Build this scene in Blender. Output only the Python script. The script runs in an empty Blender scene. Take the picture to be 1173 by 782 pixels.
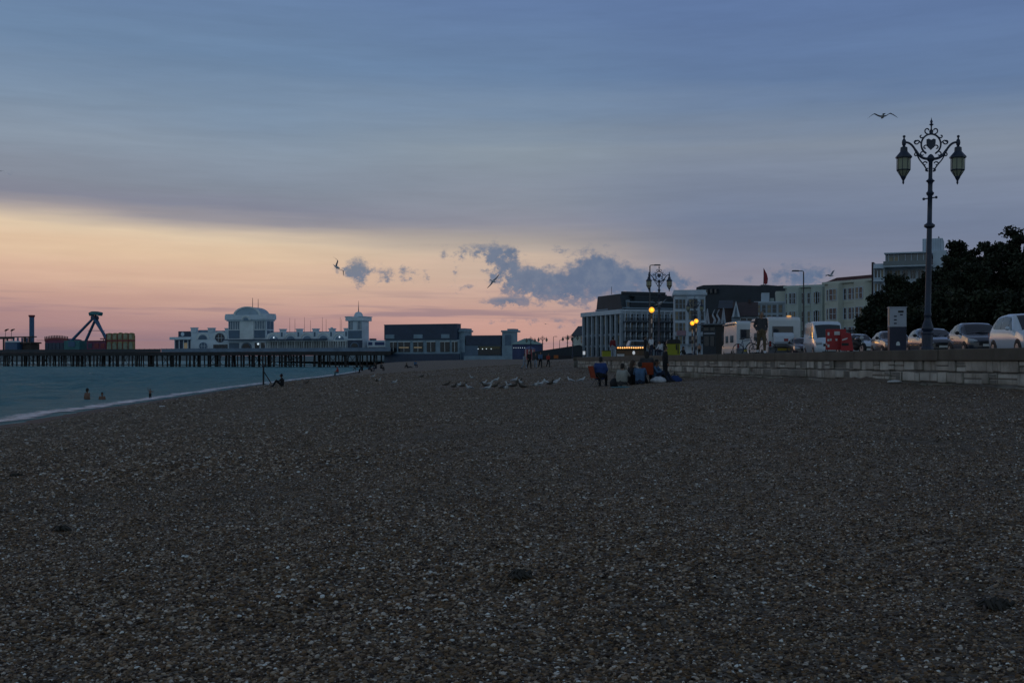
import bpy, bmesh, math, random
import numpy as np
from mathutils import Vector, Matrix, noise

random.seed(7)
RNG = np.random.default_rng(7)
SC = bpy.context.scene
COL = SC.collection
PI = math.pi
R = math.radians

# ---------------------------------------------------------------- camera
EYE = 2.4          # metres above the water; sea level is z = 0
F = 1303.0         # focal length in photo pixels (photo 1173 px wide)
CX, CY = 586.5, 413.0
cam_data = bpy.data.cameras.new("camera")
cam = bpy.data.objects.new("camera", cam_data)
COL.objects.link(cam)
cam.location = (0, 0, EYE)
cam.rotation_euler = (R(90), 0, 0)
cam_data.sensor_width = 36.0
cam_data.lens = 36.0 * F / 1173.0
cam_data.shift_y = 22.0 / 1173.0
cam_data.clip_start = 0.1
cam_data.clip_end = 20000
SC.camera = cam

# ---------------------------------------------------------------- sky
SC.view_settings.view_transform = 'Standard'
SC.view_settings.look = 'None'
SC.view_settings.gamma = 1.0
SC.view_settings.exposure = 0.0
SC.view_settings.use_curve_mapping = False

def lin(c):
    return tuple(((v / 255.0) / 12.92 if v <= 10 else (((v / 255.0) + 0.055) / 1.055) ** 2.4) for v in c) + (1.0,)

world = bpy.data.worlds.new("World")
SC.world = world
world.use_nodes = True
WT = world.node_tree
for n in list(WT.nodes):
    WT.nodes.remove(n)

class NB:
    """tiny node builder"""
    def __init__(s, tree): s.t = tree
    def n(s, kind, **kw):
        nd = s.t.nodes.new(kind)
        for k, v in kw.items(): setattr(nd, k, v)
        return nd
    def put(s, sock, v):
        if isinstance(v, bpy.types.NodeSocket): s.t.links.new(v, sock)
        else: sock.default_value = v
    def m(s, op, a, b=None, c=None, clamp=False):
        nd = s.n('ShaderNodeMath', operation=op); nd.use_clamp = clamp
        for i, v in enumerate((a, b, c)):
            if v is not None: s.put(nd.inputs[i], v)
        return nd.outputs[0]
    def vec(s, x, y, z):
        nd = s.n('ShaderNodeCombineXYZ')
        for i, v in enumerate((x, y, z)): s.put(nd.inputs[i], v)
        return nd.outputs[0]
    def noise(s, v, scale, detail=3, rough=0.55, dist=0.0):
        nd = s.n('ShaderNodeTexNoise')
        s.put(nd.inputs['Vector'], v); nd.inputs['Scale'].default_value = scale
        nd.inputs['Detail'].default_value = detail; nd.inputs['Roughness'].default_value = rough
        nd.inputs['Distortion'].default_value = dist
        return nd.outputs[0]
    def ramp(s, f, stops, interp='LINEAR'):
        nd = s.n('ShaderNodeValToRGB'); cr = nd.color_ramp; cr.interpolation = interp
        while len(cr.elements) < len(stops): cr.elements.new(0.5)
        for e, (p, c) in zip(cr.elements, sorted(stops, key=lambda q: q[0])):
            e.position = p; e.color = c
        s.put(nd.inputs[0], f)
        return nd.outputs[0]
    def smooth(s, v, a, b):
        nd = s.n('ShaderNodeMapRange', interpolation_type='SMOOTHSTEP')
        s.put(nd.inputs[0], v)
        nd.inputs[1].default_value = a; nd.inputs[2].default_value = b
        return nd.outputs[0]
    def mix(s, f, a, b):
        nd = s.n('ShaderNodeMix', data_type='RGBA')
        s.put(nd.inputs[0], f); s.put(nd.inputs[6], a); s.put(nd.inputs[7], b)
        return nd.outputs[2]

SUN_AZ, SUN_EL = -24.0, 2.5      # degrees; west of the view, just above the sea
W = NB(WT)
tc = W.n('ShaderNodeTexCoord')
sep = W.n('ShaderNodeSeparateXYZ'); WT.links.new(tc.outputs['Generated'], sep.inputs[0])
el = W.m('MULTIPLY', W.m('ARCSINE', sep.outputs[2]), 57.29578)
az = W.m('MULTIPLY', W.m('ARCTAN2', sep.outputs[0], sep.outputs[1]), 57.29578)
# layered dusk cloud: streaks stretched along the horizon
st1 = W.noise(W.vec(W.m('MULTIPLY', az, 0.035), W.m('MULTIPLY', el, 0.42), 3.1), 1.0, 4, 0.55)
st2 = W.noise(W.vec(W.m('MULTIPLY', az, 0.10), W.m('MULTIPLY', el, 1.25), 9.7), 1.0, 3, 0.5)
tilt = W.m('MULTIPLY', W.m('MAXIMUM', W.m('MINIMUM', az, 30.0), -35.0), 0.040)
el2 = W.m('ADD', W.m('ADD', el, tilt), W.m('MULTIPLY', W.m('SUBTRACT', st1, 0.5), 1.6))
el2 = W.m('ADD', el2, W.m('MULTIPLY', W.m('SUBTRACT', st2, 0.5), 0.9))
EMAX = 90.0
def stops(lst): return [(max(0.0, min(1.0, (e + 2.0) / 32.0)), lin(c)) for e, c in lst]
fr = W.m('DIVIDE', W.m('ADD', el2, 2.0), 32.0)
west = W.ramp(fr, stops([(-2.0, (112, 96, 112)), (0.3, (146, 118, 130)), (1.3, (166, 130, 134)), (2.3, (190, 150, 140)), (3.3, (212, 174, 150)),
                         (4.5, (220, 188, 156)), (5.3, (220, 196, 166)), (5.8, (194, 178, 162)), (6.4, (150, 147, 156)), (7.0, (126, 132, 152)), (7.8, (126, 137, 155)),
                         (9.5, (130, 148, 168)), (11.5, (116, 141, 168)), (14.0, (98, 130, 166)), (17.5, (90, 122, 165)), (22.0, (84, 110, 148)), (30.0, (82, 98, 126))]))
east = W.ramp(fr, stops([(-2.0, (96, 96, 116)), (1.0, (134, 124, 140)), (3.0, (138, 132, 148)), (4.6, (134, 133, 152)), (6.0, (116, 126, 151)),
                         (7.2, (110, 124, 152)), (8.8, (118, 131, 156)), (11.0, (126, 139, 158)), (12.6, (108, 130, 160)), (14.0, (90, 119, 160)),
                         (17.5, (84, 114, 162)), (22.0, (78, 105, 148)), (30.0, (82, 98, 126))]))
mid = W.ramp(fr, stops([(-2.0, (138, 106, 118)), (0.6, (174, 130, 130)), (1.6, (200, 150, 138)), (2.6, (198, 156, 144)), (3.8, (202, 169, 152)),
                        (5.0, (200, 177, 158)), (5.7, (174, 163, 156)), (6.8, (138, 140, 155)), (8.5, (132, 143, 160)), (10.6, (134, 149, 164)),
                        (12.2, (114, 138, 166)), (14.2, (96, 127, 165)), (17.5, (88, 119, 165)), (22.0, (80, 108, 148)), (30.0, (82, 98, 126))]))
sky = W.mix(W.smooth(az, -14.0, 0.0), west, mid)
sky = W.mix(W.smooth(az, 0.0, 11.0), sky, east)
# the unseen sky behind the viewer is brightened to light the fronts
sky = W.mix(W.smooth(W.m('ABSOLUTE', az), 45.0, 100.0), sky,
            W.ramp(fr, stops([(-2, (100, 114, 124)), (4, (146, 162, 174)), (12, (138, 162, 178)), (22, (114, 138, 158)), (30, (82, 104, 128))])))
# fine layered texture in the cloud sheet
tx1 = W.noise(W.vec(W.m('MULTIPLY', az, 0.07), W.m('MULTIPLY', el, 0.9), 21.0), 1.0, 6, 0.6, 0.4)
tx2 = W.noise(W.vec(W.m('MULTIPLY', az, 0.30), W.m('MULTIPLY', el, 2.6), 33.0), 1.0, 5, 0.6, 0.3)
txm = W.m('ADD', W.m('MULTIPLY', W.m('SUBTRACT', tx1, 0.5), 0.24), W.m('MULTIPLY', W.m('SUBTRACT', tx2, 0.5), 0.13))
scl_ = W.n('ShaderNodeVectorMath', operation='SCALE'); W.put(scl_.inputs[0], sky); W.put(scl_.inputs['Scale'], W.m('ADD', 1.0, txm)); sky = scl_.outputs[0]
# long thin mauve streaks low over the sea
lo = W.noise(W.vec(W.m('MULTIPLY', az, 0.09), W.m('MULTIPLY', W.m('ADD', el, W.m('MULTIPLY', az, 0.012)), 1.9), 4.4), 1.0, 4, 0.6)
lom = W.m('MULTIPLY', W.smooth(lo, 0.52, 0.68), W.m('MULTIPLY', W.smooth(el, 4.2, 2.0), 0.62))
sky = W.mix(lom, sky, lin((128, 112, 132)))
# broken blue-grey cumulus
def cl(px, py):
    a = math.degrees(math.atan((px - CX) / F)); e = math.degrees(math.atan((CY - py) / math.hypot(F, px - CX)))
    return a, e
blobs = [(398, 306, 13, 9, 1.0), (418, 313, 16, 12, 1.0), (444, 315, 6, 7, .8), (467, 312, 10, 9, .95), (488, 314, 5, 6, .55), (520, 296, 12, 12, .6), (527, 327, 13, 5, .7), (555, 288, 26, 7, .95),
         (577, 300, 15, 18, 1.05), (600, 317, 24, 13, 1.2), (580, 346, 20, 4.5, 1.5), (632, 332, 34, 12, 1.25), (682, 308, 20, 20, 1.3),
         (668, 324, 38, 15, 1.3), (716, 324, 32, 15, 1.25), (748, 328, 36, 14, 1.15), (772, 318, 9, 9, .8), (640, 284, 10, 7, .4), (908, 315, 22, 11, 1.2), (935, 318, 14, 9, .7), (858, 322, 12, 8, .4),
         (10, 196, 9, 3, .35), (620, 366, 60, 3.0, .6), (700, 372, 60, 3.0, .6)]
wob = W.noise(W.vec(W.m('MULTIPLY', az, 1.0), W.m('MULTIPLY', el, 1.3), 0.0), 1.5, 8, 0.66)
wob2 = W.noise(W.vec(W.m('MULTIPLY', az, 1.0), W.m('MULTIPLY', el, 1.0), 7.0), 1.5, 4, 0.6)
azd = W.m('ADD', az, W.m('MULTIPLY', W.m('SUBTRACT', wob2, 0.5), 1.3))
eld = W.m('ADD', el, W.m('MULTIPLY', W.m('SUBTRACT', wob, 0.5), 0.8))
tot = None
for bx_, by_, rx_, ry_, s_ in blobs:
    a0, e0 = cl(bx_, by_)
    dx = W.m('DIVIDE', W.m('SUBTRACT', azd, a0), rx_ / F * 57.3 * 1.25)
    dy = W.m('DIVIDE', W.m('SUBTRACT', eld, e0), ry_ / F * 57.3 * 1.25)
    d2 = W.m('ADD', W.m('MULTIPLY', dx, dx), W.m('MULTIPLY', dy, dy))
    g = W.m('MULTIPLY', W.m('POWER', 2.718, W.m('MULTIPLY', d2, -1.0)), s_)
    tot = g if tot is None else W.m('ADD', tot, g)
frag = W.m('SUBTRACT', tot, W.m('MULTIPLY', W.m('SUBTRACT', 0.585, wob), 4.4))
cm = W.m('MULTIPLY', W.m('MULTIPLY', W.smooth(frag, -0.04, 1.05), W.smooth(tot, 0.06, 0.35)), 0.94)
ccol = W.mix(W.smooth(az, -10.0, 6.0), lin((104, 120, 142)), lin((80, 105, 140)))
ccol = W.mix(W.smooth(wob2, 0.36, 0.68), ccol, lin((100, 118, 146)))
ccol = W.mix(W.smooth(W.m('SUBTRACT', wob, W.m('MULTIPLY', W.m('SUBTRACT', el, 4.0), 0.16)), 0.56, 0.80), ccol, lin((128, 126, 144)))
sky = W.mix(cm, sky, ccol)
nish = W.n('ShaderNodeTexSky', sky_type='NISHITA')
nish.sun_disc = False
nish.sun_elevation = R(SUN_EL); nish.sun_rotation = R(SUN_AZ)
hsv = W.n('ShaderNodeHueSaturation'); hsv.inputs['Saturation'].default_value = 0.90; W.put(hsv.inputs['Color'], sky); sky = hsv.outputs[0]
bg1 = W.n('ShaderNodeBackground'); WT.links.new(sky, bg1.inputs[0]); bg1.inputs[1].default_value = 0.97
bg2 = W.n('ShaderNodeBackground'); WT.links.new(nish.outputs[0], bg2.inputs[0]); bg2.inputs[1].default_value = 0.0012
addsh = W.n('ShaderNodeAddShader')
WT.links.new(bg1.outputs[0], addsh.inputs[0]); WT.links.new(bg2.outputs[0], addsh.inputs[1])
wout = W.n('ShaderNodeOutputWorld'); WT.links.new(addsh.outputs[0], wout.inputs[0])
world.cycles.sampling_method = 'MANUAL'
world.cycles.sample_map_resolution = 512

# the sun is almost gone behind the cloud band: a very weak, very soft warm lamp
sl = bpy.data.lights.new("sun", 'SUN'); sl.energy = 0.03; sl.angle = R(14); sl.color = (1.0, 0.60, 0.36)
sun = bpy.data.objects.new("sun", sl); COL.objects.link(sun)
sd = Vector((math.sin(R(SUN_AZ)) * math.cos(R(SUN_EL)), math.cos(R(SUN_AZ)) * math.cos(R(SUN_EL)), math.sin(R(SUN_EL))))
sun.rotation_euler = (-sd).to_track_quat('-Z', 'Y').to_euler()
sun.location = (-200, 300, 60)

# ---------------------------------------------------------------- helpers
MATS = {}
def mat(name, color, rough=0.6, var=0.18, scale=4.0, bump=0.0, metal=0.0, spec=0.5, emit=None, emit_s=1.0, coat=0.0, stretch=(1, 1, 1), alpha=1.0, trans=0.0):
    if name in MATS: return MATS[name]
    m = bpy.data.materials.new(name); m.use_nodes = True
    B = NB(m.node_tree); p = m.node_tree.nodes['Principled BSDF']
    c = tuple(color) + (1.0,)
    t = B.n('ShaderNodeTexCoord')
    mp = B.n('ShaderNodeMapping'); m.node_tree.links.new(t.outputs['Object'], mp.inputs[0]); mp.inputs['Scale'].default_value = stretch
    nz = B.noise(mp.outputs[0], scale, 5, 0.6)
    if var > 0:
        lo_ = tuple(max(0, v * (1 - var)) for v in color) + (1.0,); hi_ = tuple(min(1, v * (1 + var)) for v in color) + (1.0,)
        B.put(p.inputs['Base Color'], B.ramp(nz, [(0.3, lo_), (0.7, hi_)]))
    else:
        p.inputs['Base Color'].default_value = c
    p.inputs['Roughness'].default_value = rough; p.inputs['Metallic'].default_value = metal
    p.inputs['Specular IOR Level'].default_value = spec
    if coat: p.inputs['Coat Weight'].default_value = coat; p.inputs['Coat Roughness'].default_value = 0.08
    if trans: p.inputs['Transmission Weight'].default_value = trans
    if alpha < 1: p.inputs['Alpha'].default_value = alpha
    if bump:
        b = B.n('ShaderNodeBump'); b.inputs['Strength'].default_value = bump; b.inputs['Distance'].default_value = 0.02
        m.node_tree.links.new(B.noise(mp.outputs[0], scale * 6, 4, 0.6), b.inputs['Height']); m.node_tree.links.new(b.outputs[0], p.inputs['Normal'])
    if emit:
        p.inputs['Emission Color'].default_value = tuple(emit) + (1.0,); p.inputs['Emission Strength'].default_value = emit_s
    MATS[name] = m
    return m

class MB:
    """collects shapes; build() links them as ONE mesh object"""
    def __init__(s): s.v = []; s.f = []; s.mi = []
    def add(s, vs, fs, m=0):
        o = len(s.v); s.v.extend([tuple(v) for v in vs]); s.f.extend([tuple(i + o for i in f) for f in fs]); s.mi.extend([m] * len(fs)); return s
    def box(s, c, d, m=0, rz=0.0, top=None):
        x, y, z = d[0] / 2, d[1] / 2, d[2] / 2
        k = top if top is not None else (1, 1)
        vs = []
        for sz in (-1, 1):
            for sx, sy in ((-1, -1), (1, -1), (1, 1), (-1, 1)):
                a, b = sx * x, sy * y
                if sz > 0: a *= k[0]; b *= k[1]
                if rz: a, b = a * math.cos(rz) - b * math.sin(rz), a * math.sin(rz) + b * math.cos(rz)
                vs.append((c[0] + a, c[1] + b, c[2] + sz * z))
        return s.add(vs, [(3, 2, 1, 0), (4, 5, 6, 7), (0, 1, 5, 4), (1, 2, 6, 5), (2, 3, 7, 6), (3, 0, 4, 7)], m)
    def bb(s, x0, x1, y0, y1, z0, z1, m=0):
        return s.box(((x0 + x1) / 2, (y0 + y1) / 2, (z0 + z1) / 2), (abs(x1 - x0), abs(y1 - y0), abs(z1 - z0)), m)
    def tube(s, pts, r, n=8, m=0, caps=True, sq=(1, 1)):
        pts = [Vector(p) for p in pts]
        if not hasattr(r, '__len__'): r = [r] * len(pts)
        vs, fs = [], []
        t0 = (pts[1] - pts[0]).normalized()
        u = t0.orthogonal().normalized() if abs(t0.z) > 0.99 else t0.cross(Vector((0, 0, 1))).normalized()
        for i, p in enumerate(pts):
            t = (pts[min(i + 1, len(pts) - 1)] - pts[max(i - 1, 0)])
            t = t.normalized() if t.length > 1e-9 else t0
            u = (u - t * u.dot(t)); u = u.normalized() if u.length > 1e-6 else t.orthogonal().normalized()
            w = t.cross(u)
            for k in range(n):
                a = 2 * PI * k / n
                vs.append(p + u * (math.cos(a) * r[i] * sq[0]) + w * (math.sin(a) * r[i] * sq[1]))
        for i in range(len(pts) - 1):
            for k in range(n):
                k2 = (k + 1) % n
                fs.append((i * n + k, i * n + k2, (i + 1) * n + k2, (i + 1) * n + k))
        if caps:
            fs.append(tuple(range(n - 1, -1, -1))); fs.append(tuple((len(pts) - 1) * n + k for k in range(n)))
        return s.add(vs, fs, m)
    def lathe(s, prof, n=16, c=(0, 0, 0), m=0, rot=0.0, sx=1.0, sy=1.0):
        vs, fs = [], []
        for r, z in prof:
            for k in range(n):
                a = 2 * PI * k / n + rot
                vs.append((c[0] + r * math.cos(a) * sx, c[1] + r * math.sin(a) * sy, c[2] + z))
        for i in range(len(prof) - 1):
            for k in range(n):
                k2 = (k + 1) % n
                fs.append((i * n + k, i * n + k2, (i + 1) * n + k2, (i + 1) * n + k))
        fs.append(tuple(range(n - 1, -1, -1))); fs.append(tuple((len(prof) - 1) * n + k for k in range(n)))
        return s.add(vs, fs, m)
    def prism(s, poly, y0, y1, m=0):
        """outline in x,z pushed along y"""
        n = len(poly); vs = [(x, y0, z) for x, z in poly] + [(x, y1, z) for x, z in poly]
        fs = [tuple(range(n)), tuple(range(2 * n - 1, n - 1, -1))]
        for i in range(n):
            j = (i + 1) % n; fs.append((j, i, i + n, j + n))
        return s.add(vs, fs, m)
    def prismz(s, poly, z0, z1, m=0):
        n = len(poly); vs = [(x, y, z0) for x, y in poly] + [(x, y, z1) for x, y in poly]
        fs = [tuple(range(n - 1, -1, -1)), tuple(range(n, 2 * n))]
        for i in range(n):
            j = (i + 1) % n; fs.append((i, j, j + n, i + n))
        return s.add(vs, fs, m)
    def prismx(s, poly, x0, x1, m=0):
        """outline in y,z pushed along x"""
        n = len(poly); vs = [(x0, y, z) for y, z in poly] + [(x1, y, z) for y, z in poly]
        fs = [tuple(range(n - 1, -1, -1)), tuple(range(n, 2 * n))]
        for i in range(n):
            j = (i + 1) % n; fs.append((i, j, j + n, i + n))
        return s.add(vs, fs, m)
    def ball(s, c, r, n=12, k=8, m=0):
        rx, ry, rz = (r, r, r) if not hasattr(r, '__len__') else r
        prof = [(max(1e-4, math.sin(PI * i / k)), -math.cos(PI * i / k) * rz) for i in range(k + 1)]
        return s.lathe(prof, n, c, m, 0, rx, ry)
    def build(s, name, mats, parent=None, smooth=None, bevel=0.0, fix=True, loc=None, rz=None):
        me = bpy.data.meshes.new(name)
        me.from_pydata(s.v, [], s.f)
        mats = mats if isinstance(mats, (list, tuple)) else [mats]
        for m in mats: me.materials.append(m)
        me.polygons.foreach_set('material_index', s.mi)
        if fix or bevel:
            bm = bmesh.new(); bm.from_mesh(me)
            bmesh.ops.recalc_face_normals(bm, faces=bm.faces)
            if bevel:
                es = [e for e in bm.edges if len(e.link_faces) == 2 and e.calc_face_angle(0) > 0.6]
                bmesh.ops.bevel(bm, geom=es, offset=bevel, segments=2, affect='EDGES', profile=0.6, clamp_overlap=True)
            bm.to_mesh(me); bm.free()
        if smooth is not None:
            me.polygons.foreach_set('use_smooth', [True] * len(me.polygons))
            if smooth < 3.0: me.set_sharp_from_angle(angle=smooth)
        o = bpy.data.objects.new(name, me); COL.objects.link(o)
        if parent: o.parent = parent
        if loc is not None: o.location = loc
        if rz is not None: o.rotation_euler.z = rz
        return o

def tag(o, label=None, cat=None, group=None, kind=None):
    if label: o['label'] = label
    if cat: o['category'] = cat
    if group: o['group'] = group
    if kind: o['kind'] = kind
    return o
def thing(name, loc, label, cat, group=None, rz=0.0):
    o = bpy.data.objects.new(name, None); COL.objects.link(o)
    o.empty_display_size = 0.2
    o.location = loc; o.rotation_euler.z = rz
    return tag(o, label, cat, group)
def inst(src, parent, loc=(0, 0, 0), rz=0.0, scale=None, name=None):
    o = src.copy(); COL.objects.link(o); o.parent = parent; o.location = loc; o.rotation_euler = (0, 0, rz)
    if scale is not None: o.scale = scale
    return o
def dup(root, loc, rz, label, group=None):
    r = root.copy(); COL.objects.link(r); r.location = loc; r.rotation_euler = (0, 0, rz)
    r['label'] = label
    if group: r['group'] = group
    for ch in list(root.children):
        c = ch.copy(); COL.objects.link(c); c.parent = r
        for g in list(ch.children):
            d = g.copy(); COL.objects.link(d); d.parent = c
    return r
def P(px, py, D):
    """the world point that stands at a photo pixel, D metres ahead"""
    return Vector(((px - CX) / F * D, D, EYE + (CY - py) / F * D))
def PX(px, D): return (px - CX) / F * D
def PZ(py, D): return EYE + (CY - py) / F * D

# ---------------------------------------------------------------- ground
PROM = EYE + 0.305
WEND = 100.0
def shore_x(Y): return float(np.interp(Y, [-40, 0, 20, 42, 55, 75, 116, 165, 208, 390, 470], [-15, -16.5, -17.5, -19, -20.5, -22.1, -25.5, -27.4, -30, -44, -52]))
def wall_x(Y): return 14.32 - 0.0867 * Y
def edge_x(Y): return wall_x(Y) if Y <= WEND else float(np.interp(Y, [WEND, 200, 330, 470], [wall_x(WEND), 13, 24, 34]))
def wall_base(Y): return float(np.interp(Y, [-40, 16, 26, 37, 47, 61, 78, 100, 118, 200, 300, 420, 470], [1.78, 1.76, 1.72, 1.72, 1.60, 1.46, 1.58, 1.78, 2.3, 2.78, 3.0, 3.1, 3.05]))
def gz(X, Y):
    xs, xe = shore_x(Y), edge_x(Y)
    u = (X - xs) / (xe - xs)
    if u < 0: z = max(-2.0, 0.2 * (X - xs))
    else: z = wall_base(Y) * (u ** float(np.interp(Y, [140, 320], [0.95, 0.18])) if u < 1 else 1.0)
    a = min(1.0, max(0.0, u * 6))
    z += a * 0.07 * noise.noise(Vector((X * 0.16, Y * 0.10, 1.7))) + a * 0.05 * noise.noise(Vector((X * 0.55, Y * 0.40, 5.1)))
    z += a * 0.034 * noise.noise(Vector((X * 1.9, Y * 1.5, 2.2))) + a * 0.06 * noise.noise(Vector((X * 0.5 - Y * .05, Y * 0.045, 12.2)))
    if 2 < Y < 60 and u > .1:                            # trodden hollows
        d = noise.voronoi(Vector((X * 0.95 + .3 * noise.noise(Vector((X, Y, 0))), Y * 0.62, 0.0)))[0][0]
        z -= a * 0.05 * max(0.0, 1.0 - d / 0.42) ** 1.4
    if 0 <= u < 1 and Y < WEND:                          # shingle heaped unevenly against the wall
        dw = xe - X
        if dw < 1.6: z += (1 - dw / 1.6) ** 2 * (0.05 + 0.16 * noise.noise(Vector((X * .2, Y * .55, 3.3))) + 0.06 * noise.noise(Vector((X, Y * 2.1, 6.3))))
    if Y < 40: z += a * 0.010 * noise.noise(Vector((X * 5.0, Y * 5.0, 8.2)))
    return z
def hit(px, py):
    """where the sight line through a photo pixel meets the beach"""
    k, s = (px - CX) / F, (CY - py) / F
    Y = 3.0; last = Y
    while Y < 600:
        if EYE + s * Y <= gz(k * Y, Y): break
        last = Y; Y *= 1.01
    for _ in range(20):
        mY = (last + Y) / 2
        if EYE + s * mY <= gz(k * mY, mY): Y = mY
        else: last = mY
    return Vector((k * Y, Y, gz(k * Y, Y)))

def sheet(name, xs_of_row, ys, zf, m, label=None, kind='structure'):
    V, Fc = [], []
    n = len(xs_of_row(ys[0]))
    for y in ys:
        for x in xs_of_row(y): V.append((x, y, zf(x, y)))
    for j in range(len(ys) - 1):
        for i in range(n - 1):
            a = j * n + i; Fc.append((a, a + 1, a + 1 + n, a + n))
    me = bpy.data.meshes.new(name); me.from_pydata(V, [], Fc); me.materials.append(m)
    me.polygons.foreach_set('use_smooth', [True] * len(Fc))
    o = bpy.data.objects.new(name, me); COL.objects.link(o); tag(o, label, None, None, kind)
    return o

def beach_material():
    m = bpy.data.materials.new('shingle'); m.use_nodes = True; nt = m.node_tree; B = NB(nt); p = nt.nodes['Principled BSDF']
    g = B.n('ShaderNodeNewGeometry'); pos = g.outputs['Position']
    vo = B.n('ShaderNodeTexVoronoi'); B.put(vo.inputs['Vector'], pos); vo.inputs['Scale'].default_value = 34.0
    vb = B.n('ShaderNodeTexVoronoi'); B.put(vb.inputs['Vector'], pos); vb.inputs['Scale'].default_value = 15.0
    hs = B.n('ShaderNodeSeparateColor'); B.put(hs.inputs[0], vo.outputs['Color'])
    hb = B.n('ShaderNodeSeparateColor'); B.put(hb.inputs[0], vb.outputs['Color'])
    stone = [(0.0, (0.026, 0.015, 0.008, 1)), (0.3, (0.083, 0.051, 0.025, 1)), (0.5, (0.149, 0.093, 0.045, 1)), (0.68, (0.220, 0.143, 0.074, 1)), (0.82, (0.344, 0.257, 0.170, 1)), (0.93, (0.511, 0.422, 0.329, 1)), (1.0, (0.594, 0.526, 0.454, 1))]
    c1 = B.ramp(hs.outputs[0], stone)
    c2 = B.ramp(hb.outputs[0], stone)
    far = B.smooth(B.n('ShaderNodeSeparateXYZ').outputs[1], 0, 1)
    sp = B.n('ShaderNodeSeparateXYZ'); B.put(sp.inputs[0], pos)
    col = B.mix(0.42, c1, c2)
    bm_ = B.n('ShaderNodeMapping'); B.put(bm_.inputs[0], pos); bm_.inputs['Scale'].default_value = (0.55, 0.045, 1.0); bm_.inputs['Rotation'].default_value = (0, 0, R(-6))
    band = B.noise(bm_.outputs[0], 1.0, 5, 0.6)
    col = B.mix(B.m('MULTIPLY', B.smooth(band, 0.48, 0.66), 0.45), col, (0.15, 0.115, 0.080, 1))
    big = B.noise(pos, 0.22, 5, 0.6); med = B.noise(pos, 1.3, 5, 0.65)
    col = B.mix(B.m('MULTIPLY', B.smooth(big, 0.42, 0.64), 0.5), col, (0.085, 0.062, 0.040, 1))
    col = B.mix(B.m('MULTIPLY', B.smooth(med, 0.50, 0.72), 0.45), col, (0.055, 0.038, 0.022, 1))
    # shingle colour blends to a paler, even tone farther along the beach
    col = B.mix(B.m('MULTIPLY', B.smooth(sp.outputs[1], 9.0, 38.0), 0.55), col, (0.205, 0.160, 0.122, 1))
    # wet margin along the tide line
    col = B.mix(B.smooth(sp.outputs[2], 0.52, 0.20), col, (0.026, 0.017, 0.011, 1))
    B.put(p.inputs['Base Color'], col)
    B.put(p.inputs['Roughness'], B.m('SUBTRACT', 0.75, B.m('MULTIPLY', B.smooth(sp.outputs[2], 0.30, 0.02), 0.15)))
    h = B.m('ADD', B.m('MULTIPLY', vo.outputs['Distance'], -1.0), B.m('MULTIPLY', vb.outputs['Distance'], -0.8))
    h = B.m('ADD', h, B.m('MULTIPLY', med, 1.2))
    b = B.n('ShaderNodeBump'); b.inputs['Strength'].default_value = 0.9; b.inputs['Distance'].default_value = 0.05
    B.put(b.inputs['Height'], h); nt.links.new(b.outputs[0], p.inputs['Normal'])
    return m
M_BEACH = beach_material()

ys = list(np.concatenate([np.arange(-12, 3, 1.0), np.arange(3, 16, 0.10), np.arange(16, 40, 0.3), np.arange(40, 130, 0.9), np.arange(130, 472, 4.0)]))
def beach_row(Y):
    xs, xe = shore_x(Y) - 9.0, (edge_x(Y) + (0.6 if Y < WEND else 26.0))
    flat = np.linspace(xs, xe, 236)
    if Y >= 32: return list(flat)
    w = 0.62 * min(max(Y, 3), 16) + 3.5
    fine = np.concatenate([np.linspace(xs, -w, 24)[:-1], np.linspace(-w, w, 190), np.linspace(w, max(xe, w + 1), 24)[1:]])
    t = max(0.0, (Y - 16) / 16.0)
    return list(fine * (1 - t) + flat * t)
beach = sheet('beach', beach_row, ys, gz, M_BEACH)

# land behind the sea wall, flat and wide
M_LAND = mat('dark_turf', (0.035, 0.04, 0.022), 0.9, 0.3, 0.6)
lb = MB()
lp = [(wall_x(-60) + 0.45, -60)] + [(wall_x(y) + 0.45, y) for y in (0, 60, WEND + .2)] + [(edge_x(y) + 1.5, y) for y in (130, 200, 330, 470)] + [(-60, 480), (-900, 4000), (6000, 4000), (6000, -60)]
lb.prismz(lp, PROM - 0.5, PROM - 0.12)
tag(lb.build('ground', M_LAND), kind='structure')
# a lower sheet of ground under everything, out to the horizon
gb = MB(); gb.bb(-9000, 9000, -3000, 9000, -2.4, -2.0)
tag(gb.build('seabed', mat('seabed_sand', (0.05, 0.05, 0.045), 0.9)), kind='structure')

M_PAVE = mat('promenade_slabs', (0.16, 0.15, 0.14), 0.8, 0.2, 1.5, 0.2)
pv = MB(); pv.prismz([(wall_x(-60) + 0.45, -60), (wall_x(WEND) + 0.45, WEND), (16.4, WEND), (18.4, 60), (19.0, -60)], PROM - 0.118, PROM)
tag(pv.build('promenade', M_PAVE), kind='structure')
M_ROAD = mat('asphalt', (0.05, 0.05, 0.052), 0.85, 0.2, 3, 0.2)
rd = MB(); rd.prismz([(19.006, -60), (18.406, 60), (16.5, WEND), (17, 190), (40, 190), (34, 60), (33, -60)], PROM - 0.119, PROM - 0.112)
tag(rd.build('road', M_ROAD), kind='structure')
rm = MB()
for k in range(28):
    y = -30 + k * 6.0
    rm.bb(26.0, 26.12, y, y + 3, PROM - 0.110, PROM - 0.107)
tag(rm.build('road_marking', mat('road_paint', (0.7, 0.7, 0.68), 0.7), ), kind='structure')

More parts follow.
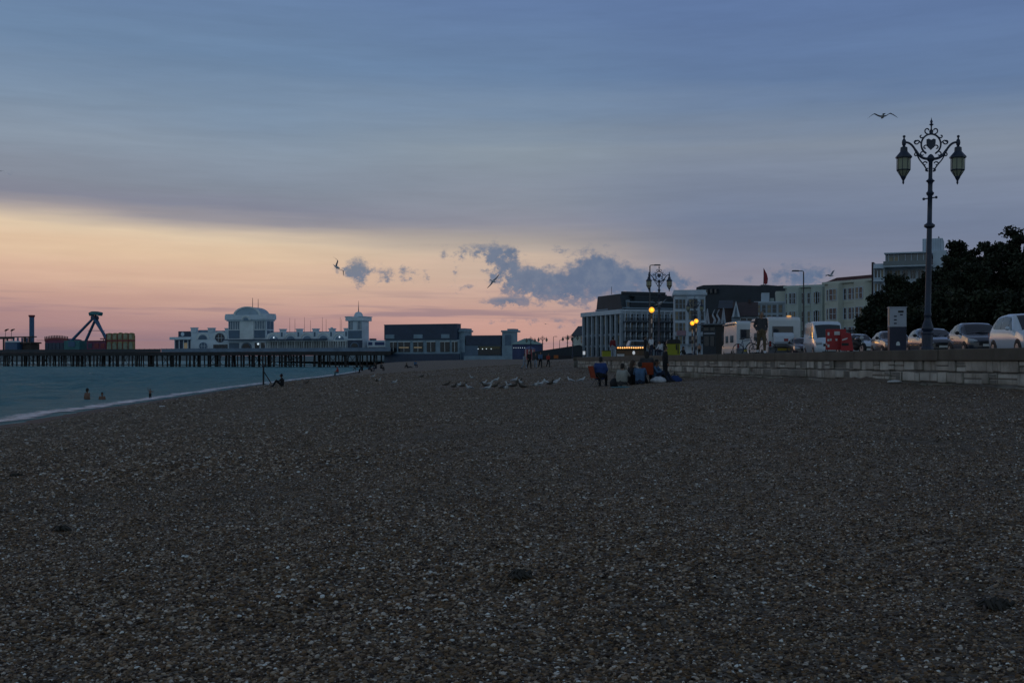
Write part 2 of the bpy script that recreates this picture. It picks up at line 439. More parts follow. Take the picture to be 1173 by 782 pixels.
# ---------------------------------------------------------------- sea
def sea_material():
    m = bpy.data.materials.new('sea_water'); m.use_nodes = True; nt = m.node_tree; B = NB(nt); p = nt.nodes['Principled BSDF']
    g = B.n('ShaderNodeNewGeometry'); pos = g.outputs['Position']
    p.inputs['Base Color'].default_value = (0.115, 0.36, 0.40, 1)
    p.inputs['Roughness'].default_value = 0.30; p.inputs['Specular IOR Level'].default_value = 0.055
    p.inputs['IOR'].default_value = 1.333
    mp = B.n('ShaderNodeMapping'); B.put(mp.inputs[0], pos); mp.inputs['Scale'].default_value = (0.45, 1.0, 1.0); mp.inputs['Rotation'].default_value = (0, 0, R(14))
    a = B.noise(mp.outputs[0], 0.5, 6, 0.62, 0.3); c = B.noise(mp.outputs[0], 2.6, 5, 0.6, 0.2)
    h = B.m('ADD', B.m('MULTIPLY', a, 1.0), B.m('MULTIPLY', c, 0.75))
    b = B.n('ShaderNodeBump'); b.inputs['Strength'].default_value = 1.0; b.inputs['Distance'].default_value = 2.2
    B.put(b.inputs['Height'], h); nt.links.new(b.outputs[0], p.inputs['Normal'])
    # thin flecks of foam drifting on the crests
    fl = B.noise(mp.outputs[0], 1.6, 6, 0.7, 0.6); fb = B.noise(pos, 0.06, 3, 0.5)
    fm = B.m('MULTIPLY', B.smooth(fl, 0.70, 0.78), B.smooth(fb, 0.45, 0.62))
    tone = B.mix(B.smooth(a, 0.35, 0.68), (0.125, 0.33, 0.37, 1), (0.19, 0.43, 0.46, 1))
    B.put(p.inputs['Base Color'], B.mix(B.m('MULTIPLY', fm, 0.55), tone, (0.6, 0.64, 0.66, 1)))
    p.inputs['Specular IOR Level'].default_value = 0.0
    df = B.n('ShaderNodeBsdfDiffuse'); B.put(df.inputs['Color'], p.inputs['Base Color'].links[0].from_socket); nt.links.new(b.outputs[0], df.inputs['Normal'])
    gl = B.n('ShaderNodeBsdfGlossy'); gl.inputs['Color'].default_value = (0.72, 0.86, 0.92, 1); gl.inputs['Roughness'].default_value = 0.30; nt.links.new(b.outputs[0], gl.inputs['Normal'])
    lw = B.n('ShaderNodeLayerWeight'); lw.inputs['Blend'].default_value = 0.35; nt.links.new(b.outputs[0], lw.inputs['Normal'])
    mx = B.n('ShaderNodeMixShader'); B.put(mx.inputs[0], B.m('MULTIPLY', lw.outputs['Fresnel'], 0.66)); nt.links.new(df.outputs[0], mx.inputs[1]); nt.links.new(gl.outputs[0], mx.inputs[2])
    out = [n for n in nt.nodes if n.type == 'OUTPUT_MATERIAL'][0]; nt.links.new(mx.outputs[0], out.inputs['Surface']); nt.nodes.remove(p)
    return m
M_SEA = sea_material()
_wd = [(RNG.uniform(-0.6, 0.6) + 1.15, RNG.uniform(0.5, 3.4), RNG.uniform(0, 6.28)) for _ in range(26)]
def sea_z(X, Y):
    d = shore_x(min(Y, 465)) - X
    amp = min(1.0, max(0.12, d / 14.0)) * min(1.0, max(0.0, (650 - Y) / 300.0))
    z = 0.0
    for a, k, ph in _wd:
        z += math.sin((X * math.cos(a) + Y * math.sin(a)) * k + ph) * 0.058 / (0.4 + k)
    return z * amp
ys2 = list(np.concatenate([np.arange(-30, 20, 5.0), np.arange(20, 110, 0.28), np.arange(110, 330, 0.8), np.arange(330, 660, 12), [800, 1200, 2000, 4000, 8000]]))
def sea_row(Y):
    s = shore_x(min(Y, 465)) + 1.2
    if Y > 470: s += 10
    return list(np.concatenate([[-8000 - Y, -1500 - Y * .2, -600 - Y * .2], np.linspace(s - 60 - Y * 0.55, s - 30, 60), np.linspace(s - 29.6, s, 62)]))
sea = sheet('sea', sea_row, ys2, sea_z, M_SEA)

# the island shore across the strait; haze is put into its grey-blue colour
hb = MB(); hp = [(-9000, -3)]
for i in range(140):
    x = -9000 + i * 68
    hp.append((x, max(0, 36 + 12 * noise.noise(Vector((x * .0009, 1, 0))) + 5 * noise.noise(Vector((x * .006, 4, 0))))))
hp.append((hp[-1][0] + 60, -3))
hb.prism(hp, 7000, 7600)
tag(hb.build('far_island_hills', mat('far_island_haze_tint', (0.20, 0.24, 0.27), .95, .15, .002)), kind='structure')

# foam left by the spent waves along the tide line
def foam_material():
    m = bpy.data.materials.new('sea_foam'); m.use_nodes = True; nt = m.node_tree; B = NB(nt); p = nt.nodes['Principled BSDF']
    g = B.n('ShaderNodeNewGeometry'); pos = g.outputs['Position']
    a = B.noise(pos, 0.8, 6, 0.65); b = B.noise(pos, 5.0, 5, 0.7)
    at = B.n('ShaderNodeAttribute', attribute_name='edge'); 
    f = B.m('ADD', B.m('ADD', B.m('MULTIPLY', a, 1.3), B.m('MULTIPLY', b, 0.5)), at.outputs['Fac'])
    p.inputs['Base Color'].default_value = (0.70, 0.70, 0.74, 1); p.inputs['Roughness'].default_value = 0.5
    B.put(p.inputs['Alpha'], B.smooth(f, 1.14, 1.62))
    return m
M_FOAM = foam_material()
def foam_strip(name, y0, y1, dy, off0, off1, zlift, n=9, kind='stuff', hump=0.0):
    V, Fc, A = [], [], []
    yy = np.arange(y0, y1, dy)
    for Y in yy:
        wv = 0.9 * noise.noise(Vector((Y * 0.11, 3.3, 0))) + 0.35 * noise.noise(Vector((Y * 0.5, 1.3, 0)))
        for i in range(n):
            t = i / (n - 1); x = shore_x(Y) + off0 + (off1 - off0) * t + wv * (0.6)
            z = max(gz(x, Y), sea_z(x, Y) + 0.02) + zlift
            if hump: z += hump * math.sin(PI * t) ** 2 * max(0.0, 0.55 + noise.noise(Vector((Y * 0.23, 7.0, 0))))
            V.append((x, Y, z)); A.append(0.75 * math.sin(PI * min(1, t * 1.25)) ** 0.7 * (0.6 + 0.5 * t))
    m_ = len(yy)
    for j in range(m_ - 1):
        for i in range(n - 1):
            a = j * n + i; Fc.append((a, a + 1, a + 1 + n, a + n))
    me = bpy.data.meshes.new(name); me.from_pydata(V, [], Fc); me.materials.append(M_FOAM)
    at = me.attributes.new('edge', 'FLOAT', 'POINT'); at.data.foreach_set('value', A)
    me.polygons.foreach_set('use_smooth', [True] * len(Fc))
    o = bpy.data.objects.new(name, me); COL.objects.link(o); tag(o, None, None, None, kind)
    return o
foam_strip('foam', 18, 300, 0.5, -2.1, 0.5, 0.018, 13)
foam_strip('breaking_wave', 32, 49, 0.2, -4.3, -3.0, 0.03, 13, 'stuff', 0.36)

# ---------------------------------------------------------------- loose pebbles of the near beach (stuff, geometry-node instances)
def pebble_material():
    m = bpy.data.materials.new('pebble_stone'); m.use_nodes = True; nt = m.node_tree; B = NB(nt); p = nt.nodes['Principled BSDF']
    at = B.n('ShaderNodeAttribute', attribute_name='tint', attribute_type='INSTANCER')
    g = B.n('ShaderNodeTexCoord'); nz = B.noise(g.outputs['Object'], 2.2, 4, 0.6)
    B.put(p.inputs['Base Color'], B.mix(B.m('MULTIPLY', B.smooth(nz, 0.45, 0.75), 0.45), at.outputs['Color'], (0.05, 0.042, 0.034, 1)))
    p.inputs['Roughness'].default_value = 0.62; p.inputs['Specular IOR Level'].default_value = 0.28
    return m
def scatter_pebbles():
    pts, scl, rot, tint = [], [], [], []
    pal = np.array([(0.036, 0.020, 0.011), (0.085, 0.049, 0.024), (0.149, 0.086, 0.041), (0.207, 0.114, 0.050), (0.202, 0.129, 0.070), (0.297, 0.196, 0.119), (0.451, 0.343, 0.249), (0.641, 0.559, 0.477), (0.800, 0.800, 0.750)])
    pr = np.array([.21, .15, .12, .105, .105, .125, .11, .057, .018])
    # rows of depth: (near, far, stones per m2, mean radius)
    bands = [(2.6, 6.5, 4200, 0.0055), (6.5, 10, 2500, 0.0068), (10, 15, 1350, 0.0087), (15, 23, 620, 0.0110), (23, 36, 300, 0.0140), (36, 58, 110, 0.019), (58, 95, 24, 0.028), (95, 140, 7, 0.036)]
    for y0, y1, den, rad in bands:
        hw0, hw1 = 0.50 * y0 + 3.4, 0.50 * y1 + 3.4
        n = int((hw0 + hw1) * (y1 - y0) * den)
        yy = RNG.uniform(y0, y1, n); xx = RNG.uniform(-1, 1, n) * (0.50 * yy + 3.4)
        big = RNG.lognormal(0, 0.42, n)
        ci = RNG.choice(len(pal), n, p=pr); jit = RNG.uniform(0.75, 1.25, n)
        for i in range(n):
            x, y = xx[i], yy[i]
            if x < shore_x(y) + 1.6 or x > edge_x(y) - 0.25: continue
            z = gz(x, y); sort_ = noise.noise(Vector((x * .16 + 3.1, y * .16, 4.4))) - .05 * x; s = rad * min(big[i], 2.4) * (1.0 + .55 * max(-.5, min(1.0, sort_ * 1.3)))
            pts.append((x, y, z + s * 0.12)); scl.append((s, s * RNG.uniform(0.6, 0.95), s * RNG.uniform(0.38, 0.7)))
            rot.append((RNG.normal(0, 0.3), RNG.normal(0, 0.3), RNG.uniform(0, 6.28)))
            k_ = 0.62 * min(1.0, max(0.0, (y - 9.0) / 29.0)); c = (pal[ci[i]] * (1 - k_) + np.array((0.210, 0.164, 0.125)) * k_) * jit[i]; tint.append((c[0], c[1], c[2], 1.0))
    me = bpy.data.meshes.new('pebbles'); me.from_pydata(pts, [], [])
    for nm, ty, dat, k in (('scl', 'FLOAT_VECTOR', scl, 'vector'), ('rot', 'FLOAT_VECTOR', rot, 'vector'), ('tint', 'FLOAT_COLOR', tint, 'color')):
        a = me.attributes.new(nm, ty, 'POINT'); a.data.foreach_set(k, np.array(dat, dtype=np.float32).ravel())
    o = bpy.data.objects.new('pebbles', me); COL.objects.link(o); o['kind'] = 'stuff'
    gn = bpy.data.node_groups.new('pebble_scatter', 'GeometryNodeTree')
    gn.interface.new_socket('Geometry', in_out='INPUT', socket_type='NodeSocketGeometry')
    gn.interface.new_socket('Geometry', in_out='OUTPUT', socket_type='NodeSocketGeometry')
    N, L = gn.nodes.new, gn.links.new
    gi, go = N('NodeGroupInput'), N('NodeGroupOutput')
    join = N('GeometryNodeJoinGeometry')
    mp_ = pebble_material()
    for k in range(5):
        ico = N('GeometryNodeMeshIcoSphere'); ico.inputs['Radius'].default_value = 1.0; ico.inputs['Subdivisions'].default_value = 3
        nz = N('ShaderNodeTexNoise'); nz.noise_dimensions = '4D'; nz.inputs['Scale'].default_value = 0.9; nz.inputs['W'].default_value = 3.7 * k + 1; nz.inputs['Detail'].default_value = 2.0
        sub = N('ShaderNodeVectorMath'); sub.operation = 'SUBTRACT'; sub.inputs[1].default_value = (0.5, 0.5, 0.5)
        sc_ = N('ShaderNodeVectorMath'); sc_.operation = 'SCALE'; sc_.inputs['Scale'].default_value = 1.3
        sp = N('GeometryNodeSetPosition'); sm = N('GeometryNodeSetShadeSmooth'); st = N('GeometryNodeSetMaterial'); st.inputs['Material'].default_value = mp_
        gtoi = N('GeometryNodeGeometryToInstance')
        L(nz.outputs['Color'], sub.inputs[0]); L(sub.outputs[0], sc_.inputs[0])
        L(ico.outputs[0], sp.inputs['Geometry']); L(sc_.outputs[0], sp.inputs['Offset']); L(sp.outputs[0], sm.inputs[0]); L(sm.outputs[0], st.inputs[0]); L(st.outputs[0], gtoi.inputs[0])
        L(gtoi.outputs[0], join.inputs[0])
    iop = N('GeometryNodeInstanceOnPoints'); iop.inputs['Pick Instance'].default_value = True
    def attr(nm, ty):
        a = N('GeometryNodeInputNamedAttribute'); a.data_type = ty; a.inputs['Name'].default_value = nm; return a.outputs[0]
    rv = N('FunctionNodeRandomValue'); rv.data_type = 'INT'
    rv.inputs[4].default_value = 0; rv.inputs[5].default_value = 4
    L(rv.outputs[2], iop.inputs['Instance Index'])
    L(gi.outputs[0], iop.inputs['Points']); L(join.outputs[0], iop.inputs['Instance'])
    e2r = N('FunctionNodeEulerToRotation'); L(attr('rot', 'FLOAT_VECTOR'), e2r.inputs[0])
    L(e2r.outputs[0], iop.inputs['Rotation']); L(attr('scl', 'FLOAT_VECTOR'), iop.inputs['Scale'])
    L(iop.outputs[0], go.inputs[0])
    md = o.modifiers.new('scatter', 'NODES'); md.node_group = gn
    print('pebbles:', len(pts))
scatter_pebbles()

# ================================================================ sea wall
M_STONE = mat('wall_stone', (0.36, 0.33, 0.285), 0.85, 0.45, 0.9, 0.5)
M_STONE_B = mat('wall_stone_pale', (0.50, 0.48, 0.43), 0.85, 0.34, 1.0, 0.5)
M_STONE_C = mat('wall_stone_dark', (0.20, 0.19, 0.17), 0.9, 0.35, 1.2, 0.5)
M_MORTAR = mat('wall_core', (0.15, 0.145, 0.135), 0.95, 0.3, 3)
M_COPE = mat('coping_concrete', (0.115, 0.098, 0.078), 0.9, 0.3, 0.9, 0.5)
wall = thing('sea_wall', (wall_x(0), 0, EYE), 'long pale stone block sea wall with a smooth concrete coping along the shingle', 'wall', rz=math.atan2(1, -0.0867))
# local x runs along the wall away from the viewer, local y points to the beach
WL = math.hypot(1, 0.0867)
def _stain(m):                                          # damp streaks and algae near the shingle
    B = NB(m.node_tree); p = m.node_tree.nodes['Principled BSDF']; old = p.inputs['Base Color'].links[0].from_socket
    t = B.n('ShaderNodeTexCoord'); sp = B.n('ShaderNodeSeparateXYZ'); B.put(sp.inputs[0], t.outputs['Object'])
    mp = B.n('ShaderNodeMapping'); B.put(mp.inputs[0], t.outputs['Object']); mp.inputs['Scale'].default_value = (2.2, 2.2, 0.5)
    st = B.noise(mp.outputs[0], 1.0, 5, 0.65); big = B.noise(t.outputs['Object'], 0.35, 4, 0.6)
    c = B.mix(B.m('MULTIPLY', B.smooth(st, 0.50, 0.70), 0.62), old, (0.085, 0.075, 0.055, 1))
    c = B.mix(B.m('MULTIPLY', B.smooth(big, 0.5, 0.68), 0.4), c, (0.12, 0.115, 0.095, 1))
    lowz = B.m('ADD', sp.outputs[2], B.m('MULTIPLY', B.m('SUBTRACT', st, 0.5), 0.7))
    B.put(p.inputs['Base Color'], B.mix(B.m('MULTIPLY', B.smooth(lowz, -0.42, -0.80), 0.6), c, (0.075, 0.085, 0.05, 1)))
for _m in (M_STONE, M_STONE_B, M_STONE_C, M_COPE): _stain(_m)
def make_wall():
    rs = random.Random(5)
    x0, x1 = -8 * WL, WEND * WL
    core = MB(); core.bb(x0, x1, -0.42, -0.05, -1.9, -0.001, 0); core.build('wall_core', M_MORTAR, wall)
    b = MB()
    rows = [(-0.005, -0.30), (-0.305, -0.61), (-0.615, -0.90), (-0.905, -1.5)]
    for zt, zb in rows:
        x = x0 + rs.uniform(0, .5)
        while x < x1 - 1.4:
            w = rs.choice([0.36, 0.48, 0.6, 0.78, 1.05]) * rs.uniform(0.85, 1.15)
            m = rs.choices([0, 1, 2], [5, 3, 2.4])[0]
            pro = rs.uniform(-0.035, 0.045)
            za, zc = zt - rs.uniform(0, .03) * (zt < -.01), zb + rs.uniform(0.0, .04)
            if rs.random() < 0.12:                     # a pair of thin stones in place of one
                zm = (za + zc) / 2
                b.bb(x + .008, x + w - .008, -0.10, pro, za, zm + .008, m); b.bb(x + .008, x + w - .008, -0.10, pro - .01, zm - .008, zc, rs.choice([0, 1, 2]))
            else: b.bb(x + .008, x + w - .008, -0.10, pro, za, zc, m)
            x += w
    b.build('stone_face', [M_STONE, M_STONE_B, M_STONE_C], wall, bevel=0.03)
    c = MB(); x = x0
    while x < x1 - 1:
        w = min(rs.uniform(2.6, 3.2), x1 - x)
        c.bb(x + .006, x + w - .006, -0.47, 0.085 + rs.uniform(-.012, .012), 0.001, 0.305 + rs.uniform(-.004, .006)); x += w
    c.build('coping', M_COPE, wall, bevel=0.03)
make_wall()
# the wall turns inland where the promenade narrows
ret = thing('wall_return', (wall_x(WEND), WEND, EYE), 'short dark end wall where the promenade steps back from the beach', 'wall')
b = MB(); b.bb(-0.2, 9, 0.02, 0.5, -1.4, 0.0); b.build('stone_face', M_STONE_C, ret)
b = MB(); b.bb(-0.25, 9, 0.0, 0.55, 0.002, 0.30); b.build('coping', M_COPE, ret, bevel=0.03)

# ================================================================ ornate lamp standards
M_IRON = mat('lamp_blue_iron', (0.020, 0.032, 0.062), 0.42, 0.25, 3, 0.1)
M_LGLASS = mat('lantern_glass', (0.62, 0.64, 0.48), 0.35, 0.12, 3)
def _frost(m):                                          # frosted panes let the sky behind shine through
    nt = m.node_tree; tr = nt.nodes.new('ShaderNodeBsdfTranslucent'); tr.inputs[0].default_value = (0.56, 0.60, 0.45, 1)
    mx = nt.nodes.new('ShaderNodeMixShader'); mx.inputs[0].default_value = 0.55
    out = [n for n in nt.nodes if n.type == 'OUTPUT_MATERIAL'][0]
    nt.links.new(nt.nodes['Principled BSDF'].outputs[0], mx.inputs[1]); nt.links.new(tr.outputs[0], mx.inputs[2]); nt.links.new(mx.outputs[0], out.inputs[0])
_frost(M_LGLASS)
def curl(cx, cz, r0, a0, a1, r1, n=14):
    return [(cx + (r0 + (r1 - r0) * i / n) * math.cos(a0 + (a1 - a0) * i / n), 0, cz + (r0 + (r1 - r0) * i / n) * math.sin(a0 + (a1 - a0) * i / n)) for i in range(n + 1)]
def bez(p0, p1, p2, p3, n=12):
    o = []
    for i in range(n + 1):
        t = i / n; u = 1 - t
        o.append(tuple(u ** 3 * a + 3 * u * u * t * b_ + 3 * u * t * t * c + t ** 3 * d for a, b_, c, d in zip(p0, p1, p2, p3)))
    return o
def make_ornate_lamp(loc, label, group):
    t = thing('ornate_street_lamp', loc, label, 'street lamp', group)
    b = MB(); b.lathe([(.245, 0), (.245, .10), (.205, .13), (.205, .60), (.235, .63), (.235, .70), (.17, .74)], 8, rot=PI / 8); b.build('plinth', M_IRON, t, bevel=0.008)
    b = MB(); b.lathe([(.17, .741), (.225, .80), (.225, .86), (.20, .95), (.135, 1.16), (.12, 1.3), (.14, 1.33), (.14, 1.42), (.118, 1.45), (.112, 2.6), (.098, 4.72), (.135, 4.74), (.205, 4.79), (.205, 4.86), (.13, 4.91),
                       (.092, 4.95), (.088, 5.98), (.105, 6.0), (.14, 6.05), (.15, 6.1), (.10, 6.15), (.088, 6.2), (.088, 6.42), (.10, 6.5), (.17, 6.56), (.10, 6.62), (.075, 6.66), (.075, 7.3), (.13, 7.36), (.15, 7.45), (.08, 7.56), (.03, 7.6)], 12)
    b.build('post', M_IRON, t, smooth=0.8)
    b = MB(); b.tube([(-.23, 0, 5.86), (.23, 0, 5.93)], .025, 8)
    for s in (-1, 1): b.ball((s * .23, 0, 5.895 + s * .035), .055, 8, 6)
    b.build('ladder_bar', M_IRON, t, smooth=1)
    b = MB()                                             # the wrought scrollwork round the shield
    b.tube([(.36 * math.cos(a), 0, 7.98 + .40 * math.sin(a)) for a in np.linspace(-0.35 * PI, 1.35 * PI, 30)], .036, 6)
    b.tube([(.055 * math.cos(a) + 0, 0, 8.47 + .075 * math.sin(a)) for a in np.linspace(0, 2 * PI, 12)], .024, 6)
    b.tube([(.0, 0, 8.38), (0, 0, 8.9)], .028, 6)
    for s in (-1, 1):
        for cv in (curl(.13, 8.52, .14, -PI / 2, PI * 0.95, .03), curl(.30, 7.60, .13, PI * .9, -PI * .8, .03), curl(.55, 8.08, .11, -PI, PI * .9, .03), curl(.22, 7.22, .10, PI * .9, -PI * .8, .025),
                   curl(.20, 7.86, .11, PI, -PI * .6, .03), curl(.36, 8.30, .08, -PI * .8, PI * .6, .02), curl(.54, 7.58, .08, PI * .6, -PI * 1.1, .02), curl(.13, 6.98, .07, PI * .7, -PI * .9, .02)):
            b.tube([(s * x, y, z) for x, y, z in cv], .026, 6)
        b.tube([(s * x, y, z) for x, y, z in bez((.52, 0, 7.62), (.42, 0, 7.3), (.28, 0, 7.3), (.10, 0, 6.92))], .027, 6)
        b.tube([(s * x, y, z) for x, y, z in bez((.36, 0, 8.0), (.45, 0, 8.15), (.52, 0, 8.2), (.62, 0, 8.02))], .024, 6)
    b.build('scrollwork', M_IRON, t, smooth=1)
    b = MB(); b.prism([(-.17, 8.17), (-.09, 8.20), (0, 8.15), (.09, 8.20), (.17, 8.17), (.165, 8.0), (.10, 7.86), (0, 7.76), (-.10, 7.86), (-.165, 8.0)], -.03, .03); b.build('shield', M_IRON, t, bevel=0.008)
    b = MB(); b.lathe([(.02, 8.68), (.05, 8.72), (.09, 8.75), (.03, 8.79), (.055, 8.86), (.02, 8.93), (.004, 9.02)], 8); b.build('finial', M_IRON, t, smooth=1)
    for s in (-1, 1):
        b = MB(); b.tube([(s * x, y, z) for x, y, z in bez((.06, 0, 7.42), (.62, 0, 7.38), (.52, 0, 8.10), (1.0, 0, 8.06), 18)], [.052] * 10 + [.042] * 9, 8)
        b.lathe([(.03, 7.88), (.07, 7.96), (.085, 8.05), (.07, 8.14), (.03, 8.2), (.03, 8.24), (.055, 8.27), (.055, 8.31), (.01, 8.34)], 10, (s * 1.0, 0, 0))
        arm = b.build('arm', M_IRON, t, smooth=1)
        b = MB(); b.lathe([(.05, 7.9), (.13, 7.86), (.14, 7.70), (.19, 7.64), (.31, 7.50), (.31, 7.45), (.27, 7.44), (.25, 7.43)], 8, (s * 1.0, 0, 0), rot=PI / 8)
        b.lathe([(.245, 7.0), (.265, 6.98), (.245, 6.96)], 8, (s * 1.0, 0, 0), rot=PI / 8)
        for k in range(8):
            a = PI / 8 + k * PI / 4; c, d = math.cos(a), math.sin(a)
            b.tube([(s + .255 * c, .255 * d, 7.45), (s + .25 * c, .25 * d, 6.98), (s + .09 * c, .09 * d, 6.72)], .014, 4)
        b.lathe([(.10, 6.75), (.11, 6.71), (.05, 6.60), (.03, 6.55), (.045, 6.51), (.03, 6.46), (.005, 6.42)], 8, (s * 1.0, 0, 0))
        lan = b.build('lantern', M_IRON, t, bevel=0.004)
        b = MB(); b.lathe([(.235, 7.44), (.235, 6.99), (.085, 6.73)], 8, (s * 1.0, 0, 0), rot=PI / 8); b.build('glass', M_LGLASS, lan)
    return t
GL = 'ornate twin-lantern lamp standards along the seafront'
l0 = make_ornate_lamp((PX(1062, 33.2), 33.2, PROM), 'tall blue ornate lamp standard with two lanterns, nearest on the right above the sea wall', GL)
l0.scale = (.765, .765, .752); l0.rotation_euler = (0, R(1.05), R(-6))
l1 = dup(l0, (PX(755, 84.5), 84.5, PROM), 0, 'ornate twin-lantern lamp standard on the promenade in front of the long hotel', GL); l1.rotation_euler = (0, 0, R(4))
l2 = dup(l0, (PX(796, 124), 124, PROM), R(8), 'distant ornate lamp standard before the white hotel corner, behind the paired amber beacons', GL)
for px, py, D, lab in ((608, 385, 265, 'tiny far ornate lamp standard above the striped kiosk'), (621.5, 384, 272, 'tiny far ornate lamp standard just right of the green marquee roof'), (650, 383, 250, 'tiny far ornate lamp standard over the dark bank'), (656, 381.5, 232, 'tiny far ornate lamp standard beside the small gabled house')):
    o = dup(l0, (PX(px, D), D, PROM + .1), R(random.uniform(-20, 20)), lab, GL); o.rotation_euler = (0, 0, R(random.uniform(-20, 20))); o.scale = (1, 1, ((CY - py) * D / F - 0.40) / 9.02)

# plain column lights
M_GALV = mat('galvanised_steel', (0.07, 0.075, 0.085), 0.5, 0.15, 4, 0, 0.3)
def make_column_light(loc, h, arm, label, rz=0.0):
    t = thing('street_light', loc, label, 'street light', 'plain column street lights', rz)
    b = MB(); b.lathe([(.13, 0), (.13, 1.3), (.09, 1.45), (.075, h * .6), (.06, h)], 12); b.build('column', M_GALV, t, smooth=0.9)
    b = MB(); b.tube([(0, 0, h - .02), (0.02, 0, h + .08), (arm * .3, 0, h + .11), (arm, 0, h + .13)], .045, 8); b.build('arm', M_GALV, t, smooth=1)
    b = MB(); b.box((arm + .25, 0, h + .13), (.75, .28, .13), top=(.8, .7)); b.build('lamp_head', M_GALV, t, bevel=.03)
    return t
make_column_light((PX(744.5, 123), 123, PROM), 9.9, .55, 'tall plain column light with a short arm, close beside the middle ornate lamp')
make_column_light((PX(920.5, 112), 112, PROM), 8.4, .55, 'plain column light with its arm to the left above the motorhome', PI)
for px, py, D in ((634, 385, 300), (641, 389, 320)):
    make_column_light((PX(px, D), D, PROM), (CY - py) * D / F - .5, .4, 'thin far column light over the dark bank, ' + ('taller of two' if px < 640 else 'shorter of two'))

# belisha beacons at the crossing
M_BW_B = mat('beacon_black', (0.02, 0.02, 0.022), 0.5); M_BW_W = mat('beacon_white', (0.34, 0.34, 0.36), 0.5)
M_AMBER = mat('amber_globe', (0.9, 0.45, 0.05), 0.4, 0, emit=(1.0, 0.40, 0.03), emit_s=1.0)
def make_beacon(loc, h, label):
    t = thing('crossing_beacon', loc, label, 'crossing beacon', 'amber crossing beacons')
    b = MB(); n = 9
    for k in range(n): b.lathe([(.06, h * k / n), (.06, h * (k + 1) / n - .001)], 10, m=k % 2)
    b.build('striped_post', [M_BW_B, M_BW_W], t, smooth=0.9)
    b = MB(); b.lathe([(.06, h), (.11, h + .03), (.05, h + .06)], 10); b.build('collar', M_BW_B, t)
    b = MB(); b.ball((0, 0, h + .30), .20, 16, 12); g = b.build('globe', M_AMBER, t, smooth=1)
    ld = bpy.data.lights.new('beacon_glow', 'POINT'); ld.energy = 16; ld.color = (1, .5, .08); ld.shadow_soft_size = .3
    lo = bpy.data.objects.new('beacon_glow', ld); COL.objects.link(lo); lo.parent = t; lo.location = (0, -0.45, h + .30)
    return t
make_beacon((PX(746.5, 82), 82, PROM), 3.05, 'lone glowing amber beacon on a black and white post near the lamp standard')
make_beacon((PX(793, 104), 104, PROM), 2.82, 'glowing amber beacon, left and lower of the close pair')
make_beacon((PX(797.5, 103), 103, PROM), 2.98, 'glowing amber beacon, right and higher of the close pair')

# ================================================================ pier
AX, AY, BXp, BYp = PX(0, 480), 480.0, PX(440, 410), 410.0
PANG = math.atan2(BYp - AY, BXp - AX)
def plx(px, d=0.0):
    """distance along the pier line at which a photo column crosses it"""
    k = (px - CX) / F; dx, dy = BXp - AX, BYp - AY
    L_ = math.hypot(dx, dy); ax0, ay0 = AX - d * dy / L_, AY + d * dx / L_
    s = (k * ay0 - ax0) / (dx - k * dy)
    return s * math.hypot(dx, dy)
def pd(px):
    return AY + plx(px) / math.hypot(BXp - AX, BYp - AY) * (BYp - AY)
SPX = 0.331
DECK = 5.75
def pz(py, px=310): return EYE + (CY - py) * pd(px) / F
M_PIERWOOD = mat('pier_dark_timber', (0.030, 0.030, 0.032), 0.8, 0.35, 0.6)
M_PIERRAIL = mat('pier_rail_blue', (0.16, 0.22, 0.30), 0.6, 0.2, 0.4)
M_PWHITE = mat('pavilion_white', (0.60, 0.70, 0.78), 0.6, 0.14, 0.25)
M_PWHITE2 = mat('pavilion_cream', (0.66, 0.72, 0.74), 0.6, 0.14, 0.3)
M_PBLUE = mat('pavilion_blue_roof', (0.15, 0.24, 0.34), 0.5, 0.18, 0.4)
M_PNAVY = mat('pavilion_navy', (0.026, 0.048, 0.095), 0.45, 0.2, 0.5)
M_PLOUV = mat('pavilion_blue_panel', (0.09, 0.155, 0.235), 0.5, 0.15, 0.6)
M_DGLASS = mat('dark_window_glass', (0.016, 0.022, 0.030), 0.12, 0.2, 1, spec=0.7)
M_LIT = mat('lit_interior', (0.4, 0.33, 0.22), 0.6, 0.5, 0.8, emit=(1.0, 0.70, 0.36), emit_s=0.06)
M_SMALLAMP = mat('small_white_lamp', (0.9, 0.95, 1.0), 0.4, 0, emit=(0.75, 0.9, 1.0), emit_s=0.75)

pier = thing('pier', (AX, AY, 0), 'long low seaside pier on dark timber piles over the grey-blue water', 'pier', rz=PANG)
XL0, XL1 = plx(-40), plx(452)
b = MB(); b.bb(XL0, XL1, -3.0, 26, DECK - .45, DECK); b.bb(XL0, XL1, -3.1, -2.6, DECK - 1.35, DECK - .46); b.bb(XL0, XL1, 22, 22.4, DECK - 1.3, DECK - .46)
x = XL0
while x < XL1: b.bb(x, x + .3, -2.55, 21.9, DECK - 1.1, DECK - .46); x += 2.4
b.build('deck', M_PIERWOOD, pier)
def pile_mesh():
    q = MB(); q.tube([(0, 0, -2.4), (0, 0, DECK - 1.0)], .30, 8); return q
p0 = pile_mesh().build('pile', M_PIERWOOD, pier, loc=(XL0 + 1, -2.2, 0))
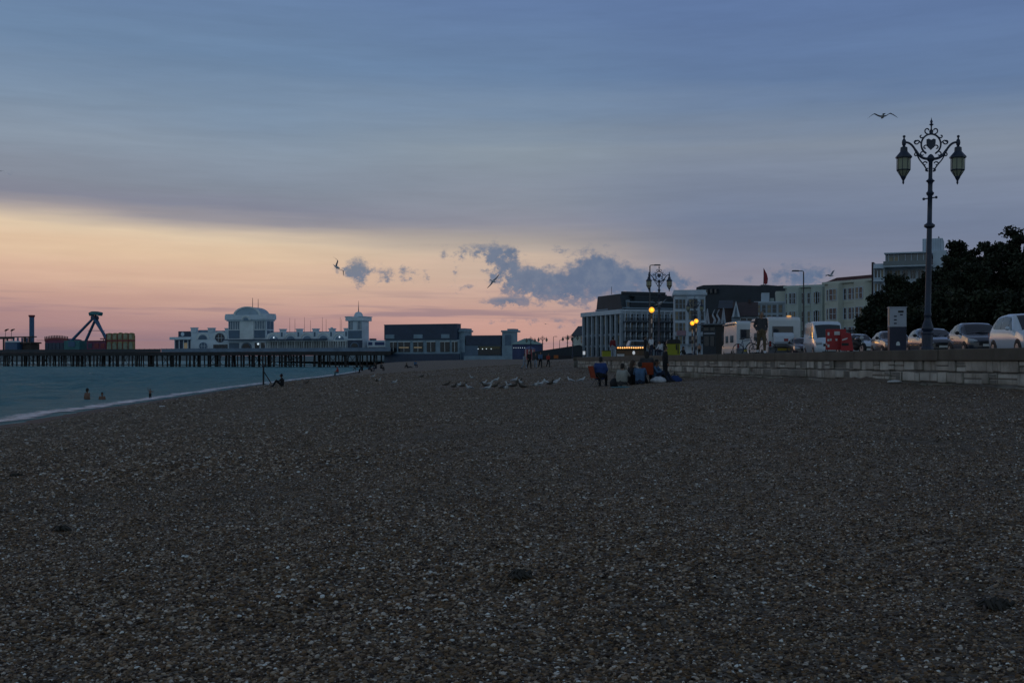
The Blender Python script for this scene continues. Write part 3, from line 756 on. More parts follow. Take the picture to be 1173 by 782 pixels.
# bents: clusters of piles as the photo shows them (photo columns)
cl_px = [4, 9, 13, 17, 24, 30, 34, 38, 41, 45, 51, 55, 62, 66, 72, 75, 80, 88, 92, 97, 102, 108, 112, 116, 119, 134, 137, 140, 156, 160, 164, 176, 180, 184, 196, 199, 203, 207, 218, 222, 226, 231,
         243, 247, 252, 256, 261, 266, 270, 279, 283, 291, 295, 305, 308, 314, 318, 323, 327, 330, 341, 345, 351, 361, 365, 371, 381, 388, 397, 400, 411, 416, 424, 431]
k = 0
for px in cl_px:
    for yy_ in ((-2.2,) if px % 3 else (-2.2, 9.0)):
        o = inst(p0, pier, (plx(px), yy_ + random.uniform(-.2, 2.2) * (px % 2), 0)); k += 1
bents = sorted(set(round(plx(px) / 9) * 9 for px in cl_px))
for i, bx_ in enumerate(bents[:-1]):
    if i % 2: continue
    q = MB(); q.tube([(bx_, -2.0, .6), (bx_ + 3.4, -2.0, 4.2)], .09, 5); q.tube([(bx_, -2.0, 4.2), (bx_ + 3.4, -2.0, .6)], .09, 5); q.tube([(bx_ - .5, -2.0, .9), (bx_ + 4, -2.0, .9)], .09, 5)
    q.build('brace', M_PIERWOOD, pier)
rp = MB(); rr_ = random.Random(3); _cx = sorted(plx(p_) for p_ in cl_px)
x = XL0 + 1.5
while x < XL1 - 2:
    if x > 0 and min(abs(x - c_) for c_ in _cx) > 1.1: x += 1.0; continue                                    # the inner rows under the deck
    for yy_ in (0.5, 3.5): rp.tube([(x + rr_.uniform(-.5, .5), yy_, -2.4), (x + rr_.uniform(-.5, .5), yy_, DECK - .9)], .24, 6)
    if rr_.random() < .55: rp.tube([(x, 3.5, .8), (x + 3, 3.5, 4.4)], .1, 5); rp.tube([(x, 3.5, 4.4), (x + 3, 3.5, .8)], .1, 5)
    x += rr_.choice([1.6, 2.4, 3.4, 6.5])
tag(rp.build('inner_pile', M_PIERWOOD, pier), kind='stuff')
b = MB(); b.bb(XL0, XL1, -2.7, -2.2, .62, .86); b.build('waling', M_PIERWOOD, pier)
# balustrade: dark along the rides, pale along the pavilion
def balustrade(x0, x1, h, m, name):
    q = MB(); q.bb(x0, x1, -2.98, -2.9, DECK + h - .1, DECK + h); q.bb(x0, x1, -2.97, -2.91, DECK + .12, DECK + .2)
    x = x0
    i = 0
    while x < x1:
        w = .07 if i % 6 else .16
        q.bb(x, x + w, -2.965, -2.915, DECK, DECK + h - .101 + (.25 if i % 6 == 0 else 0)); x += .42; i += 1
    q.bb(x0, x1, -2.95, -2.93, DECK + .01, DECK + h - .12)
    q.build(name, m, pier)
balustrade(XL0, plx(190), 1.25, mat('rail_dark', (0.05, 0.055, 0.065), 0.7), 'balustrade')
balustrade(plx(190.4), XL1, 1.35, M_PIERRAIL, 'balustrade')

# ---- the pavilion (local frame of the pier; a box is given by photo columns and rows)
pav = thing('pier_pavilion', (AX, AY, 0), 'blue-white pier pavilion with a domed centre block, scalloped arches and a corner turret', 'pavilion', rz=PANG)
def PB(q, px0, px1, py0, py1, d0, d1, m=0, shift=True):
    """box between photo columns/rows, d0..d1 metres behind the front line; columns allow for the set-back"""
    def lx(px, d): return plx(px) - d * 0.62 if False else plx(px)
    q.bb(plx(px0), plx(px1), d0, d1, PYZ(py1), PYZ(py0), m)
def PYZ(py): return EYE + (CY - py) * SPX
def arcpoly(cx, cz, r, z0, n=12, sx=1.0):
    return [(cx - r * sx, z0)] + [(cx + r * sx * math.cos(a), cz + r * math.sin(a)) for a in np.linspace(PI, 0, n + 1)] + [(cx + r * sx, z0)]
def glazed_arch(name, pxc, pyc, rpx, pybase, d, frame, glass, parent):
    cx, cz, r = plx(pxc), PYZ(pyc), rpx * SPX
    sx = (plx(pxc + 1) - plx(pxc)) / SPX
    q = MB(); q.prism(arcpoly(cx, cz, r, PYZ(pybase), 14, sx), d - .12, d + .3); w = q.build(name, frame, parent)
    q = MB(); q.prism(arcpoly(cx, cz, r * .78, PYZ(pybase) + .1, 14, sx), d - .2, d - .121); q.build('pane', glass, w)
    return w
def ring(q, pxc, pyc, r0, r1, d0, d1, n=20, a0=0, a1=2 * PI, m=0):
    cx, cz = plx(pxc), PYZ(pyc); sx = (plx(pxc + 1) - plx(pxc)) / SPX
    for i in range(n):
        t0, t1 = a0 + (a1 - a0) * i / n, a0 + (a1 - a0) * (i + 1) / n
        q.prism([(cx + r0 * SPX * sx * math.cos(t0), cz + r0 * SPX * math.sin(t0)), (cx + r1 * SPX * sx * math.cos(t0), cz + r1 * SPX * math.sin(t0)), (cx + r1 * SPX * sx * math.cos(t1), cz + r1 * SPX * math.sin(t1)), (cx + r0 * SPX * sx * math.cos(t1), cz + r0 * SPX * math.sin(t1))], d0, d1, m)
PY_BASE = 402.6
# left glazed lounge with flat roof and navy sign box
q = MB(); PB(q, 197.5, 217.8, 388.4, PY_BASE, 1.2, 8); q.build('lounge', M_PNAVY, pav)
for px in (198, 203, 208, 213, 216.5):
    q = MB(); PB(q, px, px + .8, 388.6, PY_BASE, .9, 1.19); q.build('mullion', M_PWHITE, pav)
q = MB(); PB(q, 208.6, 213.2, 392, 399, 1.0, 1.15); q.build('window', M_LIT, pav)
q = MB(); PB(q, 194, 218, 385, 388.3, 0, 8.5); q.build('flat_roof', M_PWHITE, pav, bevel=.1)
q = MB(); PB(q, 200.4, 218, 378.2, 384.9, 2, 4); sg = q.build('sign_box', M_PNAVY, pav)
q = MB(); q.tube([(plx(205.5), 1.9, PYZ(381.5)), (plx(205.5), 1.99, PYZ(381.5))], .8, 18); q.build('emblem', M_PWHITE, sg)
# left arcade wall with stepped parapet
q = MB(); PB(q, 217.9, 261, 380, PY_BASE, .6, 9); q.build('wall', M_PWHITE, pav)
for a0, a1, t in ((217.9, 224, 374.8), (237.5, 244, 375.4), (257, 263, 376)):
    q = MB(); PB(q, a0, a1, t, 380, .3, 1.6); PB(q, a0 - .4, a1 + .4, t - .8, t, .1, 1.8); q.build('parapet_pier', M_PWHITE, pav)
q = MB(); PB(q, 224.1, 237.4, 377, 379.9, 1.6, 4); PB(q, 244.1, 257, 378, 379.9, 1.6, 4); q.build('roof', M_PBLUE, pav)
q = MB(); ring(q, 231.5, 388, 5.4, 7.8, .3, .59, 16, 0, PI); ring(q, 251.5, 386.5, 6.0, 8.0, .3, .59, 18, -.2, PI + .2); q.build('arch_moulding', M_PWHITE2, pav)
glazed_arch('arch_window', 231.5, 388, 5.2, 388.2, .6, M_PBLUE, M_PLOUV, pav)
for pc, rr, yy_, gl in ((231.8, 4.6, 396, M_PLOUV), (251, 5.2, 386.5, M_DGLASS)):
    q = MB(); sx_ = plx(pc + 1) - plx(pc); ring(q, pc, yy_, rr * .86, rr, .38, .62, 20); w = q.build('round_window', M_PBLUE if rr < 5 else M_PNAVY, pav)
    q = MB(); ring(q, pc, yy_, 0.01, rr * .85, .48, .58, 20); q.build('pane', gl, w)
    q = MB()
    for o_ in (-.33, .33): q.bb(plx(pc + o_ * rr) - .06, plx(pc + o_ * rr) + .06, .42, .47, PYZ(yy_ + rr * .8), PYZ(yy_ - rr * .8))
    q.bb(plx(pc - rr * .9), plx(pc + rr * .9), .41, .468, PYZ(yy_) - .06, PYZ(yy_) + .06); q.build('glazing_bar', M_PWHITE, w)
for k in range(5):
    q = MB(); PB(q, 243.5 + k * 3.3, 246.4 + k * 3.3, 394.2, 399, .45, .59); q.build('window', M_DGLASS, pav)
# domed centre block
q = MB(); PB(q, 261.5, 305, 366, PY_BASE, 0, 5); q.build('centre_block', M_PWHITE, pav)
q = MB(); PB(q, 275.3, 291, 367.5, 388.5, -.35, -.01); q.build('centre_panel', M_PWHITE2, pav)
for a0, a1 in ((262, 275), (291.3, 304)):
    q = MB(); PB(q, a0 + .3, a1 - .3, 378.2, 387.2, -.2, -.01); q.build('louvre_panel', M_PLOUV, pav)
    q = MB(); PB(q, a0, a1, 368, 377, -.12, -.01); w = q.build('lattice_window', M_PLOUV, pav)
    q = MB()
    for k in range(7): PB(q, a0 + .3 + k * (a1 - a0 - 1.1) / 6, a0 + .8 + k * (a1 - a0 - 1.1) / 6, 368, 377, -.3, -.121)
    PB(q, a0, a1, 377.1, 378, -.36, -.121); q.build('lattice', M_PWHITE2, w)
for k in range(2):                                  # the return side of the block towards the shore
    q = MB(); q.bb(plx(305) + .01, plx(305) + .12, .5 + k * 2.2, 2.3 + k * 2.2, PYZ(377), PYZ(368)); q.build('lattice_window', M_PLOUV, pav)
    q = MB(); q.bb(plx(305) + .01, plx(305) + .10, .5 + k * 2.2, 2.3 + k * 2.2, PYZ(387), PYZ(378.5)); q.build('louvre_panel', M_PLOUV, pav)
q = MB(); PB(q, 259.2, 307, 360.6, 366.2, -1.1, 5.6); PB(q, 260.3, 306, 366.2, 367.6, -.7, 5.4); q.build('cornice', M_PWHITE, pav, bevel=.25)
for (a0, a1) in ((259.6, 268), (298, 306.6)):
    q = MB(); PB(q, a0, a1, 359.2, 360.5, -.9, 5.4); q.build('parapet_block', M_PWHITE, pav)
ccx, hw = plx(285), (plx(301) - plx(270)) / 2 * .97
q = MB()
prof = [(ccx - hw, PYZ(362))] + [(ccx + hw * math.cos(a), PYZ(362) + (PYZ(351.6) - PYZ(362)) * math.sin(a)) for a in np.linspace(PI, 0, 25)] + [(ccx + hw, PYZ(362))]
q.prism(prof, -1.0, 5.2); q.build('dome', mat('dome_pale_blue', (0.34, 0.46, 0.56), .5, .15, .4), pav, smooth=0.5)
q = MB(); prof2 = [(ccx + hw * 1.06 * math.cos(a), PYZ(361.5) + (PYZ(351) - PYZ(361.5)) * math.sin(a)) for a in np.linspace(PI, 0, 25)] + [(ccx + hw * .9 * math.cos(a), PYZ(361.5) + (PYZ(352.4) - PYZ(361.5)) * math.sin(a)) for a in np.linspace(0, PI, 25)]
q.prism(prof2, -1.25, -1.001); q.build('dome_moulding', M_PWHITE2, pav)
q = MB(); ring(q, 284, 366.5, 3.6, 5.4, -1.5, -1.1, 16, 0, PI); q.build('arch_moulding', M_PWHITE2, pav)
glazed_arch('arch_window', 284, 366.6, 3.5, 366.8, -1.15, M_PWHITE, M_PBLUE, pav)
def flagpole(px, pyt, pyb, d, th=.09):
    q = MB(); q.tube([(plx(px), d, PYZ(pyb)), (plx(px), d, PYZ(pyt))], [th, th * .6], 6); q.build('flagpole', M_GALV, pav)
flagpole(284, 340.5, 352.3, 3, .13); flagpole(287.6, 341.5, 352.3, 4.6, .12)
# ground floor of the centre: entrance arch and canopy
glazed_arch('entrance_arch', 282.5, 398, 6, PY_BASE, -.1, M_PLOUV, M_DGLASS, pav)
for a0, a1 in ((262.5, 274), (292, 297), (299, 303.5)):
    q = MB(); PB(q, a0, a1, 392.5, 399.5, -.12, -.01); q.build('shop_window', M_PLOUV if a0 < 280 else M_DGLASS, pav)
q = MB(); PB(q, 259, 376, 388.6, 389.7, -2.6, -.4); q.build('canopy', M_PNAVY, pav)
q = MB(); q.ball((plx(299.8), -2.3, PYZ(394)), .38, 10, 8); q.build('lamp', M_SMALLAMP, pav, smooth=1)
# scalloped arcade to the right
q = MB(); PB(q, 305.2, 399, 383.5, 390.2, .2, 10); q.build('wall', M_PWHITE, pav)
q = MB(); PB(q, 305.2, 399, 380.2, 383.4, 2.6, 10); q.build('roof', M_PBLUE, pav)
for i, c in enumerate((313.7, 332.8, 351.7, 370.3, 389)):
    q = MB(); ring(q, c, 390.1, 6.9, 9.0, -.1, .6, 18, 0.02, PI - .02); q.build('arch_moulding', M_PWHITE2, pav)
    glazed_arch('arch_window', c, 390.1, 6.4, 390.2, .2, M_PWHITE, M_PBLUE, pav)
    q = MB(); cx, sx_ = plx(c), (plx(c + 1) - plx(c)) / SPX
    q.prism([(cx - 8.6 * SPX * sx_, PYZ(383.4)), (cx - 6 * SPX * sx_, PYZ(382)), (cx - 2.5 * SPX * sx_, PYZ(381)), (cx + 2.5 * SPX * sx_, PYZ(381)), (cx + 6 * SPX * sx_, PYZ(382)), (cx + 8.6 * SPX * sx_, PYZ(383.4))], .2, 2.5); q.build('scalloped_parapet', M_PWHITE, pav)
    if i in (0, 4):
        q = MB(); q.ball((cx + .2, -.4, PYZ(386.8)), .28, 8, 6); q.build('lamp', M_SMALLAMP, pav, smooth=1)
for c in (323.3, 342.3, 361, 379.8, 397):
    q = MB(); PB(q, c - 2.4, c + 2.4, 378.2, 390, -.3, 1.4); PB(q, c - 2.9, c + 2.9, 377, 378.2, -.5, 1.6); q.build('parapet_pier', M_PWHITE, pav)
    q = MB(); PB(q, c - .9, c + .9, 381, 386, -.42, -.301); q.build('niche', M_PLOUV, pav)
q = MB(); PB(q, 305.2, 399, 390.3, PY_BASE, 1.5, 10); q.build('colonnade_back', M_DGLASS, pav)
q = MB(); PB(q, 305.2, 399, 390.2, 391.4, -.2, 1.0); q.build('fascia', M_PWHITE2, pav)
c = 306.0
while c < 398.5:
    big = int((c - 306) / 1.95) % 5 == 0
    q = MB(); PB(q, c, c + (.9 if big else .45), 391.5, PY_BASE, -.1, .3); q.build('column', M_PWHITE2, pav); c += 1.95
q = MB(); PB(q, 305.2, 341, 395.5, PY_BASE, .9, 1.45); PB(q, 380.6, 398.8, 396.5, PY_BASE, .9, 1.45); q.build('glass_screen', M_PBLUE, pav)
for px, pt in ((322.5, 364), (328.5, 365), (342, 363.5), (346.5, 367), (361, 364), (364.5, 366), (380, 364), (382.5, 366.5)):
    flagpole(px, pt, 380, 4 + px % 3, .07)
q = MB(); PB(q, 372, 373.6, 375.5, 381, 4, 4.8); q.build('chimney', M_PWHITE, pav)
# corner turret
q = MB(); PB(q, 400, 416, 369, PY_BASE, -.8, 4.2); q.build('turret', M_PWHITE, pav)
q = MB(); PB(q, 398, 418.2, 365.3, 369.4, -1.6, 5); PB(q, 397.4, 404, 364.3, 365.2, -1.8, 5.2); PB(q, 412.3, 418.8, 364.3, 365.2, -1.8, 5.2); q.build('cornice', M_PWHITE, pav, bevel=.15)
q = MB(); tcx, tr = plx(408), 4.9 * SPX
q.lathe([(tr * 1.1, PYZ(365.2)), (tr * 1.1, PYZ(364.2)), (tr, PYZ(363.5)), (tr * .93, PYZ(361.8)), (tr * .72, PYZ(360.2)), (tr * .4, PYZ(359.3)), (.12, PYZ(358.9))], 18, (tcx, 1.7, 0)); q.build('dome', M_PWHITE, pav, smooth=1)
q = MB(); q.tube([(tcx, 1.7, PYZ(359)), (tcx, 1.7, PYZ(353)), (tcx, 1.7, PYZ(347))], [.2, .1, .04], 6); q.build('spire', M_GALV, pav)
for a0 in (400.6, 410.6):
    q = MB(); PB(q, a0, a0 + 4.6, 370, 378.6, -.95, -.81); w = q.build('lattice_window', M_PLOUV, pav)
    q = MB()
    for k in range(3): PB(q, a0 + .3 + k * 1.8, a0 + .75 + k * 1.8, 370, 378.6, -1.1, -.951)
    q.build('lattice', M_PWHITE2, w)
q = MB(); PB(q, 400.2, 415.8, 380, 388.6, -.95, -.81); q.build('louvre_panel', M_PLOUV, pav)
q = MB(); PB(q, 399.6, 416.4, 390.5, PY_BASE, -1.0, -.81); q.build('dark_shopfront', M_PNAVY, pav)
glazed_arch('arch_window', 408, 397.5, 5, 398, -1.05, M_PLOUV, M_DGLASS, pav)

# ---- shore end of the pier: low hall with a navy attic
hall = thing('amusement_hall', (AX, AY, 0), 'long hall at the pier root with a navy attic and three pale panels', 'building', rz=PANG)
q = MB(); PB(q, 419, 440, 390.8, 398, 1, 8); q.build('kiosk_range', M_PWHITE, hall)
for a0, a1 in ((420.5, 425), (428, 438.6)):
    q = MB(); PB(q, a0, a1, 392.6, 396, .85, .99); q.build('sign_panel', mat('sign_blue', (0.02, 0.05, 0.16), .5), hall)
q = MB(); PB(q, 420, 440, 398.1, PY_BASE, 1.6, 7); q.build('shopfront', M_DGLASS, hall)
q = MB(); PB(q, 420, 425, 388.6, 390.7, 2, 4); q.build('roof_plant', M_PNAVY, hall)
M_HALL = mat('hall_blue_grey', (0.22, 0.32, 0.40), .7, .2, .4)
q = MB(); PB(q, 440.2, 525, 390.6, 424, .8, 4); q.build('wall', M_HALL, hall)
q = MB(); PB(q, 439.8, 526, 405.6, 424, .2, .78); q.build('plinth', M_PNAVY, hall)
q = MB(); PB(q, 439.5, 523, 374.3, 390.5, .4, 3.6); q.build('attic', M_PNAVY, hall)
q = MB(); PB(q, 439.2, 523.4, 373.7, 374.25, .2, 3.7); q.build('coping', M_PBLUE, hall)
for a0, a1 in ((441.2, 451.3), (473.5, 483.6), (505, 514.5)):
    q = MB(); PB(q, a0, a1, 384.8, 389, .2, .39); q.build('pale_panel', M_HALL, hall)
for i, (a0, a1) in enumerate(((446, 453.5), (455.4, 468.5), (472.5, 483.5), (488, 497.5), (503.5, 514), (517, 523))):
    q = MB(); PB(q, a0, a1, 393, 403.5, .55, .79); w = q.build('shop_window', M_DGLASS, hall)
    q = MB(); PB(q, a0 - .4, a1 + .4, 392.2, 392.9, .4, .79); PB(q, (a0 + a1) / 2 - .2, (a0 + a1) / 2 + .2, 393, 403.5, .45, .54); q.build('frame', M_PWHITE2, w)
    if i in (1, 2):
        q = MB(); PB(q, a0 + 1, a1 - 1, 398.2, 399.4, .4, .53); q.build('lit_counter', M_LIT, w)
q = MB(); PB(q, 521.5, 529.6, 378.6, 404, 2, 8); PB(q, 520.5, 530.6, 380.5, 382.4, 1.4, 8.5); q.build('turret', M_HALL, hall)

arc = thing('seafront_arcade', (AX, AY, 0), 'low navy roofed arcade with a warm lit front between the hall and the pale tower', 'building', rz=PANG)
q = MB(); PB(q, 531, 571, 386.3, 396.6, 2, 5); q.build('roof', M_PNAVY, arc)
q = MB(); PB(q, 523.5, 571, 396.7, 420, 2.3, 4.6); q.build('wall', M_PLOUV, arc)
q = MB(); PB(q, 545, 571, 397.5, 407, 2.0, 2.29); w = q.build('shop_window', M_DGLASS, arc)
q = MB(); PB(q, 547, 570, 398.2, 400.6, 1.8, 1.99); q.build('lit_fascia', mat('fascia_ochre', (0.12, 0.11, 0.06), .6), w)
for px in (545.5, 550.5, 555, 560.5): 
    q = MB(); q.ball((plx(px), 1.6, PYZ(400.6)), .16, 8, 6); q.build('lamp', M_SMALLAMP, w)
q = MB(); PB(q, 530, 588, 408, 420, 1.0, 1.6); q.build('low_wall', M_HALL, arc)
tw = thing('clock_tower_kiosk', (AX, AY, 0), 'small pale square tower with a stepped top beside the arcade', 'tower', rz=PANG)
q = MB(); PB(q, 572.5, 586.4, 383.2, 420, 2, 5); q.build('wall', M_HALL, tw)
q = MB(); PB(q, 571.8, 587, 381.3, 383.1, 1.6, 7.4); PB(q, 578, 585.5, 379.6, 381.2, 2.4, 6.6); q.build('cornice', M_HALL, tw)
q = MB(); PB(q, 576, 583, 386, 397, 1.85, 1.99); q.build('louvre_panel', M_PLOUV, tw)

# ---- rides at the pier head
def ride(name, label, cat, px=70, d=4.5):
    dl = plx(px, d) - plx(px)                             # the rides stand back from the front line
    return thing(name, (AX + dl * math.cos(PANG), AY + dl * math.sin(PANG), 0), label, cat, rz=PANG)
def RZ(py, px): return EYE + (CY - py) * pd(px) / F
def RB(q, px0, px1, py0, py1, d0, d1, m=0):
    c = (px0 + px1) / 2; q.bb(plx(px0), plx(px1), d0, d1, RZ(py1, c), RZ(py0, c), m)
M_RIDEBLUE = mat('ride_blue', (0.04, 0.11, 0.22), .45, .15, .6); M_RIDERED = mat('ride_red', (0.22, 0.03, 0.04), .5, .2, .6)
M_MAG = mat('ride_magenta', (0.16, 0.025, 0.085), .5, .35, .7); M_TEAL = mat('ride_teal', (0.03, 0.16, 0.18), .5, .25, .6)
M_GOLD = mat('ride_gold', (0.30, 0.24, 0.10), .5, .4, .8); M_DKB = mat('ride_brown', (0.06, 0.045, 0.04), .7)
t = ride('drop_tower', 'slim blue drop tower with a red cap on the pier', 'ride', 36, 6)
q = MB(); q.tube([(plx(36.4), 6, DECK), (plx(36.4), 6, RZ(362.5, 36))], 1.0, 14); q.build('shaft', M_RIDEBLUE, t, smooth=.8)
q = MB(); q.lathe([(1.05, RZ(362.4, 36)), (1.3, RZ(361.6, 36)), (1.3, RZ(360, 36))], 14, (plx(36.4), 6, 0)); q.build('cap', M_RIDERED, t)
q = MB(); RB(q, 28.5, 41.5, 391.5, 393.2, 3, 9); RB(q, 33, 35, 385.5, 391.4, 3, 3.6); RB(q, 38.6, 40, 386, 391.4, 3, 3.6); RB(q, 30, 40, 393.3, 403, 4, 8.5); q.build('platform', M_DKB, t)
t = ride('ride_canopy', 'open post and beam ride frame at the seaward end of the pier', 'ride')
q = MB(); RB(q, -20, 39.5, 385, 386.2, 5, 5.6); RB(q, -20, 14, 386.3, 388, 5, 5.5); q.build('beam', M_DKB, t)
for px in (-14, -6, 1.2, 5.4, 12.6, 17.6, 22.6, 28.3): 
    q = MB(); RB(q, px, px + 1.2, 386.3, 403, 5, 5.5); q.build('post', M_DKB if px < 10 else M_RIDEBLUE, t)
q = MB(); RB(q, 40.5, 50, 389.2, 389.6, 5, 5.2); q.build('chain', M_DKB, t)
t = ride('ticket_booth', 'small blue booth with a white roof under the ride frame', 'booth', 12, 1.5)
q = MB(); RB(q, 5.5, 19.5, 392, 403, 1.5, 4); q.build('wall', M_RIDEBLUE, t)
q = MB(); c5, c19 = plx(6.5), plx(18.5); q.prism([(c5 - .4, RZ(391.9, 12)), (c5 + .8, RZ(390.2, 12)), (c19 - .8, RZ(390.2, 12)), (c19 + .4, RZ(391.9, 12))], 1.2, 4.2); q.build('roof', M_PWHITE2, t)
for px, lab in ((7.6, 'left of two curved-arm lamps above the ride frame'), (14.4, 'right of two curved-arm lamps above the ride frame')):
    t = ride('swan_neck_lamp', lab, 'lamp', px, 6); t['group'] = 'curved-arm lamps on the pier'
    xx = plx(px); z1 = RZ(377, px); q = MB(); q.tube(bez((xx - .5, 6, DECK), (xx - .9, 6, DECK + 6), (xx - .9, 6, z1), (xx + .1, 6, z1)), .10, 6); q.build('post', M_GALV, t)
    q = MB(); q.prism([(xx - 1.0, z1 - .45), (xx - .2, z1 + .15), (xx + .9, z1 + .35), (xx + 1.0, z1 + .1), (xx, z1 - .25), (xx - .6, z1 - .6)], 5.6, 6.4); q.build('lamp_head', M_DKB, t)
t = ride('waltzer', 'magenta fairground waltzer with a spiky crest along its arched front', 'ride', 64, 3)
q = MB(); w0, w1 = plx(51.5), plx(77.5); zt, zb = RZ(388.5, 64), DECK
q.prism([(w0, zb), (w0, zt - .1)] + [(w0 + (w1 - w0) * i / 10, zt + .55 * math.sin(PI * i / 10)) for i in range(1, 10)] + [(w1, zt - .1), (w1, zb)], 3, 11); q.build('front', M_MAG, t)
q = MB()
for i in range(15):
    x = w0 + (w1 - w0) * i / 14; z = zt + .5 * math.sin(PI * i / 14); q.prism([(x - .28, z), (x - .12, z + .7), (x - .3, z + 1.0), (x + .1, z + 1.25), (x + .28, z)], 2.85, 3.1)
q.build('crest', M_DKB, t)
q = MB(); q.prism([(w0, zt - .8), (w0, zt - .4)] + [(w0 + (w1 - w0) * i / 10, zt + .15 + .55 * math.sin(PI * i / 10)) for i in range(0, 11)] + [(w1, zt - .8)] + [(w0 + (w1 - w0) * i / 10, zt - .7 + .55 * math.sin(PI * i / 10)) for i in range(10, -1, -1)], 2.7, 2.98); q.build('sign_band', M_RIDERED, t)
for i in range(6):
    q = MB(); x = w0 + (w1 - w0) * (i + .5) / 6; q.bb(x - .9, x + .9, 2.8, 2.99, DECK + .3, zt - 1.4); q.build('bay', M_PNAVY, t)
t = ride('pendulum_ride', 'big blue A-frame pendulum ride with its gondola swung up to the top', 'ride', 106, 5)
ax_ = plx(108.6); az_ = RZ(363.6, 108)
for (px, pyb, d, nm) in ((83.5, 391, 3.6, 'leg'), (89.5, 391, 6.6, 'leg'), (126.5, 389, 3.6, 'leg'), (125, 391, 6.6, 'leg')):
    q = MB(); q.tube([(plx(px), d, DECK + .5 if d > 5 else RZ(pyb, px)), (ax_, 5 + (d - 5.1) * .5, az_)], [.62, .52], 8); q.build(nm, M_RIDEBLUE, t, smooth=.9)
q = MB(); q.tube([(ax_, 3.6, az_ + .1), (ax_, 6.4, az_ + .1)], .95, 16); q.build('hub', M_PNAVY, t, smooth=.8)
q = MB(); q.tube([(plx(100.5), 5, RZ(378, 104)), (plx(120), 5, RZ(378.4, 118))], .10, 6); q.build('tie_bar', M_GALV, t)
q = MB(); g = plx(103); g1 = plx(116)
q.prism([(g, RZ(358, 109)), (g + .3, RZ(357, 109)), (ax_ - .8, RZ(355.8, 109)), (ax_ + .8, RZ(355.8, 109)), (g1 - .3, RZ(357, 109)), (g1, RZ(358, 109)), (g1 - .5, RZ(361.2, 109)), (ax_ + .9, RZ(359.6, 109)), (ax_ - .9, RZ(359.6, 109)), (g + .5, RZ(361.2, 109))], 4.0, 6.2); q.build('gondola', M_TEAL, t, bevel=.12)
q = MB(); q.tube([(ax_, 5.5, az_), (ax_, 5.5, RZ(359, 109))], .4, 8); q.build('swing_arm', M_PNAVY, t)
q = MB(); RB(q, 81, 99, 389.8, 403, 1, 6); q.build('base', M_TEAL, t)
q = MB(); RB(q, 86.5, 94, 391, 397, .8, .99); q.build('base_panel', M_RIDEBLUE, t)
t = ride('game_stall', 'low red stall with a small raised sign beside the pendulum ride', 'stall', 110, 2)
q = MB(); RB(q, 99.4, 121, 390.4, 403, 2, 6); q.build('wall', M_MAG, t)
q = MB(); RB(q, 99.2, 122.3, 389.8, 390.3, 1.5, 6.2); q.build('roof', M_DKB, t)
for a0 in (101, 108.5, 115.5):
    q = MB(); RB(q, a0, a0 + 4.6, 393, 398.5, 1.85, 1.99); q.build('opening', M_RIDERED if a0 > 105 else M_PNAVY, t)
q = MB(); RB(q, 112.6, 120, 387, 388.3, 3, 3.4); RB(q, 115.9, 116.5, 388.4, 389.7, 3.1, 3.3); q.build('sign', M_RIDERED, t)
t = ride('ghost_train', 'gold and red panelled fairground facade with curved panel tops', 'ride', 137, 2.2)
for k in range(5):
    x0, x1 = plx(122 + k * 6.25), plx(122 + (k + 1) * 6.25) - .12
    z0, z1, z2 = DECK, RZ(390, 137), RZ(382, 137)
    q = MB(); q.prism([(x0, z1 + .35), (x0, z2)] + [(x0 + (x1 - x0) * i / 8, z2 + .35 * math.sin(PI * i / 8) * (1.5 if k == 2 else 1)) for i in range(1, 8)] + [(x1, z2), (x1, z1 + .35)], 2.2, 3); up = q.build('panel', M_GOLD, t)
    q = MB(); q.prism([(x0 + .5, z1 + .7), (x0 + .5, z2 - .4), ((x0 + x1) / 2, z2 - .15), (x1 - .5, z2 - .4), (x1 - .5, z1 + .7)], 2.05, 2.19); q.build('painted_arch', mat('ride_cream', (0.34, 0.33, 0.22), .5, .3, .8), up)
    q = MB(); q.bb(x0, x1, 2.2, 3, z0, z1 - .3); lo_ = q.build('panel', M_GOLD, t)
    q = MB(); q.prism([(x0 + .35, z0 + .5), (x0 + .35, z1 - 1.2), ((x0 + x1) / 2, z1 - .5), (x1 - .35, z1 - 1.2), (x1 - .35, z0 + .5)], 2.05, 2.19); q.build('painted_arch', mat('ride_pale_green', (0.25, 0.30, 0.22), .5, .3, .8), lo_)
    q = MB(); q.bb(x0 - .12, x0 + .12, 2.0, 2.3, DECK, RZ(381.5, 137)); q.build('post', M_RIDERED, t)
q = MB(); q.bb(plx(122), plx(153.3), 2.1, 3.1, RZ(390, 137) - .29, RZ(390, 137) + .34); q.build('band', M_RIDERED, t)
q = MB(); q.bb(plx(122), plx(149.5), 3.2, 5, DECK, RZ(384, 137)); q.build('rear', M_DKB, t)
# outfall marker in the shallows
g_ = P(301.8, 434.5, 108)
t = thing('outfall_marker', (g_.x, 108, 0), 'dark post with a slanting brace standing in the shallows', 'marker post')
q = MB(); q.tube([(0, 0, -1.0), (0, 0, 1.75)], .085, 8); q.build('post', M_PIERWOOD, t)
q = MB(); q.lathe([(.05, 1.75), (.16, 1.8), (.16, 1.95), (.02, 2.05)], 8); q.build('top_mark', M_PIERWOOD, t)
q = MB(); q.tube([(.05, 0, 1.35), (1.1, -.1, -.3)], .05, 6); q.build('brace', M_PIERWOOD, t)

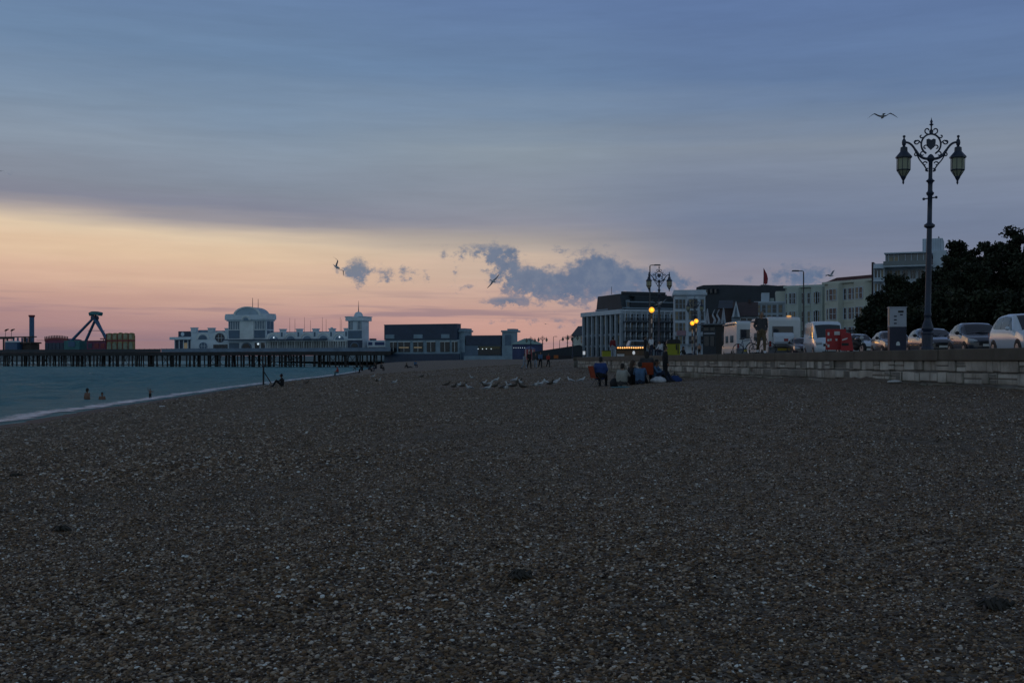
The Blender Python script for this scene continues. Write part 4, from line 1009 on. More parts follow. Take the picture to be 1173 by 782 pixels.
# ================================================================ seafront buildings
class Fr:
    """a building front standing between two photo columns at given distances"""
    def __init__(s, px0, D0, px1, D1):
        s.a = Vector((PX(px0, D0), D0, 0)); s.b = Vector((PX(px1, D1), D1, 0)); s.L = (s.b - s.a).length
        s.ang = math.atan2(D1 - D0, s.b.x - s.a.x); s.px0, s.px1, s.D0, s.D1 = px0, px1, D0, D1
    def x(s, px):
        k = (px - CX) / F; dx, dy = s.b.x - s.a.x, s.b.y - s.a.y
        return (k * s.a.y - s.a.x) / (dx - k * dy) * s.L
    def D(s, px): return s.a.y + s.x(px) / s.L * (s.b.y - s.a.y)
    def z(s, py, px=None): return (CY - py) * s.D(px if px is not None else s.px1) / F + EYE - PROM
    def thing(s, name, label, cat, group=None): return thing(name, (s.a.x, s.a.y, PROM), label, cat, group, s.ang)
def win_mesh(w, h, frame, glass, bars=1, d=.10):
    q = MB(); t = .09
    q.bb(-w / 2 - t, w / 2 + t, -d, -.004, -h / 2 - t, -h / 2, 0); q.bb(-w / 2 - t, w / 2 + t, -d, -.004, h / 2, h / 2 + t, 0)
    q.bb(-w / 2 - t, -w / 2, -d, -.004, -h / 2 + .001, h / 2 - .001, 0); q.bb(w / 2, w / 2 + t, -d, -.004, -h / 2 + .001, h / 2 - .001, 0)
    for k in range(bars): q.bb(-w / 2 + .001, w / 2 - .001, -.06, -.035, -h / 2 + h * (k + 1) / (bars + 1) - .035, -h / 2 + h * (k + 1) / (bars + 1) + .035, 0)
    q.bb(-w / 2 + .001, w / 2 - .001, -.03, -.004, -h / 2 + .001, h / 2 - .001, 1)
    return q
M_CURT = mat('curtained_glass', (0.24, 0.20, 0.14), 0.25, 0.25, 1.2)
def windows(t, xs, zs, w, h, frame, bars=1, y=0.0, rz=0.0, curt=0.25, seed=1, x_off=0.0, bay=None, at=None):
    rs = random.Random(seed); base = {}
    for z in zs:
        for x in xs:
            g = M_CURT if rs.random() < curt else M_DGLASS
            loc = at(x, z) if at else (x, y, z)
            if g.name not in base: base[g.name] = win_mesh(w, h, frame, g, bars).build('window', [frame, g], t, loc=loc, rz=rz)
            else: inst(base[g.name], t, loc, rz)
def block(t, x0, x1, d0, d1, z0, z1, m, name, bevel=0.0):
    q = MB(); q.bb(x0, x1, d0, d1, z0, z1); return q.build(name, m, t, bevel=bevel)
M_SLATE = mat('slate_roof', (0.024, 0.036, 0.050), 0.65, 0.25, 0.6)
M_WSTUC = mat('white_stucco', (0.50, 0.58, 0.66), 0.7, 0.16, 0.4, 0.1)
M_GSTUC = mat('grey_stucco', (0.24, 0.31, 0.38), 0.7, 0.15, 0.4, 0.1)
M_CSTUC = mat('cream_stucco', (0.56, 0.58, 0.50), 0.75, 0.12, 0.4, 0.1)
M_CSTUC2 = mat('pale_green_stucco', (0.48, 0.55, 0.51), 0.75, 0.12, 0.4, 0.1)
M_TILE = mat('dark_red_tiles', (0.10, 0.042, 0.045), 0.75, 0.3, 0.7)
M_BTILE = mat('brown_tiles', (0.055, 0.035, 0.035), 0.75, 0.3, 0.7)
M_DKRAIL = mat('balcony_iron', (0.035, 0.042, 0.055), 0.6)

# small gabled house at the far left of the row
f = Fr(656, 262, 670, 256); t = f.thing('gabled_house', 'small cream house with a dark roof left of the pillared hotel wing', 'house')
zt, zr = f.z(384), f.z(372.5)
block(t, 0, f.L, 0, 8, -.6, zt, M_CSTUC2, 'wall')
q = MB(); q.prismx([(-.4, zt + .003), (8.4, zt + .003), (6.5, zr), (1.5, zr)], -.3, f.L + .3); q.build('roof', M_SLATE, t)
block(t, f.L * .55, f.L * .8, 3, 4, zr + .002, zr + .9, M_BTILE, 'chimney')
windows(t, [f.L * .75], [f.z(389)], .9, 1.5, M_WSTUC)
windows(t, [f.L * .25, f.L * .75], [f.z(400)], .9, 1.5, M_WSTUC, seed=4)

# pillared hotel wing
f = Fr(669, 252, 713, 234); t = f.thing('hotel_wing', 'pale hotel wing with a row of tall pillars under a straight cornice', 'hotel')
zt = f.z(361.5, 690)
block(t, 0, f.L, 0, 14, -.6, zt - .01, M_GSTUC, 'wall')
block(t, -.4, f.L + .2, -.7, 14, zt, zt + .95, M_WSTUC, 'cornice', .1)
n = 9
for i in range(n):
    x = f.L * (i + .06) / (n - .8)
    q = MB(); q.bb(x, x + .62, -.55, -.01, -.6, zt - .012); q.build('pillar', mat('pillar_stucco', (0.30, 0.37, 0.43), .7, .2, .5, .1), t, bevel=.03)
for i in range(n - 1):
    x = f.L * (i + .06) / (n - .8) + .62 + .55
    if x < f.L - .8: windows(t, [x + .15], [zt * .18, zt * .43, zt * .68, zt * .88], .95, 1.7, M_DKRAIL, curt=.18, seed=i)
# set-back dark attic storeys in steps
zz = zt + .96
for k, (a, b_, h) in enumerate(((682, 713, 352.5), (684, 713, 345.5), (690, 713, 338.5))):
    z1 = f.z(h, 705); block(t, f.x(a), f.L - .05, .9 + k * 1.0, 12, zz, z1 - .25, M_SLATE, 'attic_storey')
    block(t, f.x(a) - .6, f.L - .05, .2 + k * 1.0, 12.3, z1 - .249, z1 - .02, M_GSTUC if k < 2 else M_DKRAIL, 'terrace_slab')
    for i in range(3): windows(t, [f.x(a) + 1.5 + i * 2.1], [zz + (z1 - zz) * .48], 1.3, .85, M_DKRAIL, 0, y=.9 + k * 1.0, curt=.3, seed=i + k)
    zz = z1

# balconied hotel
f = Fr(713.4, 234, 771.6, 238); t = f.thing('balcony_hotel', 'wide grey-blue hotel with three dark balcony rows and a tall slate attic', 'hotel')
zt = f.z(358); 
block(t, 0, f.L, 0, 14, -.6, zt - .01, M_GSTUC, 'wall')
block(t, -.05, f.L, -.4, 14, zt, zt + .5, M_WSTUC, 'cornice', .08)
rows = [f.z(363.5), f.z(374), f.z(385.3), f.z(396)]
nx = 9
for k, zc in enumerate(rows):
    windows(t, [f.L * (i + .5) / nx for i in range(nx)], [zc], .62, 1.55, M_WSTUC, 1, curt=.3, seed=k + 3)
    for i in range(nx + 1):
        x = min(f.L - .16, f.L * i / nx + (.02 if i == 0 else -.08)); 
        if k < 3: q = MB(); q.bb(x, x + .16, -1.05, -.9, zc - 1.05, zc + 1.0); q.build('balcony_post', M_WSTUC, t)
for k, zc in enumerate(rows[:3]):
    q = MB(); q.bb(0.02, f.L - .02, -1.1, -.01, zc - 1.22, zc - 1.06); q.build('balcony_slab', M_DKRAIL, t)
    q = MB(); q.bb(0.02, f.L - .02, -1.1, -1.06, zc - .35, zc - .28)
    x = .05
    while x < f.L - .1: q.bb(x, x + .07, -1.095, -1.065, zc - 1.059, zc - .351); x += .2
    q.build('balcony_rail', M_DKRAIL, t)
z1 = f.z(337.3)
q = MB(); q.prismx([(.4, zt + .51), (13.5, zt + .51), (12.6, z1), (1.6, z1)], .05, f.x(768)); q.build('attic', M_SLATE, t)
block(t, f.x(716), f.x(766), 1.4, 1.9, z1 + .002, z1 + .5, M_DKRAIL, 'parapet')
for i, px in enumerate((719, 727, 736, 745, 754, 762)):
    q = MB(); q.bb(f.x(px), f.x(px + 3.6), .5, 2.2, zt + 1.0, zt + 2.5); w = q.build('dormer', M_GSTUC if i % 3 == 0 else M_DKRAIL, t)
    q = MB(); q.bb(f.x(px + .5), f.x(px + 3.1), .45, .499, zt + 1.2, zt + 2.3); q.build('pane', M_DGLASS, w)
q = MB(); q.tube([(f.x(710), 4, z1), (f.x(710), 4, z1 + 1.6)], .05, 6); q.build('aerial', M_GALV, t)

# white corner hotel
f = Fr(772.2, 203, 808, 202.3); t = f.thing('white_corner_hotel', 'tall white corner hotel with bay windows at the crossing', 'hotel')
zt = f.z(338)
block(t, 0, f.L, 0, 9, -.6, zt - .01, M_WSTUC, 'wall')
block(t, -.3, f.L + .3, -.45, 9, zt, zt + .45, M_WSTUC, 'cornice', .08)
block(t, -.1, f.L + .1, -.2, 12, zt + .451, zt + .95, M_WSTUC, 'parapet', .03)
zs = [f.z(348), f.z(361), f.z(374.5), f.z(390)]
bx0, bx1 = f.x(787.5), f.x(800)
q = MB(); q.prismz([(bx0 - .4, -.012), (bx0 + .1, -1.0), (bx1 - .1, -1.0), (bx1 + .4, -.012)], -.6, zt - .3); q.build('bay', M_WSTUC, t)
windows(t, [f.x(775.4), f.x(779.8), f.x(784), f.x(804.5)], zs, .48, 1.55, M_GSTUC, 1, curt=.45, seed=6)
windows(t, [bx0 + .45, (bx0 + bx1) / 2, bx1 - .45], zs, .42, 1.55, M_GSTUC, 1, y=-1.0, curt=.35, seed=7)
q = MB()
for z in zs: q.bb(.05, f.L - .05, -.14, -.004, z - 1.35, z - 1.2)
q.build('string_course', M_WSTUC, t)
q = MB(); q.bb(f.x(775), f.x(786), -.3, -.15, f.z(384), f.z(378.5)); q.build('sign_board', mat('sign_pinkish', (0.32, 0.20, 0.24), .6, .25, .8), t)
q = MB(); q.bb(f.x(775), f.x(806), -1.6, -1.05, f.z(395.5), f.z(394)); q.build('awning', M_GSTUC, t)

# the long dark slate block behind
f = Fr(780.5, 224, 901, 206); t = f.thing('slate_block', 'long dark slate-clad block rising behind the white corner hotel', 'building')
zt = f.z(327)
q = MB(); q.prism([(0, 9.0), (f.x(783), f.z(328, 783)), (f.x(791), f.z(325.5, 791)), (f.x(814), f.z(325, 814)), (f.L, zt), (f.L, 8.0)], 4, 16); q.build('wall', M_SLATE, t)
block(t, .2, f.L - .2, 4.3, 15, -.6, 8.98, M_BTILE, 'lower_wall')
for i in range(5):
    px = 785 + i * 5
    q = MB(); q.bb(f.x(px), f.x(px + 3), 3.6, 3.99, f.z(335, px), f.z(330, px)); w = q.build('dormer', M_DKRAIL, t)
    q = MB(); q.bb(f.x(px + .5), f.x(px + 2.4), 3.55, 3.599, f.z(334.4, px), f.z(330.7, px)); q.build('pane', M_DGLASS, w)
q = MB()
q.bb(f.x(843), f.x(858), 6, 9, f.z(326.5, 850), f.z(325.2, 850)); q.bb(f.x(846), f.x(850), 7, 8.5, f.z(325.19, 850), f.z(324, 850)); q.bb(f.x(868), f.x(876), 6, 8, f.z(327, 870), f.z(325.6, 870)); q.build('roof_plant', M_DKRAIL, t)
# flag on that roof
g = P(874.6, 328, 204); t = thing('feather_flag', (g.x, 204, f.z(327) + PROM - .3), 'dark red feather flag flying above the long slate roof', 'flag')
q = MB(); q.tube([(0, 0, 0), (.05, 0, 1.8), (.02, 0, 3.3)], [.06, .05, .03], 6); q.build('pole', M_GALV, t)
q = MB(); q.prism([(.06, .5), (.05, 3.25), (.25, 2.9), (.62, 2.2), (.80, 1.4), (.70, .55), (.40, .35)], -.03, .03); q.build('cloth', mat('flag_red', (0.24, 0.02, 0.03), .7, .3, 1.2), t)

# brown gabled house
f = Fr(838, 164, 868.5, 163.2); t = f.thing('brown_gabled_house', 'brown-roofed house with a white bargeboard gable behind the motorhomes', 'house')
ze = f.z(362)
block(t, 0, f.L, 0, 9, -.6, ze, M_GSTUC, 'wall')
q = MB(); q.prismx([(-.5, ze + .003), (9.5, ze + .003), (4.5, f.z(344))], .1, f.L); q.build('roof', M_BTILE, t)
gx0, gx1, gz0, gz1 = f.x(838.5), f.x(848), f.z(363), f.z(344.5)
q = MB(); q.prism([(gx0 + .2, gz0), (gx1 - .2, gz0), ((gx0 + gx1) / 2, gz1 - .35)], -.55, 4); ga = q.build('gable', M_GSTUC, t)
q = MB(); gm = (gx0 + gx1) / 2
q.prism([(gx0, gz0), (gx0 + .32, gz0), (gm, gz1 - .55), (gx1 - .32, gz0), (gx1, gz0), (gm, gz1)], -.8, -.551); q.build('bargeboard', M_WSTUC, ga)
block(t, f.x(857), f.x(859.5), 4, 5, f.z(346), f.z(341), M_BTILE, 'chimney')
windows(t, [f.L * .45, f.L * .7, f.L * .9], [f.z(369), f.z(385)], .8, 1.2, M_WSTUC, seed=5)
block(t, f.x(821), f.x(838), 2, 10, -.6, f.z(352), M_BTILE, 'side_wing')
q = MB(); q.prismx([(1.8, f.z(352) + .003), (10.2, f.z(352) + .003), (6, f.z(341))], f.x(822), f.x(839)); q.build('side_roof', M_SLATE, t)

# low light building and its roof blocks
f = Fr(865, 192, 900, 191); t = f.thing('low_light_building', 'low pale building with square roof blocks left of the green terrace', 'building')
zt = f.z(347)
block(t, 0, f.L, 0, 10, -.6, zt - .01, M_WSTUC, 'wall'); block(t, -.2, f.L, -.3, 10, zt, zt + .3, M_WSTUC, 'cornice')
block(t, f.x(872.5), f.x(881.5), 1, 6, zt + .31, f.z(334.6), M_WSTUC, 'roof_block'); block(t, f.x(889), f.x(899.5), 1, 6, zt + .31, f.z(333), M_CSTUC, 'roof_block')
block(t, f.x(882.5), f.x(887), 2, 4, zt + .31, f.z(340.5), M_CSTUC2, 'roof_block')
windows(t, [f.x(p) for p in (869, 875, 881, 887, 894)], [f.z(353.5), f.z(365), f.z(378)], .55, 1.25, M_GSTUC, seed=8)

# two terraces
def terrace(px0, D0, px1, D1, pyt0, pyt1, m, label, name, wins, roof=None, floors=(0, 1, 2, 3)):
    f = Fr(px0, D0, px1, D1); t = f.thing(name, label, 'terrace')
    zt = (f.z(pyt0, px0) + f.z(pyt1, px1)) / 2
    block(t, 0, f.L, 0, 12, -.6, zt - .01, m, 'wall')
    block(t, -.15, f.L + .15, -.5, 12, zt, zt + .4, m, 'cornice', .06)
    hf = 3.05
    zs = [zt - 1.75 - k * hf for k in floors if zt - 1.75 - k * hf > .6]
    for grp in wins:
        xs = [f.x(p) for p in grp[0]]; windows(t, xs, zs, grp[1], 1.7, grp[2], 1, y=grp[3], curt=.32, seed=int(grp[0][0]))
    q = MB()
    for z in zs: q.bb(.02, f.L - .02, -.12, -.004, z - 1.32, z - 1.16)
    q.build('string_course', m, t)
    if roof:
        q = MB(); q.prism([(-.1, zt + .402), (f.L + .1, zt + .402), (f.L - .1, zt + roof), (2.5, zt + roof)], .2, 11.5); q.build('roof', M_TILE, t)
    for bx in [g for g in wins if g[3] < -.3]:
        a, b_ = f.x(min(bx[0])) - .75, f.x(max(bx[0])) + .75
        q = MB(); q.prismz([(a - .35, -.012), (a, bx[3]), (b_, bx[3]), (b_ + .35, -.012)], -.6, zt - .02); q.build('bay', m, t)
    return t, f, zt
terrace(899.5, 190, 944, 186, 331.5, 327.5, M_CSTUC2, 'pale green seafront terrace with a flat parapet, left of the red-roofed one', 'pale_terrace',
        [((902, 905.3), .55, M_WSTUC, 0), ((908.5, 911.5), .62, M_WSTUC, -.8), ((916, 919.5), .55, M_WSTUC, 0), ((927, 930.5, 934), .55, M_WSTUC, 0), ((936.5, 939), .62, M_WSTUC, -.8)])
t, f, zt = terrace(944.6, 184, 999.5, 175, 326, 322, M_CSTUC, 'cream seafront terrace under a dark red tiled roof', 'red_roofed_terrace',
        [((949, 952.5), .6, M_WSTUC, 0), ((956.5, 960.5), .7, M_WSTUC, -.8), ((965, 968), .6, M_WSTUC, 0), ((974, 978.5, 982), .6, M_WSTUC, 0), ((986.5, 990.5), .7, M_WSTUC, -.8)], roof=1.0)
block(t, f.x(951), f.x(998), -1.9, -.55, 4.3, 4.5, M_DKRAIL, 'veranda_roof')
for px in (952, 962, 973, 984, 996):
    q = MB(); q.tube([(f.x(px), -1.8, -.2), (f.x(px), -1.8, 4.29)], .06, 6); q.build('veranda_post', M_DKRAIL, t)

# modern flats beyond the trees
f = Fr(998, 146, 1084, 142.5); t = f.thing('modern_flats', 'modern white flats with a glazed penthouse and square roof tower behind the trees', 'flats')
M_GLZ = mat('blue_glass', (0.06, 0.11, 0.14), 0.1, .2, .8, spec=.8)
block(t, f.x(1012.5), f.L, 2, 15, -.6, f.z(305.5, 1030), M_WSTUC, 'wall')
block(t, f.x(1000.5), f.x(1013), 0, 12, -.6, f.z(302, 1006), M_WSTUC, 'corner_wing')
block(t, f.x(998), f.x(1000.4), .4, 12, -.6, f.z(300, 999), M_BTILE, 'brick_edge')
for py in (307, 322, 338):
    q = MB(); q.bb(f.x(1001), f.x(1012.5), -.9, -.02, f.z(py + 1, 1006), f.z(py - .4, 1006)); q.build('balcony_slab', M_WSTUC, t)
for k, py in enumerate((313.5, 329.5, 345)):
    windows(t, [f.x(1003.5), f.x(1007), f.x(1010.5)], [f.z(py, 1006)], .34, 1.0, M_WSTUC, 0, curt=.75, seed=k)
block(t, f.x(1013.2), f.x(1066), 1.2, 12, f.z(304.2, 1030), f.z(290, 1030), M_GLZ, 'penthouse')
block(t, f.x(1011.5), f.x(1068), -.4, 13, f.z(305.6, 1030) + .01, f.z(304.3, 1030), M_WSTUC, 'terrace_slab')
block(t, f.x(1012.3), f.x(1066.5), .4, 12.6, f.z(289.9, 1030), f.z(288.6, 1030), M_WSTUC, 'penthouse_roof')
for i, px in enumerate((1013.6, 1017, 1023, 1028, 1036, 1043, 1050, 1057, 1064)):
    q = MB(); q.bb(f.x(px), f.x(px + .8), 1.0, 1.19, f.z(304, 1030), f.z(290.2, 1030)); q.build('mullion', M_WSTUC, t)
for a in (1017.9, 1023.9): 
    q = MB(); q.bb(f.x(a), f.x(a + 4), 1.05, 1.19, f.z(302.5, 1030), f.z(293.5, 1030)); q.build('curtained_pane', M_CURT, t)
q = MB(); q.bb(f.x(1012), f.x(1066), -.35, -.31, f.z(304.2, 1030), f.z(299, 1030)); q.build('glass_balustrade', M_GLZ, t)
for a in (1015, 1024, 1033, 1042, 1051):
    q = MB(); q.bb(f.x(a), f.x(a + 5.5), 1.9, 1.99, f.z(318, 1030), f.z(308.5, 1030)); w = q.build('window', M_CURT if a in (1015, 1024) else M_DGLASS, t)
    q = MB(); q.bb(f.x(a + 2.5), f.x(a + 2.9), 1.84, 1.899, f.z(318, 1030), f.z(308.5, 1030)); q.build('frame', M_WSTUC, w)
block(t, f.x(1054.6), f.x(1078.5), 4, 9, f.z(290, 1065), f.z(269.5, 1065), M_WSTUC, 'roof_tower', .05)
q = MB()
for k in range(8): q.bb(f.x(1055.5 + k * 2.9), f.x(1055.7 + k * 2.9), 3.96, 3.999, f.z(287.5, 1065), f.z(270, 1065))
q.build('cladding_joint', M_GSTUC, t)
q = MB(); q.tube([(f.x(1073), 6, f.z(269.5, 1065)), (f.x(1073), 6, f.z(265.5, 1065))], .05, 6); q.tube([(f.x(1072), 6, f.z(267, 1065)), (f.x(1074), 6, f.z(267, 1065))], .05, 6); q.build('aerial', M_GALV, t)
block(t, f.x(1068), f.L, 1.5, 13, f.z(305, 1075), f.z(285.5, 1075), M_WSTUC, 'rear_wing')

# ---- beyond the promenade end: marquee, striped kiosk, dark bank
M_TENT = mat('marquee_green', (0.22, 0.33, 0.30), .7, .15, .5); M_TBLUE = mat('marquee_blue', (0.03, 0.05, 0.14), .6, .2, .6)
t = thing('marquee', (PX(604, 330), 330, PROM), 'marquee with a shallow pale green roof and dark blue sides near the pier', 'marquee')
s_ = 330 / F
q = MB(); q.lathe([(5.1, (CY - 395.5) * s_), (4.2, (CY - 394) * s_), (1.4, (CY - 389.6) * s_), (.9, (CY - 388.8) * s_)], 8, rot=PI / 8, sx=1, sy=.8); q.build('roof', M_TENT, t)
q = MB(); q.lathe([(4.7, -.7), (4.7, (CY - 395.7) * s_)], 8, rot=PI / 8, sx=1, sy=.8); q.build('side', M_TBLUE, t)
q = MB()
for k in range(9): q.ball((-3.9 + k * .62, -3.95, (CY - 399.6) * s_), .09, 6, 4)
q.build('lamp_string', M_SMALLAMP, t)
t = thing('striped_kiosk', (PX(607, 300), 300, PROM), 'little round kiosk in red and white stripes beside the marquee', 'kiosk')
s_ = 300 / F; q = MB()
for k in range(16):
    a0, a1 = k * PI / 8, (k + 1) * PI / 8
    q.prismz([(0, 0), (1.35 * math.cos(a0), 1.35 * math.sin(a0)), (1.35 * math.cos(a1), 1.35 * math.sin(a1))], -.7, (CY - 401) * s_, k % 2)
q.build('wall', [mat('stripe_red', (0.36, 0.03, 0.05), .6), mat('stripe_white', (0.5, 0.42, 0.42), .6)], t)
q = MB(); q.lathe([(1.6, (CY - 401) * s_ + .01), (.9, (CY - 399.4) * s_), (.05, (CY - 398) * s_)], 12); q.build('roof', mat('kiosk_roof', (0.10, 0.12, 0.24), .6), t)
t = thing('lean_to_shelter', (PX(650, 240), 240, PROM), 'long dark sloping-roofed shelter left of the small gabled house', 'shelter')
s_ = 240 / F
q = MB(); q.prism([(-7.4, (CY - 402.5) * s_ - .4), (2.6, (CY - 394.5) * s_ - .4), (3.2, (CY - 396) * s_ - .4), (3.2, -.8), (-7.4, -.8)], 0, 5); q.build('roof', M_SLATE, t)
q = MB(); q.bb(-7.2, 3.1, -.12, -.01, -.8, .75); q.build('wall', mat('shelter_dark', (0.03, 0.03, 0.035), .8), t)
t = thing('orange_barrier', (PX(637, 228), 228, PROM - .1), 'small orange barrier low in front of the dark shelter', 'barrier')
q = MB(); q.bb(-.45, .45, -.04, .04, .25, .9); q.build('panel', mat('barrier_orange', (0.40, 0.11, 0.02), .6), t)
q = MB(); q.bb(-.4, -.3, -.2, .2, -.2, .249); q.bb(.3, .4, -.2, .2, -.2, .249); q.build('foot', M_DKRAIL, t)

# ================================================================ trees
M_LEAF = [mat('leaf_dark', (0.012, 0.018, 0.009), .9, .3, .8), mat('leaf_mid', (0.020, 0.030, 0.013), .9, .3, .8), mat('leaf_olive', (0.027, 0.034, 0.015), .7, .4, .8)]
M_BARK = mat('bark', (0.035, 0.028, 0.022), .9, .3, 3, .5)
def leaf_mesh(clumps, n, size, seed, vertical=0.3):
    rs = np.random.default_rng(seed); V, Fc, mi = [], [], []
    wts = np.array([c[3] ** 2 for c in clumps]); wts = wts / wts.sum()
    idx = rs.choice(len(clumps), n, p=wts)
    d = rs.normal(0, 1, (n, 3)); d /= np.linalg.norm(d, axis=1)[:, None]
    rad = rs.uniform(0.1, 1.25, n) ** 0.6
    for i in range(n):
        c = clumps[idx[i]]; p = np.array(c[:3]) + d[i] * rad[i] * c[3] * np.array([1, 1, .8]) * (1 + 0.18 * rs.normal())
        a = rs.normal(0, 1, 3); a /= np.linalg.norm(a); b_ = np.cross(a, rs.normal(0, 1, 3)); b_ /= np.linalg.norm(b_)
        s = size * rs.uniform(.6, 1.4); k = len(V)
        V += [tuple(p - a * s), tuple(p + b_ * s * .55), tuple(p + a * s), tuple(p - b_ * s * .55)]
        Fc.append((k, k + 1, k + 2, k + 3)); mi.append(int((idx[i] * 7 + (rs.random() < .3)) % 3))
    me = bpy.data.meshes.new('crown'); me.from_pydata(V, [], Fc)
    for m in M_LEAF: me.materials.append(m)
    me.polygons.foreach_set('material_index', mi)
    return me
def make_tree(px, pyt, wpx, D, label, seed, name='pine_tree'):
    rs = random.Random(seed); h = (CY - pyt) * D / F - .305; w = wpx * 1.18 * D / F / 2
    t = thing(name, (PX(px, D), D, PROM - .12), label, 'tree', 'dark evergreen trees behind the parked cars')
    cl_ = []
    for k in range(70):                                   # clumps set on whorls round the trunk, ragged on top
        f_ = rs.uniform(0.10, 0.97); a = rs.uniform(0, 6.28); rr = w * math.sqrt(rs.random()) * (1.0 if f_ < .6 else max(.18, 1.0 - (f_ - .6) * 1.7))
        r_ = rs.uniform(.20, .38) * w * (1 if f_ < .75 else .62)
        cl_.append((rr * math.cos(a), rr * math.sin(a), min(f_ * h, h - r_ * .8), r_))
    for k in range(16):                                   # shoots that break the outline
        a = rs.uniform(0, 6.28); rr = w * rs.uniform(.0, .85); top = h * (1.0 - .22 * (rr / w)) - rs.uniform(0, .5)
        for j in range(3): cl_.append((rr * math.cos(a), rr * math.sin(a), top - .35 - j * .42, .16 + .13 * j))
    o = bpy.data.objects.new('crown', leaf_mesh(cl_, 26000, .155, seed)); COL.objects.link(o); o.parent = t
    q = MB(); q.tube([(0, 0, -.3), (.05, 0, h * .3), (-.05, .05, h * .62), (.02, 0, h * .92)], [.26, .2, .12, .03], 9)
    for c in cl_[:16]: q.tube([(0, 0, max(.8, c[2] * .62)), (c[0] * .5, c[1] * .5, c[2] * .84), c[:3]], [.09, .06, .02], 5)
    q.build('trunk', M_BARK, t, smooth=1)
for a in ((1006, 337, 36, 122, 'dark evergreen tree at the left end of the tree belt'), (1030, 313, 52, 116, 'dark evergreen tree below the glazed penthouse'), (1062, 306, 40, 112, 'dark evergreen tree behind the tall lamp standard'),
          (1100, 273, 50, 104, 'dark evergreen tree just right of the lamp standard'), (1131, 274, 56, 100, 'dark evergreen tree behind the dark hatchback and white people carrier'), (1168, 257, 66, 94, 'tallest dark evergreen tree at the right edge of the picture'),
          (1212, 246, 76, 90, 'dark evergreen tree outside the belt at the far right'), (1112, 300, 60, 92, 'lower dark evergreen tree in front of the belt, right of the lamp')):
    make_tree(*a, seed=int(a[0]))
def make_shrub(px, pyt, wpx, D, label, seed):
    rs = random.Random(seed); h = (CY - pyt) * D / F - .305; w = wpx * D / F / 2
    t = thing('shrub', (PX(px, D), D, PROM - .12), label, 'shrub', 'shrubs under the trees')
    cl_ = [(rs.uniform(-1, 1) * w * .8, rs.uniform(-1, 1) * w * .5, rs.uniform(.08, .85) * h, rs.uniform(.30, .5) * min(w, h)) for _ in range(20)]
    o = bpy.data.objects.new('foliage', leaf_mesh(cl_, 9000, .18, seed)); COL.objects.link(o); o.parent = t
    q = MB()
    for c in cl_[:6]: q.tube([(c[0] * .2, c[1] * .2, -.2), c[:3]], [.06, .02], 5)
    q.build('stem', M_BARK, t)
for i, (px, py, w_, D) in enumerate(((1001, 362, 34, 104), (1027, 345, 44, 100), (1054, 338, 44, 98), (1082, 330, 46, 92), (1110, 325, 50, 90), (1140, 318, 54, 86), (1172, 312, 60, 84), (1204, 308, 60, 80))):
    make_shrub(px, py, w_, D, 'dark shrub filling the foot of the tree belt, ' + ('leftmost', 'second from the left', 'left of the lamp post', 'right of the lamp post', 'above the dark hatchback', 'left of the people carrier roof', 'above the people carrier', 'furthest right')[i], 40 + i)

# ================================================================ vehicles
M_TYRE = mat('tyre_rubber', (0.012, 0.012, 0.013), .85, .2, 4); M_RIM = mat('wheel_rim', (0.30, 0.31, 0.33), .35, .1, 4, 0, .8)
M_CARGLASS = mat('car_glass', (0.010, 0.014, 0.020), 0.06, .1, 1, spec=.8); M_BLKPL = mat('black_plastic', (0.015, 0.015, 0.017), .6)
M_HEADL = mat('headlamp_glass', (0.42, 0.45, 0.48), .12, .1, 3, spec=.8); M_TAILR = mat('tail_lamp_red', (0.25, 0.012, 0.012), .2, .1, 3)
M_PLATEW = mat('plate_white', (0.65, 0.65, 0.62), .5, .05); M_PLATEY = mat('plate_yellow', (0.55, 0.42, 0.06), .5, .08); M_SEAT = mat('dark_interior', (0.012, 0.012, 0.014), .9)
def paint(name, c): return mat('paint_' + name, c, .22, .04, 1.0, coat=1.0, spec=.3)
def interp(keys, y):
    ys_ = [k[0] for k in keys]; return [float(np.interp(y, ys_, [k[i] for k in keys])) for i in range(1, len(keys[0]))]
def smooth_keys(keys, n=56):
    ys_ = np.linspace(keys[0][0], keys[-1][0], n); rows = []
    for y in ys_:
        acc = np.zeros(len(keys[0]) - 1); W_ = 0
        for dy_, w_ in ((-.10, 1), (-.05, 2), (0, 3), (.05, 2), (.10, 1)):
            acc += w_ * np.array(interp(keys, min(max(y + dy_, keys[0][0]), keys[-1][0]))); W_ += w_
        rows.append((y, *(acc / W_)))
    return rows
